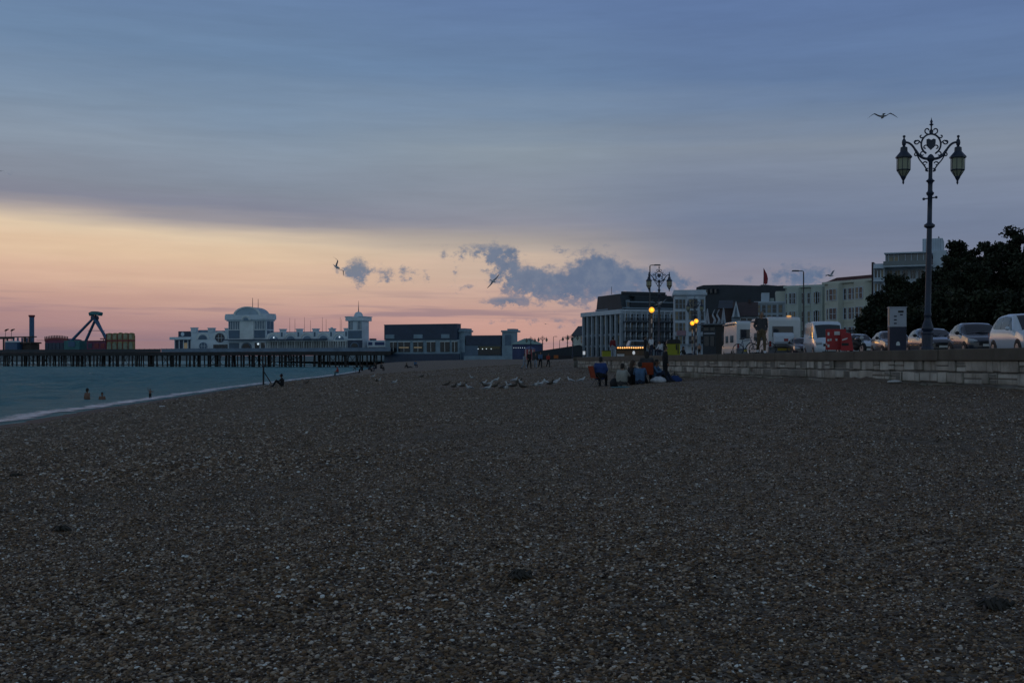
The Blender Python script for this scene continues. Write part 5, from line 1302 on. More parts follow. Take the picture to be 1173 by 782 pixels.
def make_vehicle(name, keys, paint_m, loc, rz, label, cat, group, wheels, wr, glass, mirrors_y, lights=True, rear=False, lower=None, roofbars=False, plate=True):
    """keys: y, z underside, z belt, z roof, half width at belt, half width of roof; front looks along -y"""
    t = thing(name, loc, label, cat, group, rz)
    rows = smooth_keys(keys); V, Fc, mi = [], [], []
    def sec(r):
        y, zl, zb, zr, wb, wr_ = r
        zs = zl + (zb - zl) * .42
        has = zr - zb
        pts = [(0, zl), (wb * .86, zl), (wb * .965, zl + .07), (wb * 1.0, zs), (wb * 1.0, zl + (zb - zl) * .72), (wb * .965, zb)]
        if has > .06: pts += [(wb * .965 + (wr_ - wb * .965) * .45, zb + has * .5), (wr_ + .015, zr - .09), (wr_ * .86, zr - .02), (wr_ * .45, zr), (0, zr + .005)]
        else: pts += [(wb * .93, zb + .018 + has * .2), (wb * .86, zb + .035 + has * .4), (wb * .7, zb + .05 + has * .7), (wb * .4, zb + .06 + has), (0, zb + .065 + has)]
        return [(x, y, z) for x, z in pts]
    for r in rows:
        s_ = sec(r); V += s_ + [(-x, y, z) for x, y, z in s_[-2:0:-1]]
    m_ = 20
    for j in range(len(rows) - 1):
        for i in range(m_): Fc.append((j * m_ + i, j * m_ + (i + 1) % m_, (j + 1) * m_ + (i + 1) % m_, (j + 1) * m_ + i))
    Fc.append(tuple(range(m_))); Fc.append(tuple((len(rows) - 1) * m_ + i for i in range(m_ - 1, -1, -1)))
    q = MB(); q.add(V, Fc); q.build('body', paint_m, t, smooth=.75)
    # side glass follows the loft, a hair proud of it
    def side_pt(y, f_, s):
        zl, zb, zr, wb, wr_ = [np.interp(y, [r[0] for r in rows], [r[i] for r in rows]) for i in range(1, 6)]
        z = zb + (zr - zb) * f_
        x0 = wb * .965; xm = x0 + (wr_ - x0) * .45; xt = wr_ + .015; zt_ = zr - .09; zm = zb + (zr - zb) * .5
        x = np.interp(z, [zb, zm, zt_], [x0, xm, xt]); return (s * (x + .010), y, z)
    for (ya, yb, fa, fb, fc_, fd) in glass['side']:
        for s in (-1, 1):
            n = 6; vs, fs = [], []
            for i in range(n + 1):
                u = i / n; y = ya + (yb - ya) * u; lo_ = fa + (fb - fa) * u; hi = fc_ + (fd - fc_) * u
                for k in range(4): vs.append(side_pt(y, lo_ + (hi - lo_) * k / 3, s))
            for i in range(n):
                for k in range(3): fs.append((i * 4 + k, i * 4 + k + 1, (i + 1) * 4 + k + 1, (i + 1) * 4 + k))
            q = MB(); q.add(vs, fs); q.build('side_window', M_CARGLASS, t, smooth=1)
    def top_strip(ya, yb, wf, nm):
        n = 10; vs, fs = [], []
        for i in range(n + 1):
            y = ya + (yb - ya) * i / n
            zl, zb, zr, wb, wr_ = [np.interp(y, [r[0] for r in rows], [r[k] for r in rows]) for k in range(1, 6)]
            top = (zr + .005) if zr - zb > .06 else zb + .065 + (zr - zb)
            wx = wf * (wr_ if zr - zb > .06 else wb * .78)
            for k in range(7):
                u = (k / 3.0 - 1); vs.append((wx * u, y - (.012 if ya < 0 else -.012), top + .012 - .045 * u * u))
        for i in range(n):
            for k in range(6): fs.append((i * 7 + k, i * 7 + k + 1, (i + 1) * 7 + k + 1, (i + 1) * 7 + k))
        q = MB(); q.add(vs, fs); return q.build(nm, M_CARGLASS, t, smooth=1)
    ws = top_strip(glass['front'][0], glass['front'][1], .93, 'windscreen')
    q = MB(); y_, z_ = glass['front'][0] - .02, np.interp(glass['front'][0], [r[0] for r in rows], [r[2] for r in rows]) + .09
    for s in (-.35, .25): q.tube([(s, y_, z_), (s + .5, y_ + .10, z_ + .10)], .012, 4)
    q.build('wiper', M_BLKPL, ws)
    if glass.get('rear'): top_strip(glass['rear'][0], glass['rear'][1], .86, 'rear_window')
    yf, yr = keys[0][0], keys[-1][0]; wmax = max(k[4] for k in keys)
    for y in wheels:
        for s in (-1, 1):
            q = MB(); q.tube([(s * (wmax - .20), y, wr), (s * (wmax + .006), y, wr)], wr + .065, 22); q.build('wheel_arch', M_BLKPL, t)
            q = MB(); q.tube([(s * (wmax - .19), y, wr), (s * (wmax - .01), y, wr), (s * (wmax + .014), y, wr)], [wr, wr, wr - .04], 22); w = q.build('wheel', M_TYRE, t)
            q = MB(); q.tube([(s * (wmax + .0145), y, wr), (s * (wmax + .022), y, wr)], wr * .62, 10)
            for k in range(5): a = k * 2 * PI / 5; q.box((s * (wmax + .027), y + math.cos(a) * wr * .33, wr + math.sin(a) * wr * .33), (.012, .05, .05))
            q.build('rim', M_RIM, w)
    for s in (-1, 1):
        q = MB(); zb = np.interp(mirrors_y, [r[0] for r in rows], [r[2] for r in rows]); q.ball((s * (wmax + .11), mirrors_y, zb + .10), (.10, .07, .085), 10, 8); q.tube([(s * (wmax - .06), mirrors_y + .03, zb + .03), (s * (wmax + .06), mirrors_y, zb + .08)], .025, 6)
        q.build('mirror', M_BLKPL if paint_m.name != 'paint_white' else paint_m, t, smooth=1)
    zb0 = np.interp(yf + .25, [r[0] for r in rows], [r[2] for r in rows]); wf0 = np.interp(yf + .18, [r[0] for r in rows], [r[4] for r in rows])
    for s in (-1, 1):
        q = MB(); q.prismx([(yf + .02, zb0 - .19), (yf - .005, zb0 - .10), (yf + .14, zb0 - .01), (yf + .42, zb0 + .05), (yf + .30, zb0 - .10)], s * (wf0 * .60), s * (wf0 * 1.008)); q.build('headlight', M_HEADL, t, bevel=.01)
    q = MB(); q.bb(-wf0 * .52, wf0 * .52, yf - .02, yf + .05, zb0 - .30, zb0 - .14); q.bb(-wf0 * .6, wf0 * .6, yf - .015, yf + .05, .26, .42); q.build('grille', M_BLKPL, t)
    if plate: q = MB(); q.bb(-.26, .26, yf - .032, yf - .021, .44, .55); q.build('number_plate', M_PLATEW, t)
    if rear:
        zb1 = np.interp(yr - .1, [r[0] for r in rows], [r[2] for r in rows]); wb1 = np.interp(yr - .1, [r[0] for r in rows], [r[4] for r in rows])
        for s in (-1, 1): q = MB(); q.bb(s * wb1 * .78, s * wb1 * .97, yr - .12, yr + .012, zb1 - .28, zb1 - .02); q.build('tail_light', M_TAILR, t)
        q = MB(); q.bb(-.26, .26, yr + .004, yr + .02, .62, .73); q.build('number_plate', M_PLATEY, t)
    if roofbars:
        for s in (-1, 1): q = MB(); z = max(k[3] for k in keys); q.tube([(s * .56, -.5, z - .03), (s * .57, -.4, z + .045), (s * .57, 1.2, z + .045), (s * .56, 1.3, z - .03)], .018, 6); q.build('roof_rail', M_BLKPL, t)
    return t
def car_keys(L, H, hw, hood=.95, cowl=.27, roof0=.46, roof1=.80, tail=1.02, notch=None):
    f_ = -L / 2
    def at(u): return f_ + u * L
    k = [(at(0), .34, .60, .60, hw * .70, hw * .5), (at(.012), .26, .68, .68, hw * .86, hw * .6), (at(.06), .22, .79, .79, hw * .95, hw * .7), (at(.14), .20, .86, .86, hw * .99, hw * .75),
         (at(cowl), .18, hood, hood + .01, hw, hw * .76), (at(roof0 - .02), .18, hood + .03, H - .10, hw, hw * .74), (at(roof0 + .06), .18, hood + .04, H - .02, hw, hw * .74), (at((roof0 + roof1) / 2), .18, hood + .05, H, hw, hw * .73), (at(roof1), .18, hood + .07, H - .05, hw * .99, hw * .71)]
    if notch: k += [(at(.86), .19, hood + .06, hood + .24, hw * .97, hw * .66), (at(.90), .20, hood + .05, hood + .05, hw * .96, hw * .66), (at(.98), .25, hood + .02, hood + .02, hw * .9, hw * .6), (at(1), .36, hood - .12, hood - .12, hw * .82, hw * .55)]
    else: k += [(at(.91), .20, tail, H - .16, hw * .97, hw * .68), (at(.975), .24, tail, tail + .10, hw * .93, hw * .64), (at(.99), .28, tail - .05, tail - .05, hw * .90, hw * .6), (at(1), .38, tail - .2, tail - .2, hw * .84, hw * .55)]
    return k, at
CARG = 'cars parked along the seafront road'
def hatch(loc, rz, m, label, L=4.2, H=1.5, hw=.88, name='parked_car', **kw):
    k, at = car_keys(L, H, hw, **kw)
    notch = kw.get('notch')
    g = {'front': (at(kw.get('cowl', .27)) + .05, at(kw.get('roof0', .46)) - .02), 'rear': (at(.845), at(.975)) if not notch else (at(.81), at(.885)),
         'side': [(at(.36), at(.445), .10, .10, .12, .78), (at(.455), at(.635), .09, .09, .80, .86), (at(.65), at(.80), .09, .11, .86, .82)] + ([] if notch else [(at(.815), at(.90), .12, .30, .80, .55)])}
    return make_vehicle(name, k, m, loc, rz, label, 'car', CARG, (at(.19), at(.80)), .31, g, at(.36), rear=True, roofbars=kw.get('bars', False) if False else False)
def car_at(px_left, D): return (px_left - CX) / F * D
GR = PROM - .113
P_WHITE = paint('white', (0.58, 0.66, 0.74)); P_GREY = paint('dark_grey', (0.020, 0.023, 0.030)); P_SLATE = paint('slate_blue', (0.028, 0.038, 0.055)); P_BRONZE = paint('bronze', (0.055, 0.034, 0.022)); P_PURP = paint('plum', (0.030, 0.020, 0.028)); P_PWHITE = paint('pale_silver', (0.50, 0.55, 0.60))
# row parked along the kerb, all facing the viewer; the last number is the distance of the car's middle
hatch((21.05, 46.4, GR), R(-5), P_WHITE, 'white people carrier at the right end of the row of parked cars', 4.65, 1.74, .92, 'people_carrier', hood=.98, cowl=.22, roof0=.40, roof1=.82, tail=1.04)
hatch((21.3, 52.2, GR), R(-7), P_SLATE, 'dark slate hatchback parked between the lamp post and the white people carrier', 4.0, 1.56, .87)
hatch((21.25, 57.5, GR), R(-6), P_GREY, 'dark grey saloon parked directly behind the lamp post', 4.5, 1.46, .90, notch=True)
hatch((21.3, 63.6, GR), R(-6), P_BRONZE, 'bronze hatchback half hidden by the blue and white ticket machine', 4.2, 1.48, .88)
hatch((21.2, 69.8, GR), R(2), P_PWHITE, 'small pale silver car between the van and the bronze hatchback', 3.8, 1.46, .84)
hatch((20.8, 81.5, GR), R(-5), P_PURP, 'plum hatchback squeezed between the motorhome and the white van', 4.1, 1.47, .88)
# white van
hv = 2.42
vk = [(-2.7, .40, .72, .72, .76, .5), (-2.66, .30, .86, .86, .90, .6), (-2.5, .24, 1.02, 1.02, .97, .7), (-2.1, .22, 1.16, 1.17, 1.0, .8), (-1.95, .22, 1.20, 1.28, 1.0, .82), (-1.15, .22, 1.24, 2.18, 1.0, .86), (-.8, .22, 1.25, hv - .04, 1.0, .87), (0, .24, 1.25, hv, 1.0, .88), (2.4, .26, 1.25, hv - .01, 1.0, .88), (2.62, .30, 1.25, hv - .06, .99, .86), (2.66, .34, 1.25, hv - .2, .98, .84)]
make_vehicle('van', vk, P_WHITE, (20.75, 75.6, GR), R(-6), 'white high-roofed van behind the red sign boards', 'van', None, (-1.75, 1.65), .34, {'front': (-1.98, -1.16), 'side': [(-1.55, -.95, .08, .08, .30, .72), (-.9, -.35, .08, .08, .72, .72)]}, -1.45)

# motorhomes
M_MHW = mat('motorhome_white', (0.60, 0.64, 0.67), .35, .06, 1, coat=.4); M_MHG = mat('motorhome_grey_trim', (0.16, 0.17, 0.19), .5)
M_ORANGE = mat('amber_reflection', (0.9, 0.4, 0.1), .4, 0, emit=(1, .5, .15), emit_s=.55)
def motorhome(loc, rz, W_, H, L, label, box=True):
    t = thing('motorhome', loc, label, 'motorhome', 'motorhomes on the promenade road', rz)
    q = MB(); q.prismx([(0, .42), (0, H - .25), (.12, H - .04), (.4, H), (L - 2.4, H), (L - 1.7, H - .15), (L - 1.5, 2.2), (L - 1.55, .42)], -W_ / 2, W_ / 2); q.build('body', M_MHW, t, bevel=.06)
    q = MB(); q.prismx([(L - 1.62, .35), (L - 1.62, 2.0), (L - 1.3, 1.95), (L - .75, 1.25), (L - .1, 1.05), (L, .8), (L, .35)], -W_ / 2 + .15, W_ / 2 - .15); q.build('cab', M_MHW, t, bevel=.05)
    q = MB(); q.bb(-W_ / 2 + .35, W_ / 2 - .62, -.03, -.002, H - 1.42, H - .72); w = q.build('rear_window', M_CARGLASS, t, bevel=.01)
    q = MB(); z0, z1 = H - 1.46, H - .68
    for a in ((-W_ / 2 + .29, -W_ / 2 + .345), (W_ / 2 - .615, W_ / 2 - .56)): q.bb(a[0], a[1], -.045, -.002, z0, z1)
    q.bb(-W_ / 2 + .346, W_ / 2 - .616, -.045, -.002, z1 - .05, z1); q.bb(-W_ / 2 + .346, W_ / 2 - .616, -.045, -.002, z0, z0 + .035); q.build('frame', M_MHG, w)
    q = MB(); q.bb(-W_ / 2 - .02, W_ / 2 + .02, -.09, .16, .36, .84); q.build('bumper', M_MHG, t, bevel=.04)
    q = MB(); q.bb(-.55, .55, -.115, -.091, .56, .74); q.build('number_plate', M_PLATEY, t)
    for s in (-1, 1):
        q = MB(); q.bb(s * (W_ / 2 - .2), s * (W_ / 2 - .05), -.035, -.002, .86, 1.25); q.build('tail_light', M_TAILR, t)
        q = MB(); q.bb(s * (W_ / 2 + .003), s * (W_ / 2 + .03), 1.2, 2.3, 1.35, 1.95); q.build('side_window', M_CARGLASS, t)
        q = MB(); q.bb(s * (W_ / 2 + .003), s * (W_ / 2 + .03), 3.2, 4.1, 1.35, 1.95); q.build('side_window', M_CARGLASS, t)
        q = MB(); q.tube([(s * (W_ / 2 - .25), 1.8, .34), (s * (W_ / 2 + .01), 1.8, .34)], .34, 18); q.build('wheel', M_TYRE, t)
        q = MB(); q.tube([(s * (W_ / 2 - .25), L - 1.2, .34), (s * (W_ / 2 - .1), L - 1.2, .34)], .34, 18); q.build('wheel', M_TYRE, t)
    q = MB(); q.tube([(-W_ / 2 - .12, .6, H - .22), (-W_ / 2 - .12, 4.6, H - .22)], .07, 8); q.build('awning_case', M_MHG, t)
    if box:
        q = MB(); bw = W_ * .62; q.prismx([(-.03, 1.0), (-.42, 1.02), (-.50, 1.2), (-.44, 1.62), (-.30, 1.86), (-.03, 1.92)], -W_ / 2 + .32, -W_ / 2 + .32 + bw); bx_ = q.build('storage_box', mat('box_pale', (0.55, 0.61, 0.70), .35, .05), t, bevel=.09)
        q = MB(); q.prismx([(-.515, 1.24), (-.475, 1.44), (-.46, 1.44), (-.50, 1.24)], -.18, .14); q.build('badge', M_TAILR, bx_)
        q = MB(); q.bb(-W_ / 2 + .3, W_ / 2 - .55, -.45, -.091, .86, .92); q.build('carrier', M_MHG, t)
        q = MB(); q.ball((W_ / 2 - .85, .12, H + .06), (.2, .12, .07), 10, 6); q.build('reflection_glow', M_ORANGE, t)  # amber reflection on the roof edge, put in as a glowing lump
    else:
        q = MB(); q.bb(W_ / 2 - .6, W_ / 2 - .1, -.04, -.002, 1.5, 1.95); q.build('hatch', M_MHG, t)
    q = MB(); q.bb(-.4, .4, 2.0, 2.9, H + .003, H + .13); q.build('roof_vent', M_MHG, t, bevel=.03)
    return t
motorhome((20.25, 84.5, GR), R(2.5), 2.42, 3.05, 7.0, 'white motorhome seen from behind, with a rear box and yellow number plate')
motorhome((20.0, 95.5, GR), R(2), 2.3, 3.12, 6.4, 'second white motorhome farther along, mostly hidden by the first', False)

# ================================================================ promenade furniture
M_MNAVY = mat('machine_navy', (0.018, 0.024, 0.055), .45, .12, 2); M_MGREY = mat('machine_pale_face', (0.40, 0.43, 0.50), .4, .06, 3); M_ORG = mat('orange_decal', (0.5, 0.3, 0.12), .5)
t = thing('ticket_machine', (PX(1027.5, 34.6), 34.6, PROM), 'parking ticket machine with a pale upper face and navy lower cabinet', 'ticket machine', rz=R(-8))
q = MB(); q.bb(-.31, .31, -.2, .2, 0, .93); t.scale = (.80, .80, .765); lo_ = q.build('cabinet', M_MNAVY, t, bevel=.02)
q = MB(); q.bb(-.31, .31, -.21, .2, .935, 1.70); up = q.build('face_panel', M_MGREY, t, bevel=.02)
q = MB(); q.bb(-.33, .33, -.23, .22, 1.702, 1.735); q.build('cap', M_MGREY, t)
q = MB(); q.bb(.0, .20, -.218, -.212, 1.50, 1.58); q.build('screen', M_BLKPL, up)
for x, z in ((-.10, 1.36), (-.10, 1.22), (-.10, 1.08), (.12, 1.42)):
    q = MB(); q.bb(x - .05, x + .05, -.218, -.212, z - .03, z + .025); q.build('button', M_MNAVY, up)
q = MB(); q.tube([(0, -.203, .30), (0, -.207, .30)], .06, 14); q.prism([(-.07, .20), (.07, .20), (.07, .29), (-.07, .29)], -.206, -.202); q.build('decal', M_PWHITE2, lo_)
q = MB(); q.bb(-.318, -.312, -.19, -.02, 1.0, 1.66); q.build('side_strip', M_ORG, up)

t = thing('sign_boards', (PX(959, 40.5), 40.5, PROM), 'red folding sign boards with white notices, standing before the white van', 'sign', rz=R(-6))
M_SRED = mat('sign_red', (0.36, 0.02, 0.025), .5, .15, 2); M_SWHITE = mat('notice_white', (0.6, 0.6, 0.6), .6)
q = MB(); q.bb(-.48, .36, -.05, 0, .10, 1.02); t.scale = (.84, .84, .80); b1 = q.build('board', M_SRED, t, bevel=.01)
q = MB(); q.prism([(.10, .06), (.62, .06), (.52, .82), (.10, .92)], -.30, -.25); b2 = q.build('board', M_SRED, t, bevel=.01)
for (x0, x1, z0, z1) in ((-.41, -.33, .74, .88), (-.13, .10, .76, .92), (-.42, -.33, .48, .58), (-.31, -.24, .50, .60), (-.08, .0, .50, .60), (-.41, -.33, .22, .34), (-.46, -.43, .30, .40)):
    q = MB(); q.bb(x0, x1, -.056, -.051, z0, z1); q.build('notice', M_SWHITE, b1)
q = MB(); q.prism([(.14, .50), (.36, .57), (.38, .64), (.16, .57)], -.306, -.301); q.build('notice', M_SWHITE, b2)
q = MB(); q.bb(.13, .42, -.306, -.301, .28, .40); q.build('dark_panel', M_BLKPL, b2)
q = MB()
for x in (-.42, .30): q.tube([(x, -.06, 0), (x, -.025, .12)], .02, 5); q.tube([(x, .35, 0), (x, .02, .95)], .018, 5)
q.build('leg', M_BLKPL, t)

# two-wheelers
def bicycle_mesh(t, m):
    q = MB()
    for s in (0, 1.02): q.tube([(s + .33 * math.cos(a), 0, .34 + .33 * math.sin(a)) for a in np.linspace(0, 2 * PI, 22)], .022, 6)
    q.build('wheels', M_TYRE, t)
def make_bicycle(loc, rz, label, m):
    t = thing('bicycle', loc, label, 'bicycle', 'bicycles on the promenade', rz)
    for x in (0, 1.02):
        q = MB(); q.tube([(x + .33 * math.cos(a), 0, .34 + .33 * math.sin(a)) for a in np.linspace(0, 2 * PI, 22)], .022, 6, caps=False)
        for k in range(9): a = k * 2 * PI / 9; q.tube([(x, 0, .34), (x + .32 * math.cos(a), 0, .34 + .32 * math.sin(a))], .004, 4)
        q.build('wheel', M_TYRE, t)
    q = MB()
    for a, b_ in (((1.02, .34), (.80, .95)), ((.83, .86), (.38, .34)), ((.82, .90), (.28, .84)), ((.38, .34), (.25, .92)), ((.38, .34), (0, .34)), ((0, .34), (.28, .82))): q.tube([(a[0], 0, a[1]), (b_[0], 0, b_[1])], .02, 6)
    q.build('frame', m, t)
    q = MB(); q.tube([(.80, 0, .93), (.78, 0, 1.04), (.76, -.24, 1.06), (.70, -.28, 1.05)], .014, 6); q.tube([(.78, 0, 1.04), (.76, .24, 1.06), (.70, .28, 1.05)], .014, 6); q.build('handlebar', M_BLKPL, t)
    q = MB(); q.prismz([(.12, -.07), (.12, .07), (.40, .02), (.40, -.02)], .92, .97); q.build('saddle', M_BLKPL, t, bevel=.01)
    return t
make_bicycle((PX(845.5, 66), 66, PROM), R(14), 'bicycle leaning left of the walking man, farther left of two', mat('bike_blue', (0.06, 0.09, 0.16), .4))
make_bicycle((PX(861, 63), 63, PROM), R(-24), 'bicycle right beside the walking man', mat('bike_dark', (0.04, 0.04, 0.05), .4))
t = thing('motorcycle', (PX(981, 57), 57, PROM), 'dark motorcycle parked end-on right of the red sign boards', 'motorcycle', rz=R(12))
for y in (-.62, .72):
    q = MB(); q.tube([(-.06, y, .29), (.06, y, .29)], .29, 18); w = q.build('wheel', M_TYRE, t); q = MB(); q.tube([(-.065, y, .29), (.065, y, .29)], .17, 12); q.build('rim', M_RIM, w)
q = MB(); q.tube([(0, -.5, .45), (0, -.2, .62), (0, .3, .58), (0, .75, .66)], [.10, .19, .20, .10], 10); q.ball((0, 0, .40), (.17, .3, .2), 10, 8); q.build('engine_body', M_BLKPL, t, smooth=1)
q = MB(); q.ball((0, -.18, .76), (.15, .3, .13), 12, 8); q.build('fuel_tank', P_PURP, t, smooth=1)
q = MB(); q.tube([(0, .1, .78), (0, .45, .78), (0, .8, .86)], [.10, .13, .08], 10); q.build('seat', M_BLKPL, t, smooth=1)
q = MB()
for s in (-1, 1): q.tube([(s * .07, -.62, .29), (s * .09, -.42, .92)], .025, 6); q.tube([(s * .05, -.40, .92), (s * .36, -.30, .98)], .016, 6); q.tube([(s * .26, -.32, .98), (s * .30, -.38, 1.12)], .01, 4); q.ball((s * .31, -.38, 1.15), (.07, .015, .045), 8, 6)
q.build('fork', M_BLKPL, t)
q = MB(); q.ball((0, -.52, .82), (.11, .08, .11), 12, 8); q.build('headlight', M_HEADL, t, smooth=1)
q = MB(); q.bb(-.09, .09, -.66, -.64, .52, .60); q.build('number_plate', M_PLATEW, t)

# dark kiosk with pointed white ornaments
f = Fr(805, 131, 838.5, 128); t = f.thing('snack_kiosk', 'dark boarded kiosk with white pointed ornaments along its roof', 'kiosk')
M_KDARK = mat('kiosk_dark', (0.030, 0.040, 0.052), .7, .3, .8); M_ORN = mat('ornament_white', (0.36, 0.40, 0.46), .6, .1)
block(t, 0, f.L, 0, 3.5, 0, f.z(371.5), M_KDARK, 'wall')
block(t, -.3, f.L + .1, -.5, 3.7, f.z(371.5) + .003, f.z(370), mat('kiosk_fascia', (0.14, 0.17, 0.21), .6), 'fascia', .03)
for (a, b_, py0, py1) in ((806.5, 812, 378, 374.5), (814, 819, 378, 374.5), (806.5, 819, 382, 380.6), (807, 812.5, 396, 384.5), (814, 818.5, 396, 384.5)):
    block(t, f.x(a), f.x(b_), -.05, -.004, f.z(py0), f.z(py1), M_DGLASS if py0 > 383 or py0 < 379 else M_ORN, 'window' if py0 != 382 else 'sign_strip')
def orn(px, w_, kind):
    c, z0, z1 = f.x(px), f.z(370) + .002, f.z(353.5)
    q = MB(); hw_ = w_ * 128 / F / 2
    if kind == 'peak':
        for s in (-1, 1): q.prism([(c + s * hw_, z0), (c + s * (hw_ - .22), z0), (c - s * .06, z1), (c + s * .03, z1 + .12)], -.1, .02)
        q.prism([(c - hw_ * .55, z0 + .42), (c + hw_ * .55, z0 + .42), (c + hw_ * .50, z0 + .55), (c - hw_ * .50, z0 + .55)], -.09, .01)
    else:
        h = z1 - z0
        q.tube([(c + .16 * math.sin(u * 7.5), -.04, z0 + h * u) for u in np.linspace(0, 1, 16)], [.14 * (1 - .85 * u) + .04 * math.sin(u * 9) ** 2 for u in np.linspace(0, 1, 16)], 7)
    q.build('roof_ornament', M_ORN, t)
orn(810.5, 6.4, 'peak'); orn(818, 3, 'flame'); orn(823, 3, 'flame'); orn(829, 6.4, 'peak')
f2 = Fr(820, 118, 838, 117); t = f2.thing('black_hut', 'plain black square hut in front of the pointed-roof kiosk', 'hut')
block(t, 0, f2.L, 0, 1.6, 0, f2.z(373), M_BLKPL, 'wall', .02); block(t, -.06, f2.L + .06, -.08, 1.7, f2.z(373) + .002, f2.z(371.6), M_BLKPL, 'roof', .02)
q = MB(); q.bb(f2.x(827), f2.x(831), -.03, -.003, f2.z(391), f2.z(380)); q.build('poster', mat('poster_dark', (0.03, 0.035, 0.05), .5, .4, 3), t)
# small car with its tail lamp lit
k, at = car_keys(3.9, 1.45, .84)
tc_ = make_vehicle('braking_car', k, P_PWHITE, (PX(843.5, 100), 100, GR), R(180), 'low pale car driving away with its red tail lamp lit, by the motorhomes', 'car', CARG, (at(.19), at(.8)), .3, {'front': (at(.27) + .05, at(.44)), 'rear': (at(.845), at(.975)), 'side': [(at(.36), at(.63), .10, .09, .4, .84), (at(.65), at(.88), .09, .12, .84, .7)]}, at(.36), rear=True)
M_TAILON = mat('tail_lamp_lit', (0.9, 0.05, 0.04), .4, 0, emit=(1.0, .06, .05), emit_s=1.4)
for c in tc_.children:
    if c.name.startswith('tail_light'): c.data.materials.clear(); c.data.materials.append(M_TAILON)
# green-yellow equipment box, lamp-strung stall, small signs
t = thing('yellow_cabin', (PX(771, 67), 67, PROM), 'bright yellow cabin with a black tilting top beside the standing man', 'cabin', rz=R(-4))
M_YEL = mat('cabin_yellow', (0.26, 0.27, 0.010), .55, .12, 1.5)
t.scale = (.87, .87, .92)
q = MB(); q.bb(-.44, .44, -.4, .4, .02, .74); q.build('body', M_YEL, t, bevel=.03)
q = MB(); q.prism([(-.48, .742), (.48, .742), (.46, 1.0), (.38, .98), (.34, 1.03), (-.30, 1.03), (-.42, .95)], -.44, .44); q.build('top', M_BLKPL, t, bevel=.02)
q = MB(); q.bb(.16, .24, -.425, -.401, .35, .70); q.bb(.28, .34, -.425, -.401, .1, .70); q.build('handle', M_BLKPL, t)
t = thing('yellow_crate', (PX(695, 100), 100, PROM), 'low yellow-green crate at the feet of the person in a dark red top', 'crate')
q = MB(); q.bb(-.42, .42, -.3, .3, .0, .55); q.build('body', M_YEL, t, bevel=.03)
q = MB(); q.bb(-.44, .44, -.32, .32, .552, .60); q.build('lid', M_BLKPL, t)
f = Fr(706, 122, 738, 121.5); t = f.thing('lamp_strung_stall', 'low brown stall with a row of small warm lamps along its eave', 'stall')
block(t, 0, f.L, 0, 2.2, 0, f.z(399.5), mat('stall_brown', (0.09, 0.075, 0.055), .7, .3, 1.5), 'wall')
block(t, -.1, f.L + .1, -.25, 2.4, f.z(399.5) + .002, f.z(398.6), M_BLKPL, 'roof')
M_BULB = mat('warm_bulb', (1, .6, .2), .4, 0, emit=(1.0, .46, .12), emit_s=1.5)
for i in range(12):
    q = MB(); q.ball((f.x(708.3 + i * 2.55), -.36, f.z(398.2 + .10 * math.sin(i))), .085, 8, 6); q.build('bulb', M_BULB, t, smooth=1)
q = MB(); q.tube([(f.x(707), -.36, f.z(397.4)), (f.x(737.5), -.36, f.z(397.4))], .015, 5); q.build('cable', M_BLKPL, t)
t = thing('van', (PX(729, 132), 132, PROM - .11), 'small pale blue van roof seen over the lamp-strung stall', 'van')
q = MB(); q.prism([(-1.1, .3), (-1.05, 1.6), (-.8, 2.15), (.8, 2.15), (1.05, 1.6), (1.1, .3)], -1.5, 1.5); q.build('body', mat('pale_blue_van', (0.34, 0.42, 0.52), .4, .08), t, bevel=.06)
q = MB(); q.prism([(-.92, 1.55), (-.74, 2.0), (.74, 2.0), (.92, 1.55)], -1.53, -1.503); q.build('windscreen', M_CARGLASS, t)
for s in (-.95, .95): q = MB(); q.tube([(s - .1, -1.0, .32), (s + .1, -1.0, .32)], .32, 14); q.build('wheel', M_TYRE, t)
for px, py, D, lab in ((669, 404.2, 96, 'tiny white square sign on a thin post at the far end of the wall'), (726, 404, 92, 'tiny round white lamp on a short post before the lamp-strung stall')):
    t = thing('post_sign', (PX(px, D), D, PROM if px > 700 else gz(PX(px, D), D)), lab, 'sign')
    z = (CY - py) * D / F + EYE - t.location.z
    q = MB(); q.tube([(0, 0, -.1), (0, 0, z - .1)], .03, 6); q.build('post', M_GALV, t)
    q = MB(); q.bb(-.10, .10, -.04, 0, z - .14, z + .15) if px < 700 else q.ball((0, 0, z), (.11, .08, .15), 10, 8); q.build('panel', mat('sign_glow_white', (0.9, 0.9, 0.9), .5, 0, emit=(.9, .95, 1), emit_s=.32), t)
t = thing('white_crate', (PX(711, 95), 95, PROM), 'small white box lying on the wall top beside the red-topped person', 'box')
q = MB(); q.bb(-.28, .28, -.2, .2, 0, .2); q.build('box', M_SWHITE, t, bevel=.02); q = MB(); q.bb(-.3, .3, -.22, .22, .202, .25); q.build('lid', M_SWHITE, t, bevel=.01)

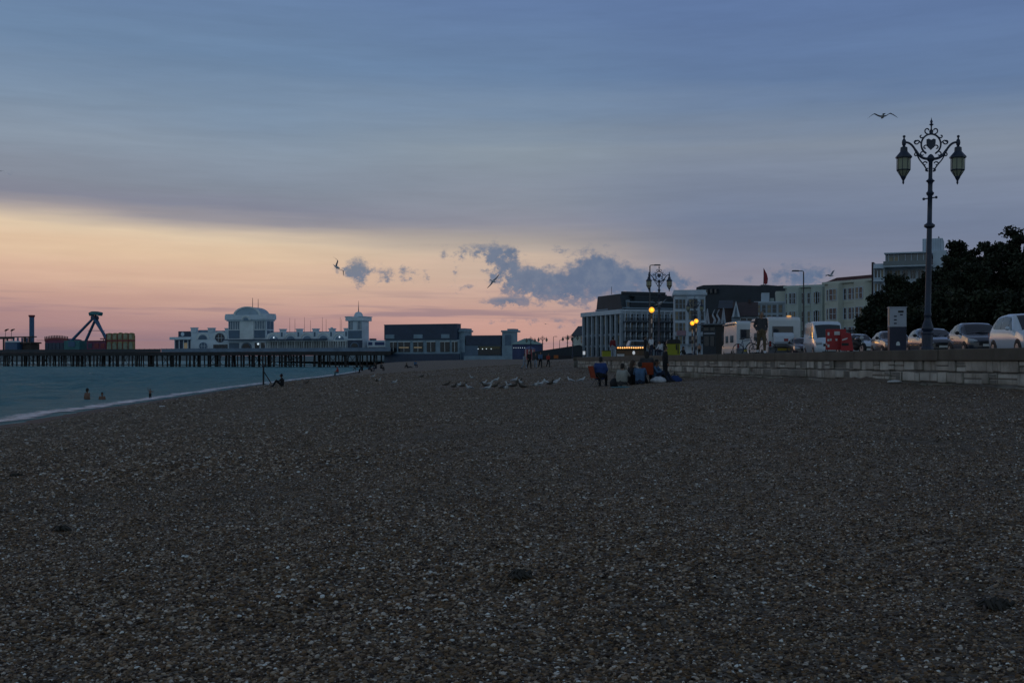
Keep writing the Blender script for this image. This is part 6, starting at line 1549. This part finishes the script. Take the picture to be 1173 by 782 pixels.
# ================================================================ people
M_SKIN = mat('skin', (0.32, 0.19, 0.13), .6, .1, 4); M_SKIN2 = mat('skin_tanned', (0.20, 0.11, 0.075), .6, .1, 4)
def cloth(n, c): return mat('cloth_' + n, c, .9, .25, 5, .15)
C_BLACK = cloth('black', (0.014, 0.015, 0.018)); C_NAVY = cloth('navy', (0.02, 0.028, 0.055)); C_BLUE = cloth('royal_blue', (0.022, 0.055, 0.19)); C_LBLUE = cloth('light_blue', (0.075, 0.15, 0.27)); C_GREY = cloth('pale_grey', (0.33, 0.33, 0.30)); C_DGREY = cloth('dark_grey', (0.05, 0.05, 0.055))
C_WHITE = cloth('white', (0.60, 0.62, 0.66)); C_RED = cloth('dark_red', (0.16, 0.018, 0.024)); C_BRED = cloth('bright_red', (0.36, 0.04, 0.03)); C_KHAKI = cloth('khaki', (0.10, 0.075, 0.045)); C_YEL = cloth('yellow', (0.35, 0.36, 0.03)); C_TEAL = cloth('teal', (0.05, 0.15, 0.18)); C_JEANS = cloth('pale_jeans', (0.25, 0.29, 0.35)); C_ORANGE = cloth('orange', (0.30, 0.05, 0.018))
M_HAIR = mat('hair_dark', (0.014, 0.011, 0.009), .7, .3, 8); M_HAIRG = mat('hair_grey', (0.16, 0.15, 0.14), .7, .2, 8); M_HAIRB = mat('hair_brown', (0.05, 0.03, 0.018), .7, .3, 8)
JOBS = []
def capsule(q, a, b_, ra, rb, n=10):
    q.tube([a, b_], [ra, rb], n); q.ball(a, ra, n, 6); q.ball(b_, rb, n, 6)
POSE = {
 'stand': dict(pel=(0, 0, .93), che=(0, 0, 1.25), nec=(0, 0, 1.46), hea=(0, -.015, 1.60), sh=(.18, 0, 1.40), elL=(.235, .03, 1.13), haL=(.24, -.05, .88), elR=(-.235, .03, 1.13), haR=(-.24, -.05, .88), hp=.085, knL=(.10, -.01, .50), anL=(.11, .02, .08), knR=(-.10, -.01, .50), anR=(-.11, .02, .08), toe=-.15),
 'walk': dict(pel=(0, 0, .92), che=(0, -.02, 1.25), nec=(0, -.03, 1.45), hea=(0, -.06, 1.59), sh=(.18, -.02, 1.39), elL=(.24, .12, 1.15), haL=(.22, .10, .90), elR=(-.24, -.04, 1.13), haR=(-.22, -.22, .95), hp=.085, knL=(.09, -.17, .53), anL=(.08, -.24, .10), knR=(-.09, .03, .50), anR=(-.10, .33, .17), toe=-.15),
 'pockets': dict(pel=(0, 0, .92), che=(0, -.01, 1.25), nec=(0, -.02, 1.45), hea=(0, -.05, 1.59), sh=(.19, -.01, 1.39), elL=(.26, .08, 1.12), haL=(.19, -.08, .92), elR=(-.26, .08, 1.12), haR=(-.19, -.08, .92), hp=.085, knL=(.10, -.12, .51), anL=(.09, -.17, .09), knR=(-.09, .02, .50), anR=(-.10, .22, .13), toe=-.15),
 'ground': dict(pel=(0, 0, .13), che=(0, .03, .46), nec=(0, -.02, .67), hea=(0, -.06, .81), sh=(.18, .0, .61), elL=(.24, -.18, .42), haL=(.12, -.38, .44), elR=(-.24, -.18, .42), haR=(-.12, -.38, .44), hp=.10, knL=(.14, -.40, .46), anL=(.12, -.66, .08), knR=(-.14, -.40, .44), anR=(-.12, -.62, .08), toe=-.15),
 'lean': dict(pel=(0, 0, .12), che=(0, .14, .42), nec=(0, .20, .62), hea=(0, .17, .76), sh=(.18, .17, .57), elL=(.26, .38, .34), haL=(.24, .42, .06), elR=(-.26, .38, .34), haR=(-.24, .42, .06), hp=.10, knL=(.12, -.43, .26), anL=(.11, -.83, .08), knR=(-.12, -.43, .24), anR=(-.11, -.83, .08), toe=-.10),
 'chair': dict(pel=(0, 0, .46), che=(0, -.02, .80), nec=(0, -.07, 1.01), hea=(0, -.13, 1.14), sh=(.20, -.03, .95), elL=(.27, -.14, .70), haL=(.16, -.36, .58), elR=(-.27, -.14, .70), haR=(-.16, -.36, .58), hp=.10, knL=(.14, -.42, .50), anL=(.14, -.45, .08), knR=(-.14, -.42, .50), anR=(-.14, -.45, .08), toe=-.15),
 'bend': dict(pel=(0, .05, .88), che=(0, -.16, 1.13), nec=(0, -.32, 1.26), hea=(0, -.42, 1.33), sh=(.18, -.27, 1.22), elL=(.22, -.36, .96), haL=(.20, -.46, .75), elR=(-.22, -.36, .96), haR=(-.20, -.46, .75), hp=.085, knL=(.10, -.02, .49), anL=(.11, .04, .08), knR=(-.10, -.04, .49), anR=(-.11, .02, .08), toe=-.15),
 'arm_up': dict(pel=(0, 0, .93), che=(0, 0, 1.25), nec=(0, 0, 1.46), hea=(0, -.015, 1.60), sh=(.18, 0, 1.40), elL=(.34, -.02, 1.22), haL=(.46, -.05, 1.38), elR=(-.30, -.02, 1.58), haR=(-.30, -.04, 1.84), hp=.085, knL=(.10, -.05, .50), anL=(.11, .02, .08), knR=(-.10, -.01, .50), anR=(-.11, .02, .08), toe=-.15),
}
def person(loc, rz, pose, label, top, legs, hair=M_HAIR, H=1.72, skin=M_SKIN, sleeves=True, shorts=False, shoes=C_BLACK, group=None, face=False, longhair=False, hood=None, bulk=1.0):
    t = thing('person', loc, label, 'person', group, rz); k = H / 1.72; t.scale = (k, k, k)
    J = {n: (Vector(v) if hasattr(v, '__len__') else v) for n, v in POSE[pose].items()}
    shL, shR = J['sh'], Vector((-J['sh'].x, J['sh'].y, J['sh'].z)); hp = J['hp']
    hL, hR = J['pel'] + Vector((hp, 0, -.02)), J['pel'] + Vector((-hp, 0, -.02))
    def torso(q, g):
        for s in (-1, 1):
            o_ = Vector((s * .075, 0, 0)); capsule(q, J['pel'] + o_, J['che'] + o_ * 1.1, .100 * bulk + g, .105 * bulk + g); capsule(q, J['che'] + o_ * 1.1, (shL if s > 0 else shR) * .62 + J['nec'] * .38 - Vector((0, 0, .05)), .105 * bulk + g, .07 + g)
        capsule(q, shL - Vector((.03, 0, .02)), shR + Vector((.03, 0, -.02)), .058 + g, .058 + g)
    def arms(q, g, full=True):
        for sh, el_, ha in ((shL, J['elL'], J['haL']), (shR, J['elR'], J['haR'])):
            capsule(q, sh, el_, .050 + g, .038 + g)
            if full: capsule(q, el_, el_.lerp(ha, .92), .038 + g, .027 + g)
    def legs_(q, g, full=True, hem=.97):
        for h_, kn, an in ((hL, J['knL'], J['anL']), (hR, J['knR'], J['anR'])):
            capsule(q, h_, kn, .085 + g, .055 + g)
            if full: capsule(q, kn, kn.lerp(an, .35), .055 + g, .052 + g); capsule(q, kn.lerp(an, .35), kn.lerp(an, hem), .052 + g, .038 + g)
    q = MB(); torso(q, -.012); arms(q, 0); legs_(q, 0)
    capsule(q, J['nec'] - Vector((0, 0, .06)), J['hea'] - Vector((0, -.01, .03)), .055, .05)
    q.ball(J['hea'], (.076, .092, .115), 14, 10); q.ball(J['hea'] + Vector((0, -.035, -.065)), (.05, .05, .05), 10, 8)
    ex = MB()
    for ha, el_, s in ((J['haL'], J['elL'], 1), (J['haR'], J['elR'], -1)):
        d = (ha - el_).normalized(); q.tube([el_.lerp(ha, .9), ha, ha + d * .075], [.026, .034, .030], 8); q.ball(ha + d * .07, .028, 8, 6)
        side = d.cross(Vector((s, 0.2, 0))).normalized()
        curl_ = Vector((-s * .6, -.2, 0))
        for i, ln in enumerate((.062, .07, .066, .052)):
            b0 = ha + d * .08 + side * ((i - 1.5) * .017); b1 = b0 + d * ln * .55; b2 = b1 + (d * .75 + curl_ * .6).normalized() * ln * .6; ex.tube([b0 - d * .03, b0, b1, b2], [.009, .0095, .0085, .0065], 6)
        b0 = ha + d * .02 - side * .03; ex.tube([b0, b0 + (d - side).normalized() * .035, b0 + (d * 1.5 - side * .6).normalized() * .075], [.012, .011, .008], 6)
    for an in (J['anL'], J['anR']): capsule(q, an, an + Vector((0, J['toe'] * .7, -.045)), .04, .032)
    ex.tube([J['hea'] + Vector((0, -.085, .02)), J['hea'] + Vector((0, -.112, -.025)), J['hea'] + Vector((0, -.088, -.038))], [.010, .018, .013], 8)
    for s in (-1, 1): ex.ball(J['hea'] + Vector((s * .077, .005, -.01)), (.012, .022, .032), 8, 6)
    JOBS.append((q, ex, 'body', [skin], t, .020))
    if top:
        q = MB(); torso(q, .010); arms(q, .014, sleeves)
        if hood: q.ball(J['hea'] + Vector((0, .03, .01)), (.105, .105, .135), 12, 8)
        JOBS.append((q, None, 'jacket' if sleeves else 'shirt', [top], t, .022))
    if legs:
        q = MB(); capsule(q, J['pel'] + Vector((-.07, 0, .03)), J['pel'] + Vector((.07, 0, .03)), .118 * bulk, .118 * bulk); legs_(q, .018, not shorts)
        JOBS.append((q, None, 'shorts' if shorts else 'trousers', [legs], t, .022))
    if shoes:
        for an in (J['anL'], J['anR']):
            q = MB(); q.tube([an + Vector((0, .055, -.03)), an + Vector((0, 0, -.02)), an + Vector((0, J['toe'] * .7, -.045)), an + Vector((0, J['toe'] * 1.05, -.055))], [.038, .052, .045, .024], 10); q.build('shoe', shoes, t, smooth=1)
    if not hood:
        q = MB(); c = J['hea'] + Vector((0, .016, .022)); n, m_ = 16, 8; vs, fs = [], []
        for i in range(m_ + 1):
            ph = PI * .5 * i / m_
            for j in range(n):
                a = 2 * PI * j / n; back = .5 + .5 * math.sin(a)
                lowz = -(.03 + .10 * back) if ph == 0 else 0
                vs.append((c.x + .084 * math.cos(ph) * math.cos(a), c.y + .096 * math.cos(ph) * math.sin(a), c.z + .108 * math.sin(ph) + (lowz if i == 0 else 0)))
        for i in range(m_):
            for j in range(n): fs.append((i * n + j, i * n + (j + 1) % n, (i + 1) * n + (j + 1) % n, (i + 1) * n + j))
        q.add(vs, fs)
        if longhair: q.tube([c + Vector((0, .05, .03)), c + Vector((0, .085, -.10)), c + Vector((0, .10, -.30))], [.085, .095, .05], 10, sq=(1, .6))
        q.build('hair', hair, t, smooth=1)
    if face:
        for s in (-1, 1):
            q = MB(); q.ball(J['hea'] + Vector((s * .031, -.079, .012)), (.013, .010, .009), 8, 6); q.build('eye', M_BLKPL, t)
        q = MB(); q.tube([J['hea'] + Vector((-.022, -.082, -.066)), J['hea'] + Vector((0, -.088, -.064)), J['hea'] + Vector((.022, -.082, -.066))], [.004, .007, .004], 6); q.build('mouth', mat('lips', (0.2, 0.08, 0.07), .6), t)
    return t
def run_jobs():
    tmp = []
    for q, ex, nm, ms, par, vox in JOBS:
        o = q.build('tmp', ms); md = o.modifiers.new('r', 'REMESH'); md.mode = 'VOXEL'; md.voxel_size = vox
        m2 = o.modifiers.new('s', 'SMOOTH'); m2.factor = .5; m2.iterations = 4; tmp.append(o)
    dg = bpy.context.evaluated_depsgraph_get()
    for o, (q, ex, nm, ms, par, vox) in zip(tmp, JOBS):
        me = bpy.data.meshes.new_from_object(o.evaluated_get(dg)); me.name = nm
        if ex:
            bm = bmesh.new(); bm.from_mesh(me)
            vs = [bm.verts.new(v) for v in ex.v]
            for f_ in ex.f: bm.faces.new([vs[i] for i in f_])
            bmesh.ops.recalc_face_normals(bm, faces=bm.faces); bm.to_mesh(me); bm.free()
        if not me.materials: me.materials.append(ms[0])
        me.polygons.foreach_set('use_smooth', [True] * len(me.polygons)); me.polygons.foreach_set('material_index', [0] * len(me.polygons))
        n = bpy.data.objects.new(nm, me); COL.objects.link(n); n.parent = par
    for o in tmp:
        me = o.data; bpy.data.objects.remove(o); bpy.data.meshes.remove(me)
GP, GF, GS = 'picnic group on the shingle by the wall', 'people far along the waterline', 'people on the promenade'
def gp(px, py, dz=-.01): v = hit(px, py); return (v.x, v.y, v.z + dz)
def pp(px, D): return (PX(px, D), D, PROM)
# promenade
person(pp(872, 48.2), R(4), 'pockets', 'man strolling along the wall top in a dark open jacket and khaki trousers', C_DGREY, C_KHAKI, M_HAIRG, 1.80, shoes=C_WHITE, group=GS, face=True, bulk=.86)
person(pp(702, 97), R(150), 'stand', 'person in a dark red top and pale jeans standing above the picnic group', C_RED, C_JEANS, H=1.72, group=GS, shoes=C_WHITE)
person(pp(746, 79), R(30), 'stand', 'person in a white shirt by the lamp standard, left of the yellow cabin', C_WHITE, C_NAVY, H=1.4, group=GS, sleeves=False)
person(pp(757, 80), R(-60), 'chair', 'seated person in a pale top just behind the standing man', C_WHITE, C_NAVY, H=1.5, group=GS)
person(pp(739, 81), R(100), 'stand', 'dark-clothed person left of the white-shirted one', C_BLACK, C_BLACK, H=1.45, group=GS)
person(pp(785, 90), R(60), 'lean', 'dark figure sitting on the wall top right of the yellow cabin', C_BLACK, C_NAVY, H=1.6, group=GS)
person(pp(801, 84), R(-20), 'stand', 'bare-chested child standing below the paired beacons', None, C_BLACK, H=.95, group=GS, skin=M_SKIN, shorts=True)
# picnic group (most with their backs to the viewer)
CH = []
def camp_chair(loc, rz, label):
    t = thing('camping_chair', loc, label, 'chair', 'camping chairs of the picnic group', rz)
    q = MB(); q.prismx([(-.24, .42), (.24, .38), (.24, .40), (-.24, .44)], -.24, .24); q.build('seat', C_ORANGE, t)
    q = MB(); q.prismx([(.23, .40), (.36, .92), (.385, .91), (.255, .395)], -.26, .26); q.build('backrest', C_ORANGE, t)
    for s in (-1, 1):
        q = MB(); q.tube([(s * .27, -.25, 0), (s * .27, .26, .62)], .012, 6); q.tube([(s * .27, .27, 0), (s * .27, -.25, .60)], .012, 6); q.tube([(s * .27, .24, .40), (s * .28, .38, .93)], .012, 6); q.build('leg_frame', M_GALV, t)
        q = MB(); q.bb(s * .27 - .03, s * .27 + .03, -.27, .22, .605, .625); q.build('armrest', C_BLACK, t)
    return t
a = gp(686, 442.5); camp_chair((a[0] - .02, a[1] + .06, a[2]), R(112), 'orange camping chair under the person in the blue jacket')
person((a[0] + .05, a[1] - .05, a[2]), R(160), 'chair', 'person in a royal blue jacket hunched in an orange camping chair, seen from behind', C_BLUE, C_BLACK, H=1.82, group=GP, bulk=1.75)
b_ = gp(712.5, 442); person(b_, R(150), 'ground', 'person in a pale grey jacket sitting on the shingle, seen from behind', C_GREY, C_DGREY, H=1.85, group=GP, bulk=1.5)
c_ = gp(724, 440); person(c_, R(120), 'ground', 'dark-clothed person between the pale grey and light blue tops', C_BLACK, C_BLACK, M_HAIRB, 2.0, bulk=1.2, group=GP, longhair=True)
d_ = gp(733, 440); person(d_, R(170), 'ground', 'person in a light blue top among the picnic group', C_LBLUE, C_NAVY, M_HAIR, 1.85, group=GP)
e_ = gp(742, 438.6); camp_chair(e_, R(170), 'orange camping chair right of the light blue top, its back to the viewer')
person((e_[0] - .05, e_[1] - .05, e_[2]), R(172), 'chair', 'tall-haired dark person in the second orange camping chair', C_DGREY, C_BLACK, M_HAIR, 1.95, group=GP, longhair=True)
f_ = gp(751, 437.6); person(f_, R(60), 'ground', 'person in a pale blue patterned top sitting beside the white cloth', C_LBLUE, C_NAVY, M_HAIR, 1.9, group=GP)
g_ = gp(762, 437.6); person(g_, R(100), 'stand', 'man in dark clothes standing at the right of the picnic group', C_BLACK, C_BLACK, M_HAIR, 1.63, group=GP)
def lump(name, loc, size, m, label, cat, seed, part):
    rs = random.Random(seed); t = thing(name, loc, label, cat)
    q = MB(); q.ball((0, 0, size[2] * .45), size, 16, 10)
    q.v = [(x * (1 + .16 * noise.noise(Vector((x * 5, y * 5, seed)))), y * (1 + .16 * noise.noise(Vector((x * 5 + 9, y * 5, seed)))), max(0.0, z * (1 + .3 * noise.noise(Vector((x * 6, y * 6, seed + 3)))))) for x, y, z in q.v]
    q.build(part, m, t, smooth=1)
    return t
l_ = lump('picnic_cloth', gp(754, 437.8), (.36, .25, .18), C_WHITE, 'crumpled white cloth on the shingle beside the standing man', 'cloth', 2, 'folds')
l_ = lump('holdall', gp(772.5, 437.4), (.36, .2, .20), C_BLUE, 'blue holdall lying right of the standing man', 'bag', 3, 'bag_body')
q = MB(); q.tube([(-.2, -.05, .22), (-.12, -.05, .36), (.12, -.05, .36), (.2, -.05, .22)], .018, 6); q.build('strap', C_NAVY, l_)
l_ = lump('rucksack', gp(705, 442), (.26, .2, .24), C_BLACK, 'black rucksack left of the person in the pale grey jacket', 'bag', 4, 'bag_body')
q = MB(); q.tube([(-.06, 0, .40), (-.04, 0, .48), (.04, 0, .48), (.06, 0, .40)], .014, 6); q.build('handle', C_DGREY, l_)
l_ = lump('picnic_mat', gp(713, 444), (.5, .25, .05), C_TEAL, 'pale teal mat under the person in the pale grey jacket', 'mat', 5, 'folds')
# waterline people
person(gp(323, 442.8), R(-75), 'ground', 'lone dark-clothed person sitting by the waterline near the slanting post', C_BLACK, C_BLACK, hood=True, H=1.95, bulk=1.25, skin=M_SKIN2, group=GF)
person(gp(379, 430.2), R(-70), 'chair', 'seated person in dark top with a bright yellow lap, left of a pair', C_BLACK, C_YEL, H=1.75, group=GF)
person(gp(387, 430.0), R(-60), 'chair', 'seated person in a red hooded top, right of the yellow-lapped one', C_BRED, C_TEAL, hood=True, H=1.75, group=GF)
person(gp(397, 427.6), R(40), 'stand', 'small child in bright red standing near the pier piles', C_BRED, C_BRED, H=.95, group=GF)
person(gp(407.5, 427.4), R(-90), 'bend', 'person bending over near the pier, right of the child in red', C_DGREY, C_JEANS, H=1.25, group=GF)
person(gp(415, 427), R(-100), 'chair', 'dark figure seated right of the bending person', C_BLACK, C_BLACK, H=1.8, group=GF)
person(gp(422.5, 426), R(120), 'chair', 'dark figure in the middle of the far seated group', C_NAVY, C_BLACK, H=1.6, group=GF)
person(gp(430.5, 425), R(-40), 'chair', 'dark figure, second from the right of the far seated group', C_BLACK, C_NAVY, H=1.9, group=GF)
person(gp(436.5, 424.6), R(60), 'chair', 'dark figure at the right end of the far seated group', C_DGREY, C_BLACK, H=1.9, group=GF)
person(gp(467, 421.5), R(80), 'lean', 'dark person lying back on the far shingle below the navy hall', C_BLACK, C_BLACK, H=1.8, group=GF)
person(gp(475.5, 421), R(40), 'chair', 'person in a pale blue top sitting on the far shingle below the navy hall', C_LBLUE, C_NAVY, M_HAIRB, H=1.8, group=GF)
for px, py, top, lg, lab, H in ((600.5, 418, C_JEANS, C_JEANS, 'walker in pale clothes on the far shingle by the striped kiosk', 1.45), (606.2, 418, C_BLACK, C_BLACK, 'walker in black striding right of the pale walker', 1.6), (613.5, 417.4, C_DGREY, C_JEANS, 'grey-topped walker left of the far pair', 1.4), (619, 417, C_LBLUE, C_BLACK, 'blue-topped walker nearest the dark shelter', 1.5), (628, 416, C_BRED, C_BLACK, 'distant person in a red top before the dark shelter', 1.3)):
    v = hit(px, py); v.y = min(v.y, 105); D = min(v.y, 112); person((PX(px, D), D, gz(PX(px, D), D)), R(random.uniform(-60, 60)), 'walk', lab, top, lg, H=H, group='walkers on the far shingle')
# bathers
def sea_at(px, py): D = EYE * F / (py - CY); return PX(px, D), D
x, y = sea_at(100, 456.5); person((x, y, -1.08), R(150), 'stand', 'bather standing waist-deep in the sea', None, C_NAVY, H=1.75, skin=M_SKIN2, shorts=True, shoes=None, group='bathers')
x, y = sea_at(117, 457); person((x, y, -1.02), R(30), 'stand', 'bather with only head and shoulders above the water', None, C_BLACK, H=1.45, skin=M_SKIN2, shorts=True, shoes=None, group='bathers')
x, y = sea_at(172, 456.5); person((x, y, -.14), R(20), 'arm_up', 'child with a raised arm paddling at the edge of the sea', None, C_BLACK, H=.78, skin=M_SKIN2, shorts=True, shoes=None, group='bathers')
run_jobs()

# ================================================================ gulls
M_GW = mat('gull_white', (0.56, 0.58, 0.60), .7, .08, 8); M_GG = mat('gull_grey', (0.20, 0.22, 0.25), .7, .12, 8); M_GB = mat('gull_brown', (0.075, 0.062, 0.050), .8, .35, 9); M_GBK = mat('gull_black', (0.015, 0.015, 0.016), .6); M_BEAK = mat('gull_beak', (0.42, 0.26, 0.05), .5); M_GLEG = mat('gull_leg', (0.30, 0.17, 0.14), .6)
GFLOCK = 'gulls standing on the shingle'
def gull_meshes(brown):
    bodym = M_GB if brown else M_GW
    def body(stand=True):
        q = MB()
        if stand: pts = [(0, .25, .20), (0, .15, .225), (0, .03, .245), (0, -.09, .265), (0, -.155, .315), (0, -.175, .365), (0, -.19, .40), (0, -.225, .415), (0, -.265, .41)]; rr = [.012, .045, .080, .078, .052, .036, .042, .034, .012]
        else: pts = [(0, .27, 0), (0, .20, 0), (0, .10, 0), (0, -.02, -.01), (0, -.12, .0), (0, -.19, .015), (0, -.235, .02), (0, -.275, .015)]; rr = [.03, .04, .062, .075, .06, .042, .040, .012]
        q.tube(pts, rr, 10); hz = pts[-1]
        q.tube([hz, (hz[0], hz[1] - .03, hz[2] - .003), (hz[0], hz[1] - .052, hz[2] - .016)], [.013, .011, .004], 6, m=1)
        if not stand: q.prismz([(-.03, .25), (.03, .25), (.075, .39), (0, .40), (-.075, .39)], -.006, .006)
        else: q.add([(-.035, .24, .245), (.035, .24, .245), (.03, .29, .205), (-.03, .29, .205), (-.035, .24, .23), (.035, .24, .23), (.03, .29, .197), (-.03, .29, .197)], [(0, 1, 2, 3), (7, 6, 5, 4), (0, 4, 5, 1), (1, 5, 6, 2), (2, 6, 7, 3), (3, 7, 4, 0)])
        return q
    return body, bodym
def make_gull(loc, rz, brown, label, protos={}):
    if brown in protos: return dup(protos[brown], loc, rz, label)
    t = thing('gull', loc, label, 'gull', GFLOCK, rz); body, bm_ = gull_meshes(brown)
    body().build('body', [bm_, M_GBK if brown else M_BEAK], t, smooth=1)
    for s in (-1, 1):
        q = MB(); q.tube([(s * .055, -.10, .275), (s * .078, .02, .262), (s * .062, .14, .238), (s * .02, .27, .215)], [.02, .058, .048, .010], 8, sq=(.4, 1) if False else (1, .55)); q.build('wing', M_GB if brown else M_GG, t, smooth=1)
        q = MB(); q.tube([(s * .03, .02, .19), (s * .032, .03, .005)], .008, 5); q.prismz([(s * .032 - .03, -.05), (s * .032 + .03, -.05), (s * .032, .04)], 0, .008); q.build('leg', M_GLEG, t)
        q = MB(); q.ball((s * .033, -.215, .418), .007, 6, 4); q.build('eye', M_GBK, t)
    protos[brown] = t
    return t
FL = [(511.5, 444.5, 1, 'brown gull at the left end of the flock'), (520, 447, 1, 'brown gull crouching left of the tall white gull'), (525.5, 445.5, 0, 'tall white-headed gull in the left part of the flock'), (530.6, 446, 1, 'brown gull just right of the tall white gull'), (538, 449, 0, 'white gull nearest the viewer in the left part of the flock'),
      (540.8, 436, 0, 'lone pale gull standing well behind the flock'), (553.6, 443, 0, 'grey-backed gull at the left of the middle bunch'), (556, 446, 1, 'brown gull at the left of the middle bunch'), (558, 450, 0, 'white gull lowest in the middle bunch'), (560.6, 444, 0, 'white gull with raised head in the middle bunch'), (567.6, 439.5, 0, 'white gull at the back of the middle bunch'), (566.7, 447, 1, 'brown gull right of the white gulls in the middle bunch'),
      (577, 448.5, 1, 'brown gull just left of the foremost white gull'), (579.7, 450, 0, 'foremost white gull at the centre of the flock'), (583.6, 446, 0, 'white gull right behind the foremost one'), (588, 447, 1, 'brown gull facing the right bunch'), (589, 439.5, 0, 'white gull at the back, right of centre'), (594, 441, 1, 'brown gull behind the right of centre'), (597, 443, 0, 'grey-backed gull next to two brown ones'), (598.6, 448, 1, 'brown gull low at the right of centre'),
      (613.6, 446, 0, 'white gull at the left of the right bunch'), (618.3, 445, 0, 'grey-backed gull second in the right bunch'), (626, 442.5, 0, 'white gull at the middle of the right bunch'), (630.5, 444, 1, 'brown gull within the right bunch'), (635, 443.5, 0, 'white gull near the right end of the bunch'), (637.8, 441, 0, 'white gull at the right end of the bunch'), (653.7, 440, 0, 'white gull apart from the flock, left of two near the orange chair'), (665.8, 440, 0, 'white gull closest to the orange chair'),
      (427, 433.5, 0, 'white gull alone, upper of three on the left shingle'), (431.6, 439.5, 1, 'brown gull beside a white one on the left shingle'), (435, 438.5, 0, 'white gull beside the brown one on the left shingle'), (451.4, 441.5, 0, 'white gull alone between the left three and the flock'), (351, 441, 1, 'dark gull on the shingle right of the lone seated person'), (306, 443.6, 0, 'white gull at the tide line left of the lone seated person'), (483, 434, 1, 'dark gull alone far behind the flock')]
for px, py, br, lab in FL:
    v = hit(px, py); o = make_gull((v.x, v.y, v.z + .002), R(random.choice([90, -90, 60, -60, 120, -130, 30]) + random.uniform(-25, 25)), bool(br), lab + ' on the beach' if len(lab.split()) < 12 else lab)
    o.scale = (.88, .88, .88)
def flying(px, py, span_px, rot, label, up=.35, droop=.3, brown=False):
    D = 1.32 * F / span_px; c = P(px, py, D); t = thing('flying_gull', c, label, 'gull', 'gulls in flight')
    t.rotation_euler = tuple(R(a) for a in rot); body, bm_ = gull_meshes(brown)
    body(False).build('body', [bm_, M_BEAK], t, smooth=1)
    for s in (-1, 1):
        n = 14; vs, fs, mi = [], [], []
        for i in range(n + 1):
            u = i / n; xx = .04 + .64 * u; z = up * .42 * math.sin(min(1, u / .5) * PI / 2) * min(1, u * 2) - droop * max(0, u - .42) ** 1.35 * .9
            lead = -.07 - .07 * math.sin(min(1, u / .45) * PI / 2) + .26 * max(0, u - .42) ** 1.4; ch = .20 * (1 - u ** 2.2) * (1 - .25 * math.sin(u * PI)) + .015
            th = .018 * (1 - u) + .004
            vs += [(s * xx, lead, z), (s * xx, lead + ch * .4, z + th), (s * xx, lead + ch, z), (s * xx, lead + ch * .4, z - th * .4)]
        for i in range(n):
            for k in range(4): fs.append((i * 4 + k, i * 4 + (k + 1) % 4, (i + 1) * 4 + (k + 1) % 4, (i + 1) * 4 + k)); mi.append(1 if i >= n - 3 else 0)
        fs += [(0, 1, 2, 3), tuple(n * 4 + k for k in (3, 2, 1, 0))]; mi += [0, 1]
        q = MB(); q.add(vs, fs); q.mi = mi; q.build('wing', [M_GB if brown else M_GG, M_GBK], t, smooth=1)
    return t
flying(1011, 133.5, 33, (8, 0, 172), 'gull gliding with arched wings high up beside the tall lamp standard', .42, .62)
flying(386, 306, 27, (30, 48, 60), 'gull banking steeply in front of the left cloud fragment', .5, .3)
flying(565, 322, 22, (25, -48, 20), 'gull gliding with slanted wings below the big cloud', .06, .05)
flying(755.5, 347.5, 31, (-8, -6, 20), 'white gull flying past the lone amber beacon', .42, .25)
flying(951, 315.5, 20, (10, -24, 40), 'gull with lifted wings above the red-roofed terrace', .55, .15)
flying(103, 427.5, 9, (20, 50, 30), 'small gull skimming low over the sea', .3, .2)
flying(229, 448.5, 13, (35, 12, 70), 'gull fluttering down at the tide line', .6, .1)
flying(625, 371, 7, (5, 10, 20), 'tiny far gull in the sky over the marquee', .3, .2)
flying(1, 196, 9, (5, 10, 20), 'tiny gull at the left edge of the sky', .3, .2)

# ================================================================ small things lying on the beach
def scrap(px, py, sz, label):
    v = hit(px, py); t = thing('plastic_scrap', (v.x, v.y, v.z + .02), label, 'litter', 'pale scraps on the beach')
    q = MB(); q.ball((0, 0, .03), (sz, sz * .6, sz * .22), 10, 6); q.v = [(x * (1 + .5 * noise.noise(Vector((x * 9, y * 9, px)))), y, z) for x, y, z in q.v]; q.build('film', M_SWHITE, t, smooth=.6)
scrap(185, 466.5, .16, 'pale crumpled scrap on the shingle near the tide line'); scrap(1025, 439, .22, 'pale crumpled scrap at the foot of the wall below the ticket machine')
M_WEED = mat('seaweed', (0.030, 0.024, 0.015), .6, .4, 6)
def weed(px, py, w, label):
    v = hit(px, py); t = thing('seaweed', (v.x, v.y, v.z), label, 'seaweed', 'dark seaweed scraps'); rs = random.Random(int(px)); q = MB()
    for k in range(60):
        a = rs.uniform(0, 6.28); r0 = w * rs.random() ** .7; x, y = r0 * math.cos(a), r0 * math.sin(a) * .7; b_ = rs.uniform(0, 6.28); l_ = rs.uniform(.02, .05)
        q.tube([(x, y, .01), (x + l_ * math.cos(b_), y + l_ * math.sin(b_), rs.uniform(.015, .05)), (x + 1.8 * l_ * math.cos(b_ + .5), y + 1.8 * l_ * math.sin(b_ + .5), .012)], [.006, .012, .003], 5)
    q.build('fronds', M_WEED, t)
weed(17, 546, .065, 'dark scrap of seaweed at the left edge of the shingle'); weed(597, 662, .04, 'dark scrap of seaweed at the middle of the near shingle'); weed(1143, 697, .045, 'dark scrap of seaweed at the lower right of the shingle'); weed(72, 608, .035, 'smaller dark scrap of seaweed at the lower left')
